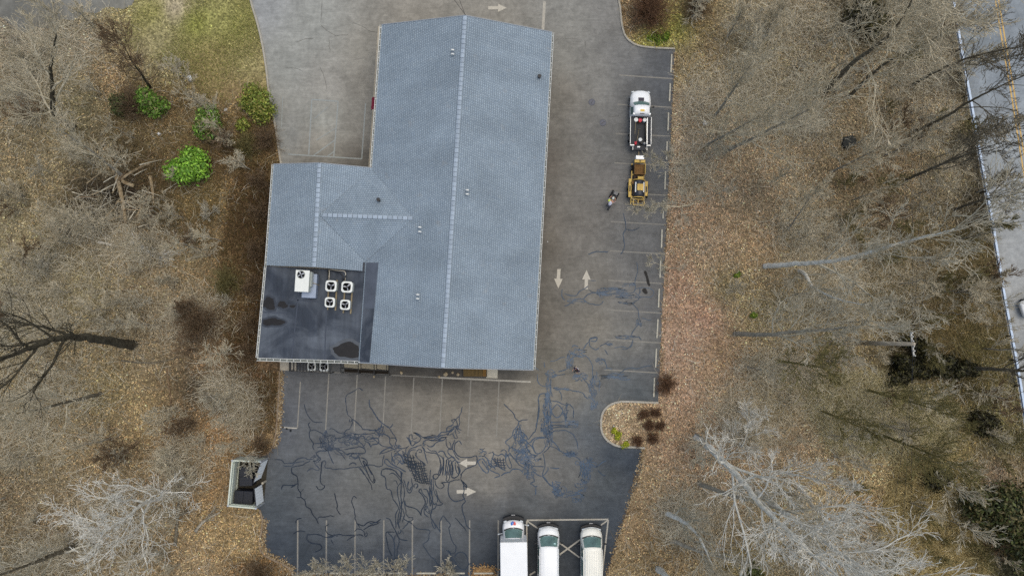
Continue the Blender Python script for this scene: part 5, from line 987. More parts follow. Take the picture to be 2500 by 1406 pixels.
# ------------------------------------------------------------------ guardrail and utility pole
gp = smooth_path(UN([(x - 5, y) for x, y in ROAD_PX[:13]]), 1.0); gr = thing('guardrail', 'long bluish white guardrail between the woods and the road', 'guardrail', (float(gp[0][0]), float(gp[0][1]), 0)); o0 = gp[0]
T = np.gradient(gp, axis=0); T /= np.linalg.norm(T, axis=1, keepdims=True); N = np.stack([-T[:, 1], T[:, 0]], 1); rings = []
prof = [(.0, .45), (.08, .50), (.02, .57), (.08, .64), (.0, .70), (-.03, .70), (.03, .64), (-.03, .57), (.03, .50), (-.03, .45)]
for k in range(len(gp)): rings.append([(gp[k][0] - o0[0] + N[k][0] * u, gp[k][1] - o0[1] + N[k][1] * u, z) for u, z in prof])
M_gal = plain('galvanised_rail', A(190, 206, 228), .5, .4, .12, 1.5, .1); obj('rail_beam', MB().loft(rings), M_gal, gr)
obj('rail_cap', MB().loft([[(gp[k][0] - o0[0] + N[k][0] * u, gp[k][1] - o0[1] + N[k][1] * u, z) for u, z in ((-.09, .705), (.11, .705), (.11, .73), (-.09, .73))] for k in range(len(gp))]), M_gal, gr)
pm = MB().box((0, 0, .3), (.12, .16, .72)).mesh('rail_post'); pm.materials.append(M_dark); s_ = 0
for k in range(1, len(gp)):
    s_ += np.linalg.norm(gp[k] - gp[k - 1])
    if s_ > 1.9: s_ = 0; link('rail_post', pm, gr, (gp[k][0] - o0[0] + N[k][0] * -.11, gp[k][1] - o0[1] + N[k][1] * -.11, 0), math.atan2(T[k][1], T[k][0]))
pb = U(2092,836); up_ = thing('utility_pole', 'tall wooden utility pole with white insulators on its crossarm', 'utility pole', tuple(pb)); PH = 9.1
obj('shaft', MB().tube([(0, 0, -.1), (0, 0, 4), (.06, .05, PH)], [.24, .20, .16], 12), plain('pale_pole_wood', A(176, 166, 150), .9, .2, .25, 3), up_, smooth=True)
ca = obj('crossarm', MB().bar((.16, -.95, PH - .25), (.0, 1.0, PH - .25), .11, .13), plain('pale_arm_wood', A(214, 212, 206), .8, .2, .1, 3), up_)
for y in (-.9, -.5, -.15, .3, .65, .95): obj('insulator', MB().cyl((.08 - y * .08, y, PH - .19), .07, .2, 10, r2=.04), M_pvc, up_)
for k, y in enumerate((-.9, .3, .95)):
    p0 = Vector((pb.x + .08 - y * .08, pb.y + y, PH)); w_ = MB().tube([p0 + Vector((1.5 * s - y * s, 14 * s, -.6 * s * s * .3)) for s in np.linspace(-3, 3, 13)], .012, 4); o = obj('power_line', w_, M_dark); tag(o, ['overhead wire from the lower end of the crossarm', 'overhead wire from the middle of the crossarm', 'overhead wire from the upper end of the crossarm'][k], 'wire', 'wires on the utility pole')
for k, (p, q) in enumerate((((1137,38,6.45),(1040,-110,8.2)), ((1136,38,6.3),(1085,-110,8.0)))):
    a, b = U(*p), U(*q); o = obj('service_wire', MB().tube([a.lerp(b, s) - Vector((0, 0, .6 * math.sin(math.pi * s))) for s in np.linspace(0, 1, 9)], .02, 5), M_dark); tag(o, ['dark service wire to the gable peak, leftmost at the top', 'dark service wire to the gable peak, rightmost at the top'][k], 'wire', 'service wires at the gable')
o = obj('concrete_drain_box', MB().prism(blob(2068,349,16,16,9,0,24,0), 0, .45), plain('dark_grey_concrete', A(58, 58, 54), .85, .2, .3, 3), bevel=.05); tag(o, 'squat dark grey stump in the leaf litter near the road', 'stump')
# ------------------------------------------------------------------ people
def skin_body(name, verts, edges, radii, mat, parent, sub=1):
    me = bpy.data.meshes.new(name); me.from_pydata(verts, edges, []); me.materials.append(mat); o = link(name, me, parent)
    m = o.modifiers.new('skin', 'SKIN'); m.use_smooth_shade = True
    for i, r in enumerate(radii): me.skin_vertices[0].data[i].radius = (r, r) if not isinstance(r, tuple) else r; me.skin_vertices[0].data[i].use_root = (i == 0)
    s = o.modifiers.new('sub', 'SUBSURF'); s.levels = s.render_levels = sub; return o
def person(label, loc, rz, J, cols, hat):
    """J: joint positions, +y is the way the person faces"""
    t = thing('person', label, 'person', loc, rz)
    skin_m, shirt_m, leg_m, hat_m = cols
    names = ['pelvis', 'belly', 'chest', 'neck', 'head', 'crown', 'shL', 'elL', 'wrL', 'haL', 'shR', 'elR', 'wrR', 'haR', 'hipL', 'knL', 'anL', 'toL', 'hipR', 'knR', 'anR', 'toR']
    ix = {n: i for i, n in enumerate(names)}; E_ = [('pelvis', 'belly'), ('belly', 'chest'), ('chest', 'neck'), ('neck', 'head'), ('head', 'crown')]
    for s in 'LR': E_ += [('chest', 'sh' + s), ('sh' + s, 'el' + s), ('el' + s, 'wr' + s), ('wr' + s, 'ha' + s), ('pelvis', 'hip' + s), ('hip' + s, 'kn' + s), ('kn' + s, 'an' + s), ('an' + s, 'to' + s)]
    R = dict(pelvis=.13, belly=.13, chest=.15, neck=.06, head=.095, crown=.07); 
    for s in 'LR': R.update({'sh' + s: .065, 'el' + s: .045, 'wr' + s: .032, 'ha' + s: .04, 'hip' + s: .09, 'kn' + s: .06, 'an' + s: .042, 'to' + s: .038})
    fingers = []
    V = [J[n] for n in names]; ed = [(ix[a], ix[b]) for a, b in E_]; rr = [R[n] for n in names]
    for s in 'LR':
        h = Vector(J['ha' + s]); d = (h - Vector(J['wr' + s])).normalized(); sd = d.cross(Vector((0, 0, 1))).normalized()
        for k, ln in enumerate((.05, .075, .085, .078, .06)):
            o_ = (k - 2) * .02; base = h + sd * o_ + d * (.0 if k == 0 else .02); tip = base + d * ln + sd * (.03 if k == 0 else 0) * -1 + Vector((0, 0, -.02)); V += [tuple(base), tuple(tip)]; n0 = len(V) - 2; ed += [(ix['ha' + s], n0), (n0, n0 + 1)]; rr += [.011, .009]
    b = skin_body('body', V, ed, rr, skin_m, t)
    def cloth(nm, keep, grow, mat):
        sub = [n for n in names if n in keep]; m = {n: i for i, n in enumerate(sub)}; ee = [(m[a], m[c]) for a, c in E_ if a in m and c in m]; return skin_body(nm, [J[n] for n in sub], ee, [R[n] + grow for n in sub], mat, t)
    cloth('shirt', ('pelvis', 'belly', 'chest', 'shL', 'elL', 'shR', 'elR'), .035, shirt_m); cloth('trousers', ('pelvis', 'hipL', 'knL', 'anL', 'hipR', 'knR', 'anR'), .025, leg_m)
    for s in 'LR': a_, b_ = Vector(J['an' + s]), Vector(J['to' + s]); obj('shoe', MB().loft([[(p.x + q * math.cos(u), p.y + q * 1.1 * math.sin(u), z) for u in np.linspace(0, 2 * math.pi, 11)[:-1]] for p, q, z in (((a_ + b_) / 2, .085, .0), ((a_ + b_) / 2, .09, .05), ((a_ + b_) / 2, .06, .1))]), M_trimblk, t)
    hd = Vector(J['head']); cr_ = Vector(J['crown']); up = (cr_ - hd).normalized(); obj('cap' if hat else 'hair', MB().loft([[tuple(hd + up * z + (Vector((1, 0, 0)) * math.cos(u) + up.cross(Vector((1, 0, 0))) * math.sin(u)) * q) for u in np.linspace(0, 2 * math.pi, 15)[:-1]] for z, q in ((-.02 if not hat else .03, .125), (.06, .13), (.12, .11), (.16, .06), (.17, .02))]), hat_m, t, smooth=True)
    fw = up.cross(Vector((1, 0, 0))); fw = fw if fw.y > 0 else -fw
    obj('nose', MB().loft([[tuple(hd + fw * d_ + up * z + Vector((x, 0, 0))) for x, z in ((-.016, -.03), (.016, -.03), (0, .03))] for d_ in (.09, .125)]), skin_m, t)
    for x in (-.035, .035): obj('eye', MB().cyl(tuple(hd + fw * .10 + up * .01 + Vector((x, 0, 0))), .011, .01, 8), M_trimblk, t)
    if hat: obj('cap_brim', MB().prism([tuple((hd + fw * (.1 + .1 * math.cos(u)) + Vector((.1 * math.sin(u), 0, 0))).xy) for u in np.linspace(-math.pi / 2, math.pi / 2, 9)], hd.z + .06, hd.z + .075), hat_m, t)
    return t
M_skin = plain('skin', A(196, 150, 124), .6, .3, .06, 6); M_shirt = plain('white_shirt', A(222, 222, 236), .8, .2, .08, 6); M_jean = plain('dark_work_trousers', A(70, 72, 78), .85, .2, .15, 5); M_cap = plain('pale_cap', A(206, 208, 200), .8, .2, .08, 5); M_vest = plain('hi_vis_yellow', A(206, 216, 90), .7, .2, .1, 5)
JW = dict(pelvis=(0, -.02, .92), belly=(0, .10, 1.08), chest=(0, .30, 1.30), neck=(0, .46, 1.43), head=(0, .56, 1.52), crown=(0, .60, 1.62), shL=(-.20, .32, 1.32), elL=(-.30, .50, 1.08), wrL=(-.24, .72, .98), haL=(-.22, .79, .96), shR=(.20, .32, 1.32), elR=(.30, .50, 1.08), wrR=(.24, .72, .98), haR=(.22, .79, .96), hipL=(-.11, -.02, .86), knL=(-.13, .16, .48), anL=(-.13, .02, .09), toL=(-.13, .17, .04), hipR=(.11, -.02, .86), knR=(.13, .02, .47), anR=(.13, -.30, .10), toR=(.14, -.16, .04))
pp = U(1484,505); hd_ = U(1497,481) - pp; rzp = math.atan2(hd_.y, hd_.x) - math.pi / 2
w1_ = person('worker in white shirt and pale cap pushing a small black machine', tuple(pp), rzp, JW, (M_skin, M_shirt, M_jean, M_cap), True)
obj('safety_vest', MB().loft([[(-.22 + q * math.cos(u), .30 + q * 1.2 * math.sin(u), z) for u in np.linspace(0, 2 * math.pi, 11)[:-1]] for z, q in ((1.30, .11), (1.38, .12), (1.43, .07))]), M_vest, w1_)
q = pp + Vector((math.cos(rzp + math.pi / 2), math.sin(rzp + math.pi / 2), 0)) * 1.22
ct = thing('walk_behind_machine', 'small black and grey walk behind machine pushed by the worker', 'machine', tuple(q), rzp)
obj('frame', MB().box((0, 0, .42), (.56, .62, .22)), M_trimblk, ct, bevel=.03); obj('engine_box', MB().box((.04, .12, .66), (.40, .34, .26)), plain('grey_engine', A(112, 112, 112), .5, .35, .15, 5), ct, bevel=.03)
for s in (-1, 1): wheel(ct, s * .32, .22, .2, .1); wheel(ct, s * .32, -.22, .2, .1); obj('handlebar', MB().tube([(s * .2, -.2, .5), (s * .22, -.36, .9), (s * .22, -.46, .97)], .02, 6), M_trimblk, ct)
obj('exhaust', MB().cyl((-.2, .1, .5), .07, .22, 10), M_dark, ct)
JS = dict(pelvis=(0, 0, .93), belly=(0, .01, 1.10), chest=(0, .03, 1.34), neck=(0, .06, 1.50), head=(0, .09, 1.62), crown=(0, .09, 1.73), shL=(-.2, .02, 1.40), elL=(-.27, -.08, 1.13), wrL=(-.25, .10, .95), haL=(-.24, .17, .93), shR=(.2, .02, 1.40), elR=(.28, .02, 1.12), wrR=(.24, .22, 1.0), haR=(.22, .29, .99), hipL=(-.1, 0, .88), knL=(-.11, .14, .5), anL=(-.11, .18, .09), toL=(-.11, .33, .04), hipR=(.1, 0, .88), knR=(.11, -.02, .48), anR=(.11, -.22, .12), toR=(.12, -.10, .04))
w2_ = person('person in dark purple jacket and pale trousers walking across the lot', tuple(U(1405,900.5)), math.radians(140), JS, (M_skin, plain('dark_purple_jacket', A(58, 52, 74), .7, .25, .15, 5), plain('cream_trousers', A(206, 190, 176), .8, .2, .08, 5), plain('black_hair', A(18, 17, 20), .5, .3, .2, 20)), False)
obj('back_print', MB().box((.02, -.155, 1.42), (.17, .03, .2)), M_shirt, w2_)
# ------------------------------------------------------------------ vegetation
def bark(name, c1, c2, scale=2.5, rough=.9):
    t = NT(name); t.rough(rough, .15); co = t.coord(); f = t.noise(co, scale, 5, .65, .4)
    c = t.mix(t.rng(f, .38, .62, 0, 1), c1, c2); t.base(t.scale(c, t.rng(t.noise(co, scale * 7, 3), .25, .75, .85, 1.15))); return t.m
M_pale = bark('pale_sycamore_bark', A(244, 241, 232), A(206, 200, 186)); M_grey = bark('grey_twig_bark', A(224, 212, 186), A(184, 172, 146)); M_drk = bark('dark_wet_bark', A(128, 120, 104), A(90, 83, 71), 3); M_dk2 = bark('black_mossy_bark', A(92, 86, 72), A(58, 53, 44), 3)
M_tan = bark('tan_dead_wood', A(180, 162, 132), A(132, 112, 84)); M_brn = bark('brown_twig_bark', A(140, 120, 96), A(104, 84, 64)); M_red = bark('red_brown_twigs', A(142, 110, 86), A(104, 79, 60)); M_olv = bark('olive_twigs', A(146, 136, 92), A(104, 98, 62)); M_trk = bark('grey_trunk_bark', A(182, 174, 158), A(138, 130, 116), 3)
M_pgr = bark('pale_grey_twigs', A(212, 204, 184), A(172, 163, 142))
def nrm3(x, y, z):
    l = math.sqrt(x * x + y * y + z * z) + 1e-9; return x / l, y / l, z / l
def branch(p, d, L, r, lvl, mx, segs, R, par):
    n = (0, 6, 4, 3, 2)[lvl]; s = L / n; px, py, pz = p; dx, dy, dz = d; g = R.gauss
    wig = par['wig']; upb = par['up']
    for i in range(n):
        dx, dy, dz = nrm3(dx + g(0, wig), dy + g(0, wig), dz + g(0, wig) + upb)
        r1 = max(r * (1 - .16 * (4 if n < 4 else 3) / n * 1.2), par['rmin']); qx, qy, qz = px + dx * s, py + dy * s, pz + dz * s
        if qz < .1: qz = .1
        segs.append((px, py, pz, qx, qy, qz, r, r1, lvl))
        if lvl < mx and (i > 0 or lvl > 1):
            k = par['kids'][lvl]; k = int(k) + (R.random() < k % 1)
            for _ in range(k):
                ax, ay, az = nrm3(g(0, 1), g(0, 1), g(0, 1) * .7); a = R.uniform(*par['ang']); ca, sa = math.cos(a), math.sin(a)
                dot = ax * dx + ay * dy + az * dz; ax, ay, az = nrm3(ax - dot * dx, ay - dot * dy, az - dot * dz)
                branch((qx, qy, qz), (dx * ca + ax * sa, dy * ca + ay * sa, dz * ca + az * sa), L * R.uniform(.38, .62) * (1 - .35 * i / n), max(r1 * R.uniform(.42, .62), par['rmin']), lvl + 1, mx, segs, R, par)
        px, py, pz, r = qx, qy, qz, r1
def seg_mesh(name, segs):
    Vs, Fs, o = [], [], 0
    S = np.array(segs, float)
    for n, msk in ((5, S[:, 8] <= 1), (3, S[:, 8] > 1)):
        B = S[msk]
        if not len(B): continue
        p, q = B[:, :3], B[:, 3:6]; d = q - p; d /= np.linalg.norm(d, axis=1, keepdims=True) + 1e-9; q = q + d * B[:, 7:8] * .6
        ref = np.where(np.abs(d[:, 2:3]) < .9, np.array([[0, 0, 1.]]), np.array([[1., 0, 0]])); a = np.cross(d, ref); a /= np.linalg.norm(a, axis=1, keepdims=True); b = np.cross(d, a)
        th = np.arange(n) * 2 * np.pi / n; ring = a[:, None] * np.cos(th)[None, :, None] + b[:, None] * np.sin(th)[None, :, None]
        V = np.concatenate([p[:, None] + ring * B[:, 6, None, None], q[:, None] + ring * B[:, 7, None, None]], 1).reshape(-1, 3)
        k = np.arange(n); f = np.stack([k, (k + 1) % n, (k + 1) % n + n, k + n], 1); F = (np.arange(len(B))[:, None, None] * 2 * n + f[None]).reshape(-1, 4) + o
        Vs.append(V); Fs.append(F); o += len(V)
    return fast_mesh(name, np.concatenate(Vs), np.concatenate(Fs), None, True)
DEF = dict(wig=.12, up=.07, rmin=.016, kids=(0, 1.45, 1.25, .9), ang=(.3, .75))
def tree(label, pts, r0, mat, twig, nlimb=9, ll=.42, mx=4, seed=0, name='bare_tree', start=.3, group=None, cat='tree', r1=None, build_only=False, **kw):
    """pts: trunk line as (px, py, z) photo pixels + height above ground; the first sits on the ground"""
    R = random.Random(seed); par = dict(DEF); par.update(kw)
    base = G(pts[0][0], pts[0][1]); P = [Vector((0, 0, -.1))] + [U(x, y, z) - base for x, y, z in pts[1:]]
    Pn = smooth_path([tuple(p) for p in P], .5) if len(P) > 2 else np.array([tuple(P[0].lerp(P[1], k / 8)) for k in range(9)])
    n = len(Pn); L = float(np.sum(np.linalg.norm(np.diff(Pn, axis=0), axis=1))); rt = r1 if r1 is not None else r0 * .16
    for k in range(2, n): Pn[k] += np.array([R.gauss(0, .03 * r0 * 4), R.gauss(0, .03 * r0 * 4), 0])
    rad = [r0 * (1.25 if k == 0 else 1) * (1 - k / (n - 1)) + rt * k / (n - 1) for k in range(n)]
    segs = []
    for b in range(nlimb):
        u = start + (1 - start) * (b + R.random() * .8) / nlimb; k = min(n - 2, int(u * (n - 1))); p = Pn[k]; td = Pn[k + 1] - Pn[k]; td = td / (np.linalg.norm(td) + 1e-9)
        a = b * 2.4 + R.uniform(-.5, .5); ang = R.uniform(*par.get('limb', (.35, .8))) * (1.15 - .4 * u); out = np.array([math.cos(a), math.sin(a), 0.0]); d = td * math.cos(ang) + out * math.sin(ang)
        branch(tuple(p), nrm3(*d), L * ll * R.uniform(.6, 1.0) * (1.2 - .6 * u), max(rad[k] * R.uniform(.4, .6), .02), 1, mx, segs, R, par)
    td = Pn[-1] - Pn[-2]; td /= np.linalg.norm(td) + 1e-9
    for b in range(2): branch(tuple(Pn[-1]), nrm3(*(td + np.array([R.gauss(0, .3), R.gauss(0, .3), .1]))), L * .22, rt * .9, 1, mx, segs, R, par)
    t = thing(name, label, cat, tuple(base), group=group)
    obj('trunk', MB().tube(Pn.tolist(), rad, 9), mat, t, smooth=True, recalc=False); me = seg_mesh('crown', segs); me.materials.append(twig); link('crown', me, t); return t
def vtop(px, py, h, lean=(0, 0)):
    """pixel where the top of a vertical tree of height h on (px,py) shows"""
    b = U(px, py); q = Vector((b.x + lean[0], b.y + lean[1], h)); 
    x, y, z = q.x, q.y, q.z - CAM_H; yc = y * C_ + z * S_; zc = -y * S_ + z * C_
    return (1250 + FPX * x / -zc, 703 - FPX * yc / -zc, h)

# large trees, right woods
tree('big white barked sycamore with bent trunk right of the lot', [(1866,650,0),(1935,645,4.5),(2010,640,9),(2090,625,13),(2210,590,18.5),(2330,560,23)], .26, M_pale, M_pgr, 11, .30, 4, 1, 'sycamore_tree', .30)
tree('smaller white sycamore forking below the big bent one', [(1950,660,0),(1968,672,2.5),(1985,700,4.5),(2040,728,8),(2120,745,12)], .2, M_pale, M_pgr, 9, .34, 4, 2, 'sycamore_tree', .15)
tree('straight grey trunked tree lying radially below the sycamores', [(1795,815,0),(1870,816,7),(1960,808,12),(2100,795,18)], .26, M_trk, M_pgr, 9, .30, 4, 3, 'bare_tree', .35)
tree('tall pale sycamore with grey trunk base below the rounded island', [(1700,1066,0),(1745,1105,6),(1800,1160,11),(1860,1235,16),(1960,1330,22),(2060,1420,27)], .34, M_pale, M_pale, 17, .30, 4, 4, 'sycamore_tree', .28)
tree('pale sycamore in the bottom right woods with broad white crown', [(1848,1200,0),(1900,1240,6),(1985,1300,12),(2080,1370,18),(2140,1420,22)], .30, M_pale, M_pale, 13, .32, 4, 5, 'sycamore_tree', .3)
tree('bare grey tree with short thick trunk beside the tall pale sycamore', [(1705,1178,0),(1760,1200,4.5),(1860,1230,10),(1950,1255,14)], .24, M_trk, M_pgr, 8, .32, 4, 6, 'bare_tree', .35)
tree('white fan branched small sycamore near the lower lot edge', [(1626,1252,0),(1660,1268,3.2),(1700,1300,6.5),(1740,1380,10)], .26, M_pale, M_pgr, 11, .42, 4, 7, 'sycamore_tree', .15)
tree('leaning grey tree at the foot of the lower lot', [(1637,1319,0),(1700,1342,3),(1800,1372,7)], .22, M_trk, M_pgr, 7, .40, 4, 8, 'bare_tree', .3)
tree('thick pale trunk cut by the bottom edge of the picture', [(1607,1388,0),(1640,1420,5),(1700,1500,12)], .32, M_pale, M_pgr, 6, .25, 3, 9, 'sycamore_tree', .5)
tree('small white twiggy tree above the tall pale sycamore', [(1808,1092,0),(1818,1075,3),(1830,1030,6.5)], .10, M_pale, M_pale, 9, .5, 4, 10, 'sapling_tree', .15)
tree('low white crowned tree right of the tall pale sycamore', [(1900,1150,0),(1950,1160,4),(2030,1180,8)], .13, M_pale, M_pale, 9, .45, 4, 11, 'sapling_tree', .1)
tree('white crowned tree in the bottom right corner of the pale grove', [(1960,1210,0),(2010,1260,6),(2100,1350,13)], .2, M_pale, M_pale, 11, .4, 4, 12, 'sycamore_tree', .3)
tree('pale twiggy tree leaning over the kettle trailer', [(1692,498,0),(1655,505,3),(1618,502,4.5),(1585,512,5.5)], .10, M_grey, M_pgr, 9, .40, 4, 13, 'leaning_tree', .15)
tree('thin pale tree reaching over the wheel stops above the trailer', [(1668,400,0),(1645,398,2.2),(1600,395,4)], .07, M_grey, M_pgr, 8, .5, 4, 14, 'leaning_tree', .2)
tree('thin pale tree beside the lower wheel stops', [(1642,655,0),(1625,652,2),(1596,640,3.5)], .05, M_grey, M_pgr, 5, .45, 3, 15, 'leaning_tree', .2)
tree('dark thick forked tree at the top right before the road', [(2012,224,0),(2076,160,7),(2159,96,13),(2200,50,17),(2235,-20,22)], .26, M_drk, M_grey, 15, .42, 4, 16, 'bare_tree', .3)
tree('dark tree leaning beside the thick forked one', [(2068,240,0),(2151,163,8),(2223,127,13),(2300,85,17)], .18, M_drk, M_grey, 14, .45, 4, 17, 'bare_tree', .3)
tree('dark straight tree whose crown spreads over the upper road', [(2235,322,0),(2319,279,7),(2360,252,10),(2440,212,15),(2520,175,19)], .17, M_drk, M_drk, 8, .4, 4, 18, 'bare_tree', .4, up=.02)
tree('dark tree below the straight one reaching the guardrail', [(2210,440,0),(2280,410,5.5),(2340,384,9),(2440,350,14)], .16, M_drk, M_drk, 8, .38, 4, 19, 'bare_tree', .3)
tree('slim dark tree near the top of the guardrail', [(2227,207,0),(2319,159,6.5),(2410,130,11.5),(2520,110,17)], .15, M_drk, M_drk, 7, .38, 4, 20, 'bare_tree', .35)
tree('dark low tree beside the guardrail bend', [(2330,512,0),(2398,488,5),(2460,478,8.5),(2530,462,12)], .15, M_drk, M_drk, 8, .4, 4, 21, 'bare_tree', .3)
tree('dark twisted tree leaning across the lower guardrail', [(2360,900,0),(2430,900,4.5),(2480,905,7.5),(2560,900,12)], .22, M_drk, M_drk, 9, .36, 4, 22, 'bare_tree', .35)
for k, (b, t_, lab) in enumerate([((1743,287),(1838,152),'grey tree in the upper right woods nearest the pickup'),((1725,355),(1850,286),'slim grey tree right of the kettle trailer'),((1767,373),(1975,268),'long slim grey tree right of the kettle trailer'),((1860,102),(1902,20),'grey tree at the top middle of the right woods'),((1776,92),(1810,30),'short grey tree behind the top island'),((1925,560),(1985,470),'grey bushy tree above the big sycamore'),((2290,180),(2420,130),'grey tree overhanging the guardrail at the top'),((2385,470),(2460,430),'grey tree twigs over the middle guardrail'),((2380,330),(2480,300),'grey tree twigs over the upper guardrail'),((2400,690),(2450,668),'small grey tree at the guardrail above the car'),((2380,560),(2460,545),'tan grey tree at the guardrail bend'),((2110,950),(2290,1000),'wide tan tree in the right woods below the pole'),((2000,1000),(2120,1050),'tan tree left of the wide tan one'),((2150,1060),(2330,1130),'tan crowned tree near the lower road'),((1900,880),(2020,900),'thin tan tree below the straight grey trunk'),((2030,420),(2150,360),'thin grey tree below the dark stump')]):
    b0 = U(*b); best = min(np.arange(3, 24, .5), key=lambda h: (U(*t_, h) - b0).xy.length); lean = U(*t_, float(best))
    tn_ = k in (10, 11, 12, 13, 14)
    tree(lab, [(*b, 0), ((b[0] + t_[0]) / 2, (b[1] + t_[1]) / 2, float(best) * .52), (*t_, float(best))], .05 + .008 * best, M_olv if tn_ else M_trk, M_olv if tn_ else M_grey, 11, .42, 4, 40 + k, 'slim_tree', .2)
# left woods
tree('huge dark trunked tree splitting toward the left edge', [(326,842,0),(245,830,6),(155,822,11.5),(60,855,16),(-40,890,21)], (.46), M_dk2, M_dk2, 12, .36, 3, 70, 'bare_tree', .45)
tree('dark mossy tree with upright fork at the upper left', [(180,312,0),(132,278,5),(128,210,8.5),(124,165,10.5),(138,82,14)], .3, M_dk2, M_grey, 12, .36, 4, 71, 'bare_tree', .22)
tree('dark slim tree above the upper left green shrub', [(368,215,0),(345,180,4.5),(325,155,7),(300,110,10)], .15, M_dk2, M_brn, 10, .42, 4, 72, 'bare_tree', .25)
tree('white crooked sycamore crown in the lower left woods', [(405,1212,0),(350,1228,5),(310,1262,8),(250,1300,12)], .24, M_pale, M_pale, 16, .5, 4, 73, 'sycamore_tree', .2, wig=.2, limb=(.7, 1.3), ang=(.4, 1.0))
tree('pale grey tree spreading at the left below the huge trunk', [(250,960,0),(150,985,6),(40,1010,12)], .2, M_drk, M_grey, 11, .4, 4, 74, 'bare_tree', .25)
tree('grey mossy tree at the bottom left corner', [(190,1330,0),(90,1370,6),(-20,1410,12)], .26, M_drk, M_pgr, 11, .4, 4, 75, 'bare_tree', .2)
tree('grey crooked tree left of the dumpster enclosure', [(432,1190,0),(428,1160,3),(418,1115,5)], .12, M_trk, M_grey, 8, .45, 4, 76, 'bare_tree', .2)
tree('pale twiggy tree overhanging the dumpster enclosure', [(588,1102,0),(606,1118,3.2),(612,1140,4.6)], .06, M_grey, M_pgr, 7, .5, 3, 77, 'leaning_tree', .3)
tree('brown grey tree between the log pile and the lawn', [(300,430,0),(225,370,5),(150,320,9)], .16, M_trk, M_grey, 11, .42, 4, 78, 'bare_tree', .2)
for k, (b, t_, lab, mt) in enumerate([((120,640),(40,630),'grey twiggy tree at the left edge above the huge trunk',0),((250,560),(160,540),'pale grey twiggy tree left of the long fallen trunk',0),((520,520),(500,525),'small white spiky tree beside the left wall',2),((480,760),(440,745),'bushy brown twigged tree left of the flat roof',1),((60,480),(-10,460),'grey tree at the left edge beside the log pile',0),((430,690),(390,680),'thin grey tree in the middle of the left woods',0),((480,1030),(430,1045),'thin brown tree above the crooked grey one',1),((330,1090),(260,1115),'thin brown tree above the white sycamore crown',1),((90,160),(20,120),'grey tree at the upper left edge',0),((500,960),(540,985),'white bent tree fallen across the ditch',2),((60,1130),(-30,1150),'grey tree at the lower left edge',0),((330,740),(270,735),'thin grey tree above the huge dark trunk',0),((560,330),(545,345),'grey spiky tree in front of the dark green shrub',0)]):
    b0 = U(*b); best = min(np.arange(2.5, 16, .5), key=lambda h: (U(*t_, h) - b0).xy.length)
    tree(lab, [(*b, 0), ((b[0] + t_[0]) / 2, (b[1] + t_[1]) / 2, float(best) * .52), (*t_, float(best))], .04 + .008 * best, [M_trk, M_brn, M_pale][mt], [M_grey, M_brn, M_pgr][mt], 11, .5, 4, 90 + k, 'slim_tree', .12)
# twiggy brush at the bottom edge of the lot
for k, (x, h) in enumerate([(770,3.2),(835,3.6),(905,4.2),(965,3.4),(1090,2.2)]):
    tree(['pale brush at the bottom edge by the kerb', 'pale brush behind the second bottom stall', 'tallest pale brush at the bottom edge', 'pale brush right of the tallest bottom brush', 'small pale brush near the box truck'][k], [(x, 1402, 0), (x - 4, 1392, h * .5), (x + 6, 1382, h)], .05, M_tan, M_pgr, 7, .7, 4, 120 + k, 'brush_shrub', .05, cat='shrub', group='brush at the bottom edge')

# saplings: five kinds, copied
def proto(seed, h, mat, twig, nl, ll):
    R = random.Random(seed); P = np.array([(0, 0, -.1)] + [(R.gauss(0, .04) * k * h * .12, R.gauss(0, .04) * k * h * .12, h * k / 6) for k in range(1, 7)]); segs = []; n = 7; par = dict(DEF)
    for b in range(nl):
        k = R.randint(1, 5); a = R.uniform(0, 6.28); an = R.uniform(.4, 1.0); branch(tuple(P[k]), (math.cos(a) * math.sin(an), math.sin(a) * math.sin(an), math.cos(an)), h * ll * R.uniform(.6, 1.1), .022, 1, 3, segs, R, par)
    tr = MB().tube(P.tolist(), [.02 + .009 * h * (1 - k / 6) for k in range(7)], 6).mesh('trunk'); tr.materials.append(mat); cr_ = seg_mesh('crown', segs); cr_.materials.append(twig); return tr, cr_
PR = [proto(1, 4.5, M_trk, M_grey, 9, .4), proto(2, 3.2, M_brn, M_brn, 9, .5), proto(3, 5.5, M_trk, M_grey, 10, .35), proto(4, 3.0, M_pgr, M_pgr, 8, .5), proto(5, 2.2, M_olv, M_olv, 11, .7), proto(6, 4.0, M_trk, M_pgr, 9, .45)]
BLD_FP = [U2(905,60), U2(1352,75), U2(1310,905), U2(640,905), U2(625,880), U2(660,395), U2(905,400)]
KEEP = lambda XY: ~(inside(XY, LOT) | inside(XY, ROAD) | inside(XY, PAVE) | inside(XY, np.array(BLD_FP)))
ENC = np.array([U2(*p) for p in ((570,1105),(665,1105),(655,1240),(570,1240))])
def scatter(n, pxbox, seed, mind=0.0, extra=None):
    r = np.random.default_rng(seed); P = np.stack([r.uniform(pxbox[0], pxbox[2], n), r.uniform(pxbox[1], pxbox[3], n)], 1); XY = UN(P); k = KEEP(XY) & ~inside(XY, ENC)
    if mind:
        for Q in (LOT, ROAD): k &= edge_dist(XY, Q) > mind
    if extra is not None: k &= extra(P)
    return XY[k], P[k]
KND = ['slim grey', 'short brown', 'tall grey', 'small pale', 'bushy olive', 'pale twigged grey']
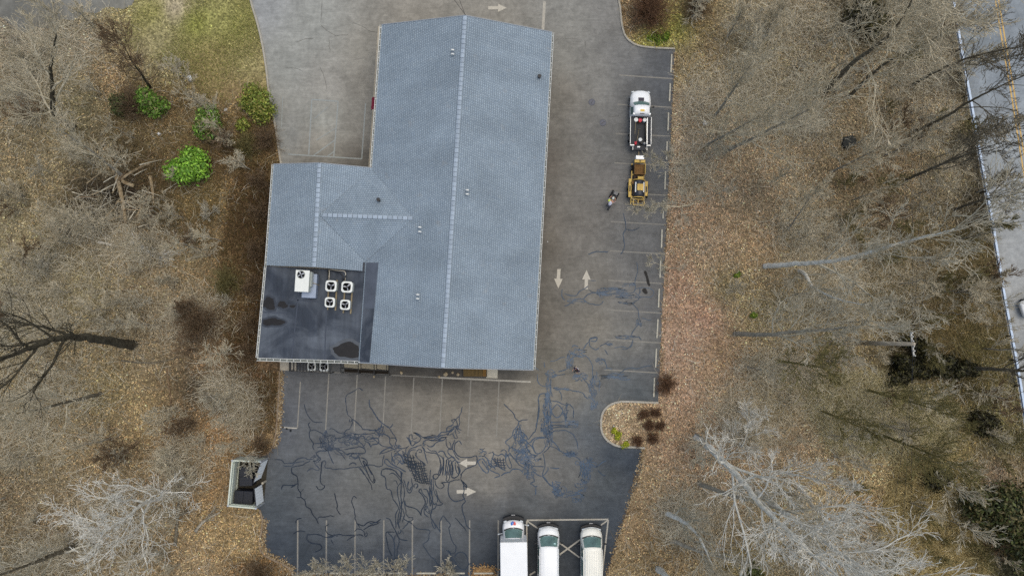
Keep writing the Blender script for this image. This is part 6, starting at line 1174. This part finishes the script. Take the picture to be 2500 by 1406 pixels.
LMK = [(470,430,'around the bright green shrub'),(285,480,'around the brush pile'),(130,200,'around the forked mossy tree'),(320,840,'around the huge dark trunk'),(60,600,'at the left edge'),(330,640,'below the long fallen trunk'),(560,760,'beside the flat roof'),(480,960,'around the ditch'),(330,1250,'around the white lower left crown'),(120,1080,'in the lower left woods'),(100,1350,'in the bottom left corner'),(540,1160,'left of the dumpster enclosure'),(520,1350,'left of the winding kerb'),(400,180,'below the lawn'),(1720,80,'right of the top island'),(1750,320,'right of the kettle trailer'),(1900,150,'at the top of the right woods'),(2068,349,'around the dark stump'),(1760,600,'right of the middle wheel stops'),(1940,650,'around the bent white sycamore'),(1800,810,'around the straight grey trunk'),(1740,960,'right of the rounded island'),(1950,960,'left of the olive scrub'),(1720,1100,'around the tall pale sycamore'),(1900,1250,'in the pale grove'),(1650,1340,'right of the bottom lot corner'),(2000,1390,'at the bottom of the pale grove'),(2150,60,'around the thick forked tree'),(2260,300,'along the upper guardrail'),(2240,500,'along the middle guardrail'),(2160,720,'above the utility pole'),(2330,700,'beside the guardrail above the dark thicket'),(2150,860,'around the utility pole'),(2340,940,'beside the dark thicket'),(2180,1040,'in the olive scrub'),(2400,1090,'beside the lower guardrail'),(2280,1200,'in the tall dry grass'),(2140,1320,'left of the tall dry grass'),(2380,1330,'beside the dark conifers'),(2400,150,'over the top of the road edge')]
ORD += ['thirteenth', 'fourteenth', 'fifteenth', 'sixteenth', 'seventeenth', 'eighteenth', 'nineteenth', 'twentieth', 'twenty first', 'twenty second', 'twenty third', 'twenty fourth']
SAPS = []
def sap(XY, P, kinds, label, group, seed):
    R = random.Random(seed); Z = terrain(XY)
    for i in range(len(XY)): SAPS.append((P[i][0], P[i][1], R.choice(kinds), (XY[i][0], XY[i][1], Z[i]), group, R.uniform(0, 6.28), R.uniform(.55, 1.2), R.uniform(.8, 1.1)))
def plant_saplings():
    cnt = {}
    for px, py, kd, loc, group, rz, s, sz in sorted(SAPS):
        lm = min(LMK, key=lambda q: (q[0] - px) ** 2 + (q[1] - py) ** 2)[2]; c = cnt[kd, lm] = cnt.get((kd, lm), 0) + 1
        tr, cr_ = PR[kd]; t = thing('sapling', '%s sapling %s, %s from the left' % (KND[kd], lm, ORD[c - 1]), 'sapling', loc, rz, group); t.scale = (s, s, s * sz); link('trunk', tr, t); link('crown', cr_, t)
nl_ = lambda P: ~inside(UN(P), LAWN)
XY, P = scatter(95, (-20, 60, 660, 1420), 3, 1.6, nl_); sap(XY, P, [0, 1, 2, 3, 0, 2], 'thin bare sapling standing in the leaf litter left of the building', 'saplings in the left woods', 1)
XY, P = scatter(100, (1640, -10, 2420, 1420), 4, 1.6, lambda P: (P[:, 0] > 1680) & (P[:, 0] < 2060)); sap(XY, P, [0, 2, 3, 5, 5], 'thin bare sapling standing in the leaf litter right of the lot', 'saplings in the right woods', 2)
XY, P = scatter(130, (2060, -10, 2480, 1420), 5, 1.0); sap(XY, P, [4, 4, 0, 5, 2, 1], 'thin olive or grey sapling in the scrub beside the road', 'saplings beside the road', 3)
plant_saplings()

# leaf covered shrubs
def leaf_blob(n, lobes, size, seed, cols, flat=.0, shell=.4):
    r = np.random.default_rng(seed); w_ = np.array([l[3] ** 2 for l in lobes]); ci = r.choice(len(lobes), n, p=w_ / w_.sum()); L_ = np.array(lobes)[ci]
    d = r.normal(size=(n, 3)); d /= np.linalg.norm(d, axis=1, keepdims=True); rad = (shell + (1 - shell) * r.random(n) ** .6) * (1 + .2 * r.normal(size=n)); p = L_[:, :3] + d * (rad * L_[:, 3])[:, None] * np.array([1, 1, .8]); p[:, 2] = np.maximum(p[:, 2], .05)
    nn = d + r.normal(0, .55, (n, 3)); nn /= np.linalg.norm(nn, axis=1, keepdims=True); a = np.cross(nn, r.normal(size=(n, 3))); a /= np.linalg.norm(a, axis=1, keepdims=True); b = np.cross(nn, a); s = size * r.uniform(.6, 1.4, n)[:, None]
    V = np.stack([p - a * s * .35, p - b * s * .8, p + a * s * .35, p + b * s * .8], 1).reshape(-1, 3); F = np.arange(n * 4).reshape(-1, 4)
    K = np.array([A(*c) for c in cols]); col = K[r.choice(len(K), n)] * r.uniform(.7, 1.3, n)[:, None]; return fast_mesh('foliage', V, F, np.repeat(col, 4, 0))
M_leaf = attr_mat('leaf_surface', .6, None, (3.0, .8, 1.2), .3)
def shrub(label, px, py, rx, h, n, cols, seed, size=.16, name='green_shrub', cat='shrub', lob=8, stem=None, off=(0, 0), group=None, ry=None):
    R = random.Random(seed); v = G(px, py); t = thing(name, label, cat, tuple(v), group=group); lobes = []; ry = ry or rx
    for k in range(lob):
        a = R.uniform(0, 6.28); q = R.uniform(.15, .68); lr = R.uniform(.34, .5) * min(rx, ry); lobes.append((q * rx * math.cos(a), q * ry * math.sin(a), max(lr * .7, h * (1 - .55 * q) * R.uniform(.55, .85)), lr))
    lobes.append((0, 0, h * .72, min(rx, ry) * .5)); me = leaf_blob(n, lobes, size, seed, cols); me.materials.append(M_leaf); link('foliage', me, t)
    mb = MB()
    for k in range(5): a = 6.28 * k / 5; mb.tube([(.05 * math.cos(a), .05 * math.sin(a), -.05), (rx * .2 * math.cos(a), ry * .2 * math.sin(a), h * .4), (rx * .4 * math.cos(a), ry * .4 * math.sin(a), h * .7)], [.05, .035, .015], 6)
    obj('stem', mb, stem or M_brn, t); return t
GB = [(128,178,56),(152,196,70),(100,146,50),(132,168,74)]; GM = [(108,148,54),(130,168,66),(88,120,48),(122,140,70),(134,128,84)]; GD = [(134,146,60),(156,160,72),(108,120,52),(138,128,68),(118,134,58)]
shrub('bright green leafy shrub left of the wing', 474, 428, 2.3, 2.6, 5200, GB, 1, .20); shrub('green evergreen shrub with gaps, leftmost of the three upper ones', 384, 258, 1.7, 2.2, 3000, GM, 2, .19); shrub('green evergreen shrub in the middle of the three upper ones', 526, 305, 1.9, 2.4, 4000, GM, 3, .19)
shrub('large olive green yew shrub touching the upper lot kerb', 636, 262, 2.0, 2.4, 5200, GD, 4, .17, lob=11, ry=2.3); shrub('small green shrub tucked under the olive yew', 600, 308, .8, 1.0, 900, GD, 5, .16); 
shrub('faint green shrub in the brush at the upper left', 300, 262, 1.3, 1.2, 900, [(84,100,50),(96,98,60),(74,80,48)], 6, .18)
DK = [(50,48,28),(66,62,36),(38,36,22),(76,74,42)]; DG = [(68,76,40),(88,94,50),(52,58,34),(84,80,50),(108,98,62)]
shrub('black green evergreen thicket below the utility pole', 2245, 890, 4.4, 2.0, 6200, DK, 7, .2, 'evergreen_thicket', 'shrub', 18, ry=1.7); shrub('dark evergreen thicket next to the lower guardrail', 2335, 903, 2.6, 1.6, 3600, DK + [(70,64,40)], 8, .2, 'evergreen_thicket', 'shrub', 11, ry=1.0)
shrub('dark olive thicket above the black green one, under the pole top', 2225, 845, 2.0, 1.4, 2600, DK + [(84,78,44)], 71, .2, 'evergreen_thicket', 'shrub', 9, ry=1.1); shrub('blackish thicket left of the pole foot clearing', 2190, 925, 1.8, 1.2, 2200, DK + [(84,78,44)], 72, .2, 'evergreen_thicket', 'shrub', 8, ry=.9); shrub('round dark thicket in the tan grass at the lower right', 2275, 1160, 1.6, 1.7, 2600, DK + [(84,76,50)], 9, .18, 'evergreen_thicket'); shrub('dark thicket right of the pole near the guardrail', 2385, 1025, 1.7, 1.5, 2200, DK + [(70,62,38)], 10, .18, 'evergreen_thicket')
shrub('large dark green conifer mass at the bottom right edge', 2400, 1225, 3.6, 4.5, 5200, DG, 11, .24, 'evergreen_tree', 'tree', 14); shrub('dark green conifer mass cut by the right edge', 2470, 1310, 3.4, 4.5, 4200, DG, 12, .24, 'evergreen_tree', 'tree', 12); shrub('blackish undergrowth clump at the top right', 2105, 55, 2.4, 1.8, 3000, DK + [(74,70,50)], 13, .2, 'evergreen_thicket'); 
shrub('small dark green clump in the bottom right pale grove', 1830, 1395, 1.2, .9, 900, [(78,84,36),(66,70,34)], 14, .18)
for k, (px, py, r) in enumerate([(1498,1052,.42),(1508,1066,.55),(1527,1083,.52)]): shrub(['yellow green ground plant, uppermost of three in the rounded island', 'yellow green ground plant, middle of three in the rounded island', 'yellow green ground plant, lowest of three in the rounded island'][k], px, py, r, .3, 420, [(168,176,44),(150,158,40),(184,186,60)], 20 + k, .10, 'ground_plant', 'plant', 4, M_olv)
for k, (px, py, r) in enumerate([(1836,770,.5),(1797,673,.45),(1600,95,1.0),(1630,88,.7)]): shrub(['bright green plant right of the lower wheel stops', 'bright green plant left of the big sycamore', 'bright green grass clump under the red brown bush', 'second green grass clump under the red brown bush'][k], px, py, r, .3, 420, [(116,142,40),(96,124,40),(132,146,52)], 30 + k, .12, 'ground_plant', 'plant', 4, M_olv)
def twig_bush(label, px, py, r, h, n, mat, seed, name='twiggy_bush', cat='bush', group=None):
    R = random.Random(seed); v = G(px, py); t = thing(name, label, cat, tuple(v), group=group); segs = []; par = dict(DEF); par.update(kids=(0, 1.2, 1.3, 1), wig=.2, up=.02, rmin=.009)
    for k in range(n):
        a = R.uniform(0, 6.28); an = R.uniform(.15, 1.15); l = math.hypot(r * math.sin(an), h * math.cos(an)); branch((R.gauss(0, r * .12), R.gauss(0, r * .12), 0), (math.cos(a) * math.sin(an), math.sin(a) * math.sin(an), math.cos(an)), l, .016, 2, 4, segs, R, par)
    me = seg_mesh('twigs', segs); me.materials.append(mat); link('twigs', me, t); obj('root_crown', MB().cyl((0, 0, -.05), .09, .14, 8, r2=.05), mat, t); return t
twig_bush('big red brown leafless bush in the top island', 1585, 38, 2.1, 1.9, 170, M_red, 1)
for k, (px, py, lab) in enumerate([(1570,1010,'upper left'),(1599,1006,'upper right'),(1582,1037,'middle left'),(1609,1038,'middle right'),(1554,1075,'lower left'),(1592,1069,'lower right')]): twig_bush('small round brown bush in the rounded island, %s of six' % lab, px, py, .52, .6, 60, M_red, 10 + k, 'clipped_bush', group='clipped bushes in the rounded island')
for k, (px, py, r, h, n, mt, lab) in enumerate([(640,445,1.0,1.2,60,M_brn,'brown thicket against the top corner of the left wing'),(640,520,1.0,1.3,50,M_brn,'dark brown thicket along the left wall, second from the top'),(632,610,1.0,1.3,50,M_brn,'dark brown thicket along the left wall, third from the top'),(628,700,1.0,1.2,60,M_brn,'brown thicket beside the flat roof corner'),(620,790,1.1,1.3,50,M_brn,'dark brown thicket beside the middle of the flat roof'),(612,860,1.0,1.2,60,M_brn,'brown thicket beside the bottom left roof corner'),(655,345,1.4,1.3,90,M_brn,'brown bush between the yew and the wing'),(610,360,1.4,1.2,80,M_olv,'olive brown bush below the yew'),(640,1085,1.1,1.0,60,M_brn,'brown bush above the dumpster enclosure'),(1625,935,1.1,.8,80,M_red,'dark red brown bush at the lower right lot corner'),(500,790,2.2,2.0,150,M_brn,'wide hazy brown bush left of the flat roof'),(640,1395,1.6,1.2,80,M_brn,'brown bush at the bottom by the winding kerb'),(1700,20,1.6,1.4,80,M_brn,'brown bush right of the top island'),(340,260,1.8,1.3,90,M_brn,'brown brush beside the leftmost green shrub'),(560,690,1.6,1.2,90,M_olv,'olive brush left of the wing wall'),(1560,560,.1,.1,1,M_grey,'')]):
    if lab: twig_bush(lab, px, py, r, h, n, mt, 30 + k)
# fallen trunks and the brush pile
def log(label, pts, r, mat, seed, twigs=0, group=None, hollow=0):
    R = random.Random(seed); P = [G(x, y, r * .7 + (z if len(q) else 0)) for (x, y, *q) in pts for z in (q or [0])]; b = P[0].copy(); P = [p - b for p in P]; Q = smooth_path([tuple(p) for p in P], .4) if len(P) > 2 else np.array([tuple(P[0].lerp(P[1], k / 6)) for k in range(7)]); n = len(Q)
    t = thing('fallen_trunk', label, 'log', tuple(b), group=group); obj('trunk', MB().tube(Q.tolist(), [r * (1 - .55 * k / (n - 1)) for k in range(n)], 8), mat, t, smooth=True, recalc=False)
    if twigs:
        segs = []
        for k in range(twigs): i = R.randint(n // 3, n - 2); a = R.uniform(0, 6.28); d = Q[i + 1] - Q[i]; d /= np.linalg.norm(d); branch(tuple(Q[i]), nrm3(d[0] + .6 * math.cos(a), d[1] + .6 * math.sin(a), .25), R.uniform(1, 2.2), r * .3, 2, 4, segs, R, dict(DEF, up=0))
        me = seg_mesh('branches', segs); me.materials.append(mat); link('branches', me, t)
    return t
for k, (pts, r, mt, tw, lab) in enumerate([([(284,414),(300,480),(313,549)],.26,M_tan,0,'thick tan log standing out in the brush pile'),([(370,432),(376,465),(379,498)],.2,M_tan,0,'short tan log right of the thick one'),([(336,532),(352,502),(370,471)],.13,M_tan,0,'small tan log pointing up right beside the pile'),([(245,592),(341,613),(427,635)],.13,M_pale,8,'long pale fallen trunk with branches below the pile'),([(330,455),(300,440),(345,410),(372,402)],.2,M_tan,0,'broken tan log at the top of the brush pile'),([(215,480),(260,462),(300,445)],.1,M_drk,0,'dark stick on the left of the brush pile'),([(540,740),(560,735),(575,738)],.16,M_tan,0,'short tan log near the flat roof'),([(430,1330),(436,1260),(440,1200)],.17,M_drk,3,'dark log standing upright left of the enclosure'),([(480,1295),(500,1270),(540,1248)],.16,M_trk,3,'curved grey log left of the lower lot'),([(410,900),(418,980),(432,1095)],.08,M_brn,2,'thin long brown trunk across the left woods'),([(300,710),(345,695),(380,690)],.08,M_brn,0,'thin brown stick in the middle left woods'),([(1800,806),(1815,780),(1828,760)],.11,M_tan,0,'short tan log above the straight grey trunk'),([(2002,1232),(2050,1200),(2090,1175)],.07,M_tan,2,'thin pinkish fallen branch in the lower right woods'),([(1850,1160),(1960,1163),(2050,1168)],.06,M_tan,0,'straight thin pole lying in the lower right woods'),([(510,975),(535,985),(552,1005)],.09,M_pale,4,'white bent branch across the ditch'),([(300,880),(380,885),(440,870)],.1,M_drk,0,'dark rotten log below the huge trunk'),([(490,400),(440,395),(400,440)],.12,M_drk,0,'dark branch under the bright green shrub')]): log(lab, pts, r, mt, k, tw)
R = random.Random(77)
BR = sorted([(R.gauss(280, 58), R.gauss(478, 38), R.randrange(4)) for _ in range(42)]); bc_ = [0] * 4
for px, py, mi in BR:
    bc_[mi] += 1; a = R.gauss(-.6, .5); l = R.uniform(18, 52); p, q = G(px, py, R.uniform(.1, .9)), G(px + l * math.cos(a), py + l * math.sin(a), R.uniform(.05, .7)); o = obj('broken_branch', MB().tube([tuple(Vector((0, 0, 0))), tuple((q - p) * .5 + Vector((0, 0, R.uniform(-.05, .15)))), tuple(q - p)], [R.uniform(.035, .065), .04, .018], 5), [M_tan, M_brn, M_drk, M_pgr][mi], loc=tuple(p)); tag(o, '%s broken branch in the brush pile, %s from the left' % (('tan', 'brown', 'dark', 'whitish')[mi], ORD[bc_[mi] - 1]), 'branch', 'branches in the brush pile')

# ------------------------------------------------------------------ ground cover nobody could count
def cover_xy(n, seed, box=(-160, -110, 2660, 1530)):
    XY, P = scatter(n, box, seed); return XY, P
def noise2(XY, f, seed):
    r = np.random.default_rng(seed); out = np.zeros(len(XY))
    for k in range(7): a = r.uniform(0, 6.28); q = f * r.uniform(.5, 2.2); out += np.sin((XY[:, 0] * math.cos(a) + XY[:, 1] * math.sin(a)) * q + r.uniform(0, 6.28))
    return out / 3.0
M_litter = attr_mat('dry_leaf', .9, None, None, .1)
XY, P = cover_xy(640000, 21); r = np.random.default_rng(22); lw = inside(XY, LAWN); isl = r.random(len(XY)); XY = XY[~lw | (isl < .02)]
dn = noise2(XY, .5, 3); kp = r.random(len(XY)) < np.clip(.62 + .25 * dn, .2, 1); XY = XY[kp]; n = len(XY)
Z = terrain(XY) + r.uniform(.02, .12, n); base = shepard(XY, GA, 3.2); lum = base.mean(1, keepdims=True)
br = np.exp(r.normal(.08, .36, n))[:, None]; hue = r.choice(4, n, p=[.42, .26, .2, .12]); tint = np.array([[1.02, 1.0, .97], [1.09, .97, .90], [1.0, 1.0, 1.04], [.96, 1.01, .88]])[hue]
cl_ = 1 + .20 * noise2(XY, 2.2, 61) + .16 * noise2(XY, 5.5, 62); pk_ = np.clip(.5 + .5 * noise2(XY, .22, 63), 0, 1)[:, None]; col = np.clip(base * br * tint * 1.34 * np.clip(cl_, .45, 1.7)[:, None] * (np.array([1.04, .985, .97]) * pk_ + np.array([.98, 1.01, .96]) * (1 - pk_)), 0, .75)
nn = np.stack([r.normal(0, .45, n), r.normal(0, .45, n), np.ones(n)], 1); nn /= np.linalg.norm(nn, axis=1, keepdims=True); a = np.cross(nn, r.normal(size=(n, 3))); a /= np.linalg.norm(a, axis=1, keepdims=True); b = np.cross(nn, a); s = r.uniform(.045, .11, n)[:, None]; p = np.concatenate([XY, Z[:, None]], 1)
V = np.stack([p - a * s * .7, p - b * s, p + a * s * .7, p + b * s], 1).reshape(-1, 3); me = fast_mesh('leaf_litter', V, np.arange(4 * n).reshape(-1, 4), np.repeat(col, 4, 0)); me.materials.append(M_litter); o = link('leaf_litter', me); tag(o, 'brown fallen leaves covering the woodland floor', 'leaves', kind='stuff')
def strands(name, label, cat, XY, lmin, lmax, wd, lean, cols, seed, up=(0, .4)):
    r = np.random.default_rng(seed); n = len(XY); Z = terrain(XY); p = np.concatenate([XY, Z[:, None] + .02], 1); a = r.uniform(0, 2 * np.pi, n); L = r.uniform(lmin, lmax, n); el = r.uniform(*lean, n)
    d = np.stack([np.cos(a) * np.cos(el), np.sin(a) * np.cos(el), np.sin(el)], 1); sd = np.stack([-np.sin(a), np.cos(a), np.zeros(n)], 1) + r.normal(0, .3, (n, 3)); sd /= np.linalg.norm(sd, axis=1, keepdims=True)
    bend = r.normal(0, .22, (n, 3)) * L[:, None]; m = p + d * L[:, None] * .5 + bend * .6; q = p + d * L[:, None] + bend * .3 - np.array([0, 0, .12]) * L[:, None]; q[:, 2] = np.maximum(q[:, 2], Z + .02); w_ = wd * r.uniform(.6, 1.4, n)[:, None]
    V = np.stack([p - sd * w_, p + sd * w_, m - sd * w_ * .8, m + sd * w_ * .8, q - sd * w_ * .3, q + sd * w_ * .3], 1).reshape(-1, 3); i = np.arange(n)[:, None] * 6; F = np.concatenate([i + np.array([[0, 1, 3, 2]]), i + np.array([[2, 3, 5, 4]])], 0)
    col = cols(XY, r, n); me = fast_mesh(name, V, F, np.repeat(col, 6, 0)); me.materials.append(M_litter); o = link(name, me); tag(o, label, cat, kind='stuff'); return o
def pal(cols, mixb=.0):
    K = np.array([A(*c) for c in cols])
    def f(XY, r, n):
        c = K[r.choice(len(K), n)] * r.uniform(.7, 1.3, n)[:, None]
        return c if not mixb else c * (1 - mixb) + shepard(XY, GA, 3.2) * mixb * r.uniform(.8, 1.5, n)[:, None]
    return f
XY, P = cover_xy(105000, 31); kp = ~inside(XY, LAWN) & (np.random.default_rng(1).random(len(XY)) < np.clip(.5 + .4 * noise2(XY, .35, 8), .05, 1)); strands('twig_litter', 'grey and tan fallen twigs strewn through the woods', 'twigs', XY[kp], .4, 1.6, .013, (0, .9), pal([(206,198,178),(182,172,148),(150,138,114),(224,217,200),(120,108,86)], .3), 2)
def poly_scatter(n, px, seed):
    Q = np.array(px, float); r = np.random.default_rng(seed); P = np.stack([r.uniform(Q[:, 0].min(), Q[:, 0].max(), n), r.uniform(Q[:, 1].min(), Q[:, 1].max(), n)], 1); P = P[inside(P, Q)]; XY = UN(P); return XY[KEEP(XY)]
XY = poly_scatter(60000, LAWN_PX, 41); bare = inside(XY, UN([(405,-40),(448,-40),(450,40),(440,72),(418,60),(406,30)])); kp = ~bare & (np.random.default_rng(3).random(len(XY)) < np.clip(.45 + .55 * noise2(XY, .6, 5), .04, 1)); strands('lawn_grass', 'thin yellow green spring grass on the sloping lawn', 'grass', XY[kp], .05, .16, .02, (.5, 1.5), pal([(156,162,82),(170,166,100),(132,146,66),(182,172,116)], .4), 4)
XY = poly_scatter(26000, [(2190,1100),(2300,1080),(2370,1180),(2390,1300),(2400,1430),(2150,1430),(2140,1260)], 42); strands('tall_dry_grass', 'tall tan dry grass in the lower right scrub', 'grass', XY, .5, 1.3, .016, (.2, 1.3), pal([(208,188,134),(184,164,112),(150,132,88),(222,204,154)], .15), 5)
XY = poly_scatter(24000, [(2060,900),(2200,930),(2330,1000),(2320,1100),(2180,1120),(2020,1090),(1960,980)], 43); strands('olive_scrub', 'olive tan scrub stems below the utility pole', 'scrub', XY, .5, 1.5, .013, (.1, 1.2), pal([(210,198,154),(186,174,130),(158,146,106),(216,208,176)], .12), 6)
XY = poly_scatter(20000, [(2120,560),(2420,560),(2460,820),(2440,1000),(2350,980),(2330,840),(2200,820),(2100,760)], 44); strands('roadside_scrub', 'brown and olive scrub stems beside the guardrail', 'scrub', XY, .4, 1.2, .013, (.1, 1.2), pal([(140,122,82),(110,98,58),(96,92,46),(164,146,104)], .25), 7)
XY = poly_scatter(16000, [(590,400),(660,400),(640,880),(680,905),(670,1050),(600,1060),(560,900),(540,700),(560,500)], 45); strands('wall_side_brush', 'red brown brush stems along the left wall of the wing', 'brush', XY, .3, 1.0, .014, (.1, 1.3), pal([(98,74,50),(72,52,38),(120,94,62),(84,76,40)], .25), 8)
XY = poly_scatter(18000, [(440,220),(600,260),(690,330),(680,400),(560,420),(500,600),(400,560),(250,300),(330,180)], 46); strands('shrub_side_brush', 'brown brush stems among the green shrubs', 'brush', XY, .3, 1.0, .013, (.1, 1.3), pal([(128,104,70),(104,82,54),(142,122,84),(94,86,48)], .25), 9)
CB = [(1850,200,70,60),(1930,60,110,50),(1700,250,60,60),(1680,420,50,50),(1950,300,60,40),(1960,560,70,60),(2050,640,120,70),(2000,760,120,60),(1960,960,140,60),(2120,1010,120,60),(1840,1060,70,50),(1900,900,80,40),(2280,60,80,60),(2250,180,60,50),(2200,680,90,70),(1720,1230,70,60),(1650,1260,40,50),(1800,1000,60,50),
      (150,660,110,60),(60,760,80,60),(230,540,90,40),(480,770,70,50),(120,110,80,50),(60,220,60,60),(340,610,70,25),(120,930,100,60),(60,1060,80,60),(300,1240,110,70),(150,1350,110,50),(600,1000,25,50),(550,950,40,40),(450,1120,60,60)]
r = np.random.default_rng(51); P = np.concatenate([np.stack([r.normal(x, sx * .68, 1500), r.normal(y, sy * .68, 1500)], 1) for x, y, sx, sy in CB]); XY = UN(P); XY = XY[KEEP(XY) & ~inside(XY, ENC) & (edge_dist(XY, LOT) > .8)]
strands('bramble_canes', 'pale arching bramble canes in patches through the woods', 'brambles', XY, .7, 2.1, .0125, (.05, 1.1), pal([(206,196,172),(184,173,148),(160,148,122),(222,214,194)], .15), 10)
# leaves blown along kerbs and the pile by the box truck
def drift(label, pts, wd, n, seed, cols):
    r = np.random.default_rng(seed); Q = smooth_path(UN(pts), .1); XY = Q[r.integers(0, len(Q), n)] + r.normal(0, wd, (n, 2)); p = np.concatenate([XY, r.uniform(.02, .07, (n, 1))], 1); a = r.normal(size=(n, 3)) * [1, 1, .3]; a /= np.linalg.norm(a, axis=1, keepdims=True); b = np.cross(a, [0, 0, 1.0]); b /= np.linalg.norm(b, axis=1, keepdims=True); s = r.uniform(.04, .08, n)[:, None]
    V = np.stack([p - a * s, p - b * s, p + a * s, p + b * s], 1).reshape(-1, 3); me = fast_mesh('leaf_drift', V, np.arange(4 * n).reshape(-1, 4), np.repeat(pal(cols)(XY, r, n), 4, 0)); me.materials.append(M_litter); o = link('leaf_drift', me); tag(o, label, 'leaves', kind='stuff')
TANL = [(156,136,104),(132,110,82),(108,88,64),(176,158,128)]
drift('leaves drifted along the left kerb of the lower lot', [(686,910),(684,975),(679,1045),(671,1085)], .16, 900, 1, TANL); drift('leaves drifted inside the winding kerb', [(646,1270),(643,1320),(650,1350),(690,1372),(715,1392)], .18, 800, 2, TANL); drift('orange leaf pile beside the box truck', [(1160,1397),(1180,1393),(1202,1398)], .28, 700, 3, [(160,126,84),(138,106,72),(176,146,104)]); drift('leaves along the right edge of the lot', [(1649,130),(1642,300),(1632,500),(1622,700),(1614,900)], .12, 700, 4, TANL); drift('leaves along the sloping lower right lot edge', [(1572,1095),(1540,1220),(1505,1330),(1484,1405)], .16, 800, 5, TANL); drift('leaves gathered below the bottom wheel stops', [(730,1404),(900,1406),(1100,1406)], .2, 900, 6, TANL)
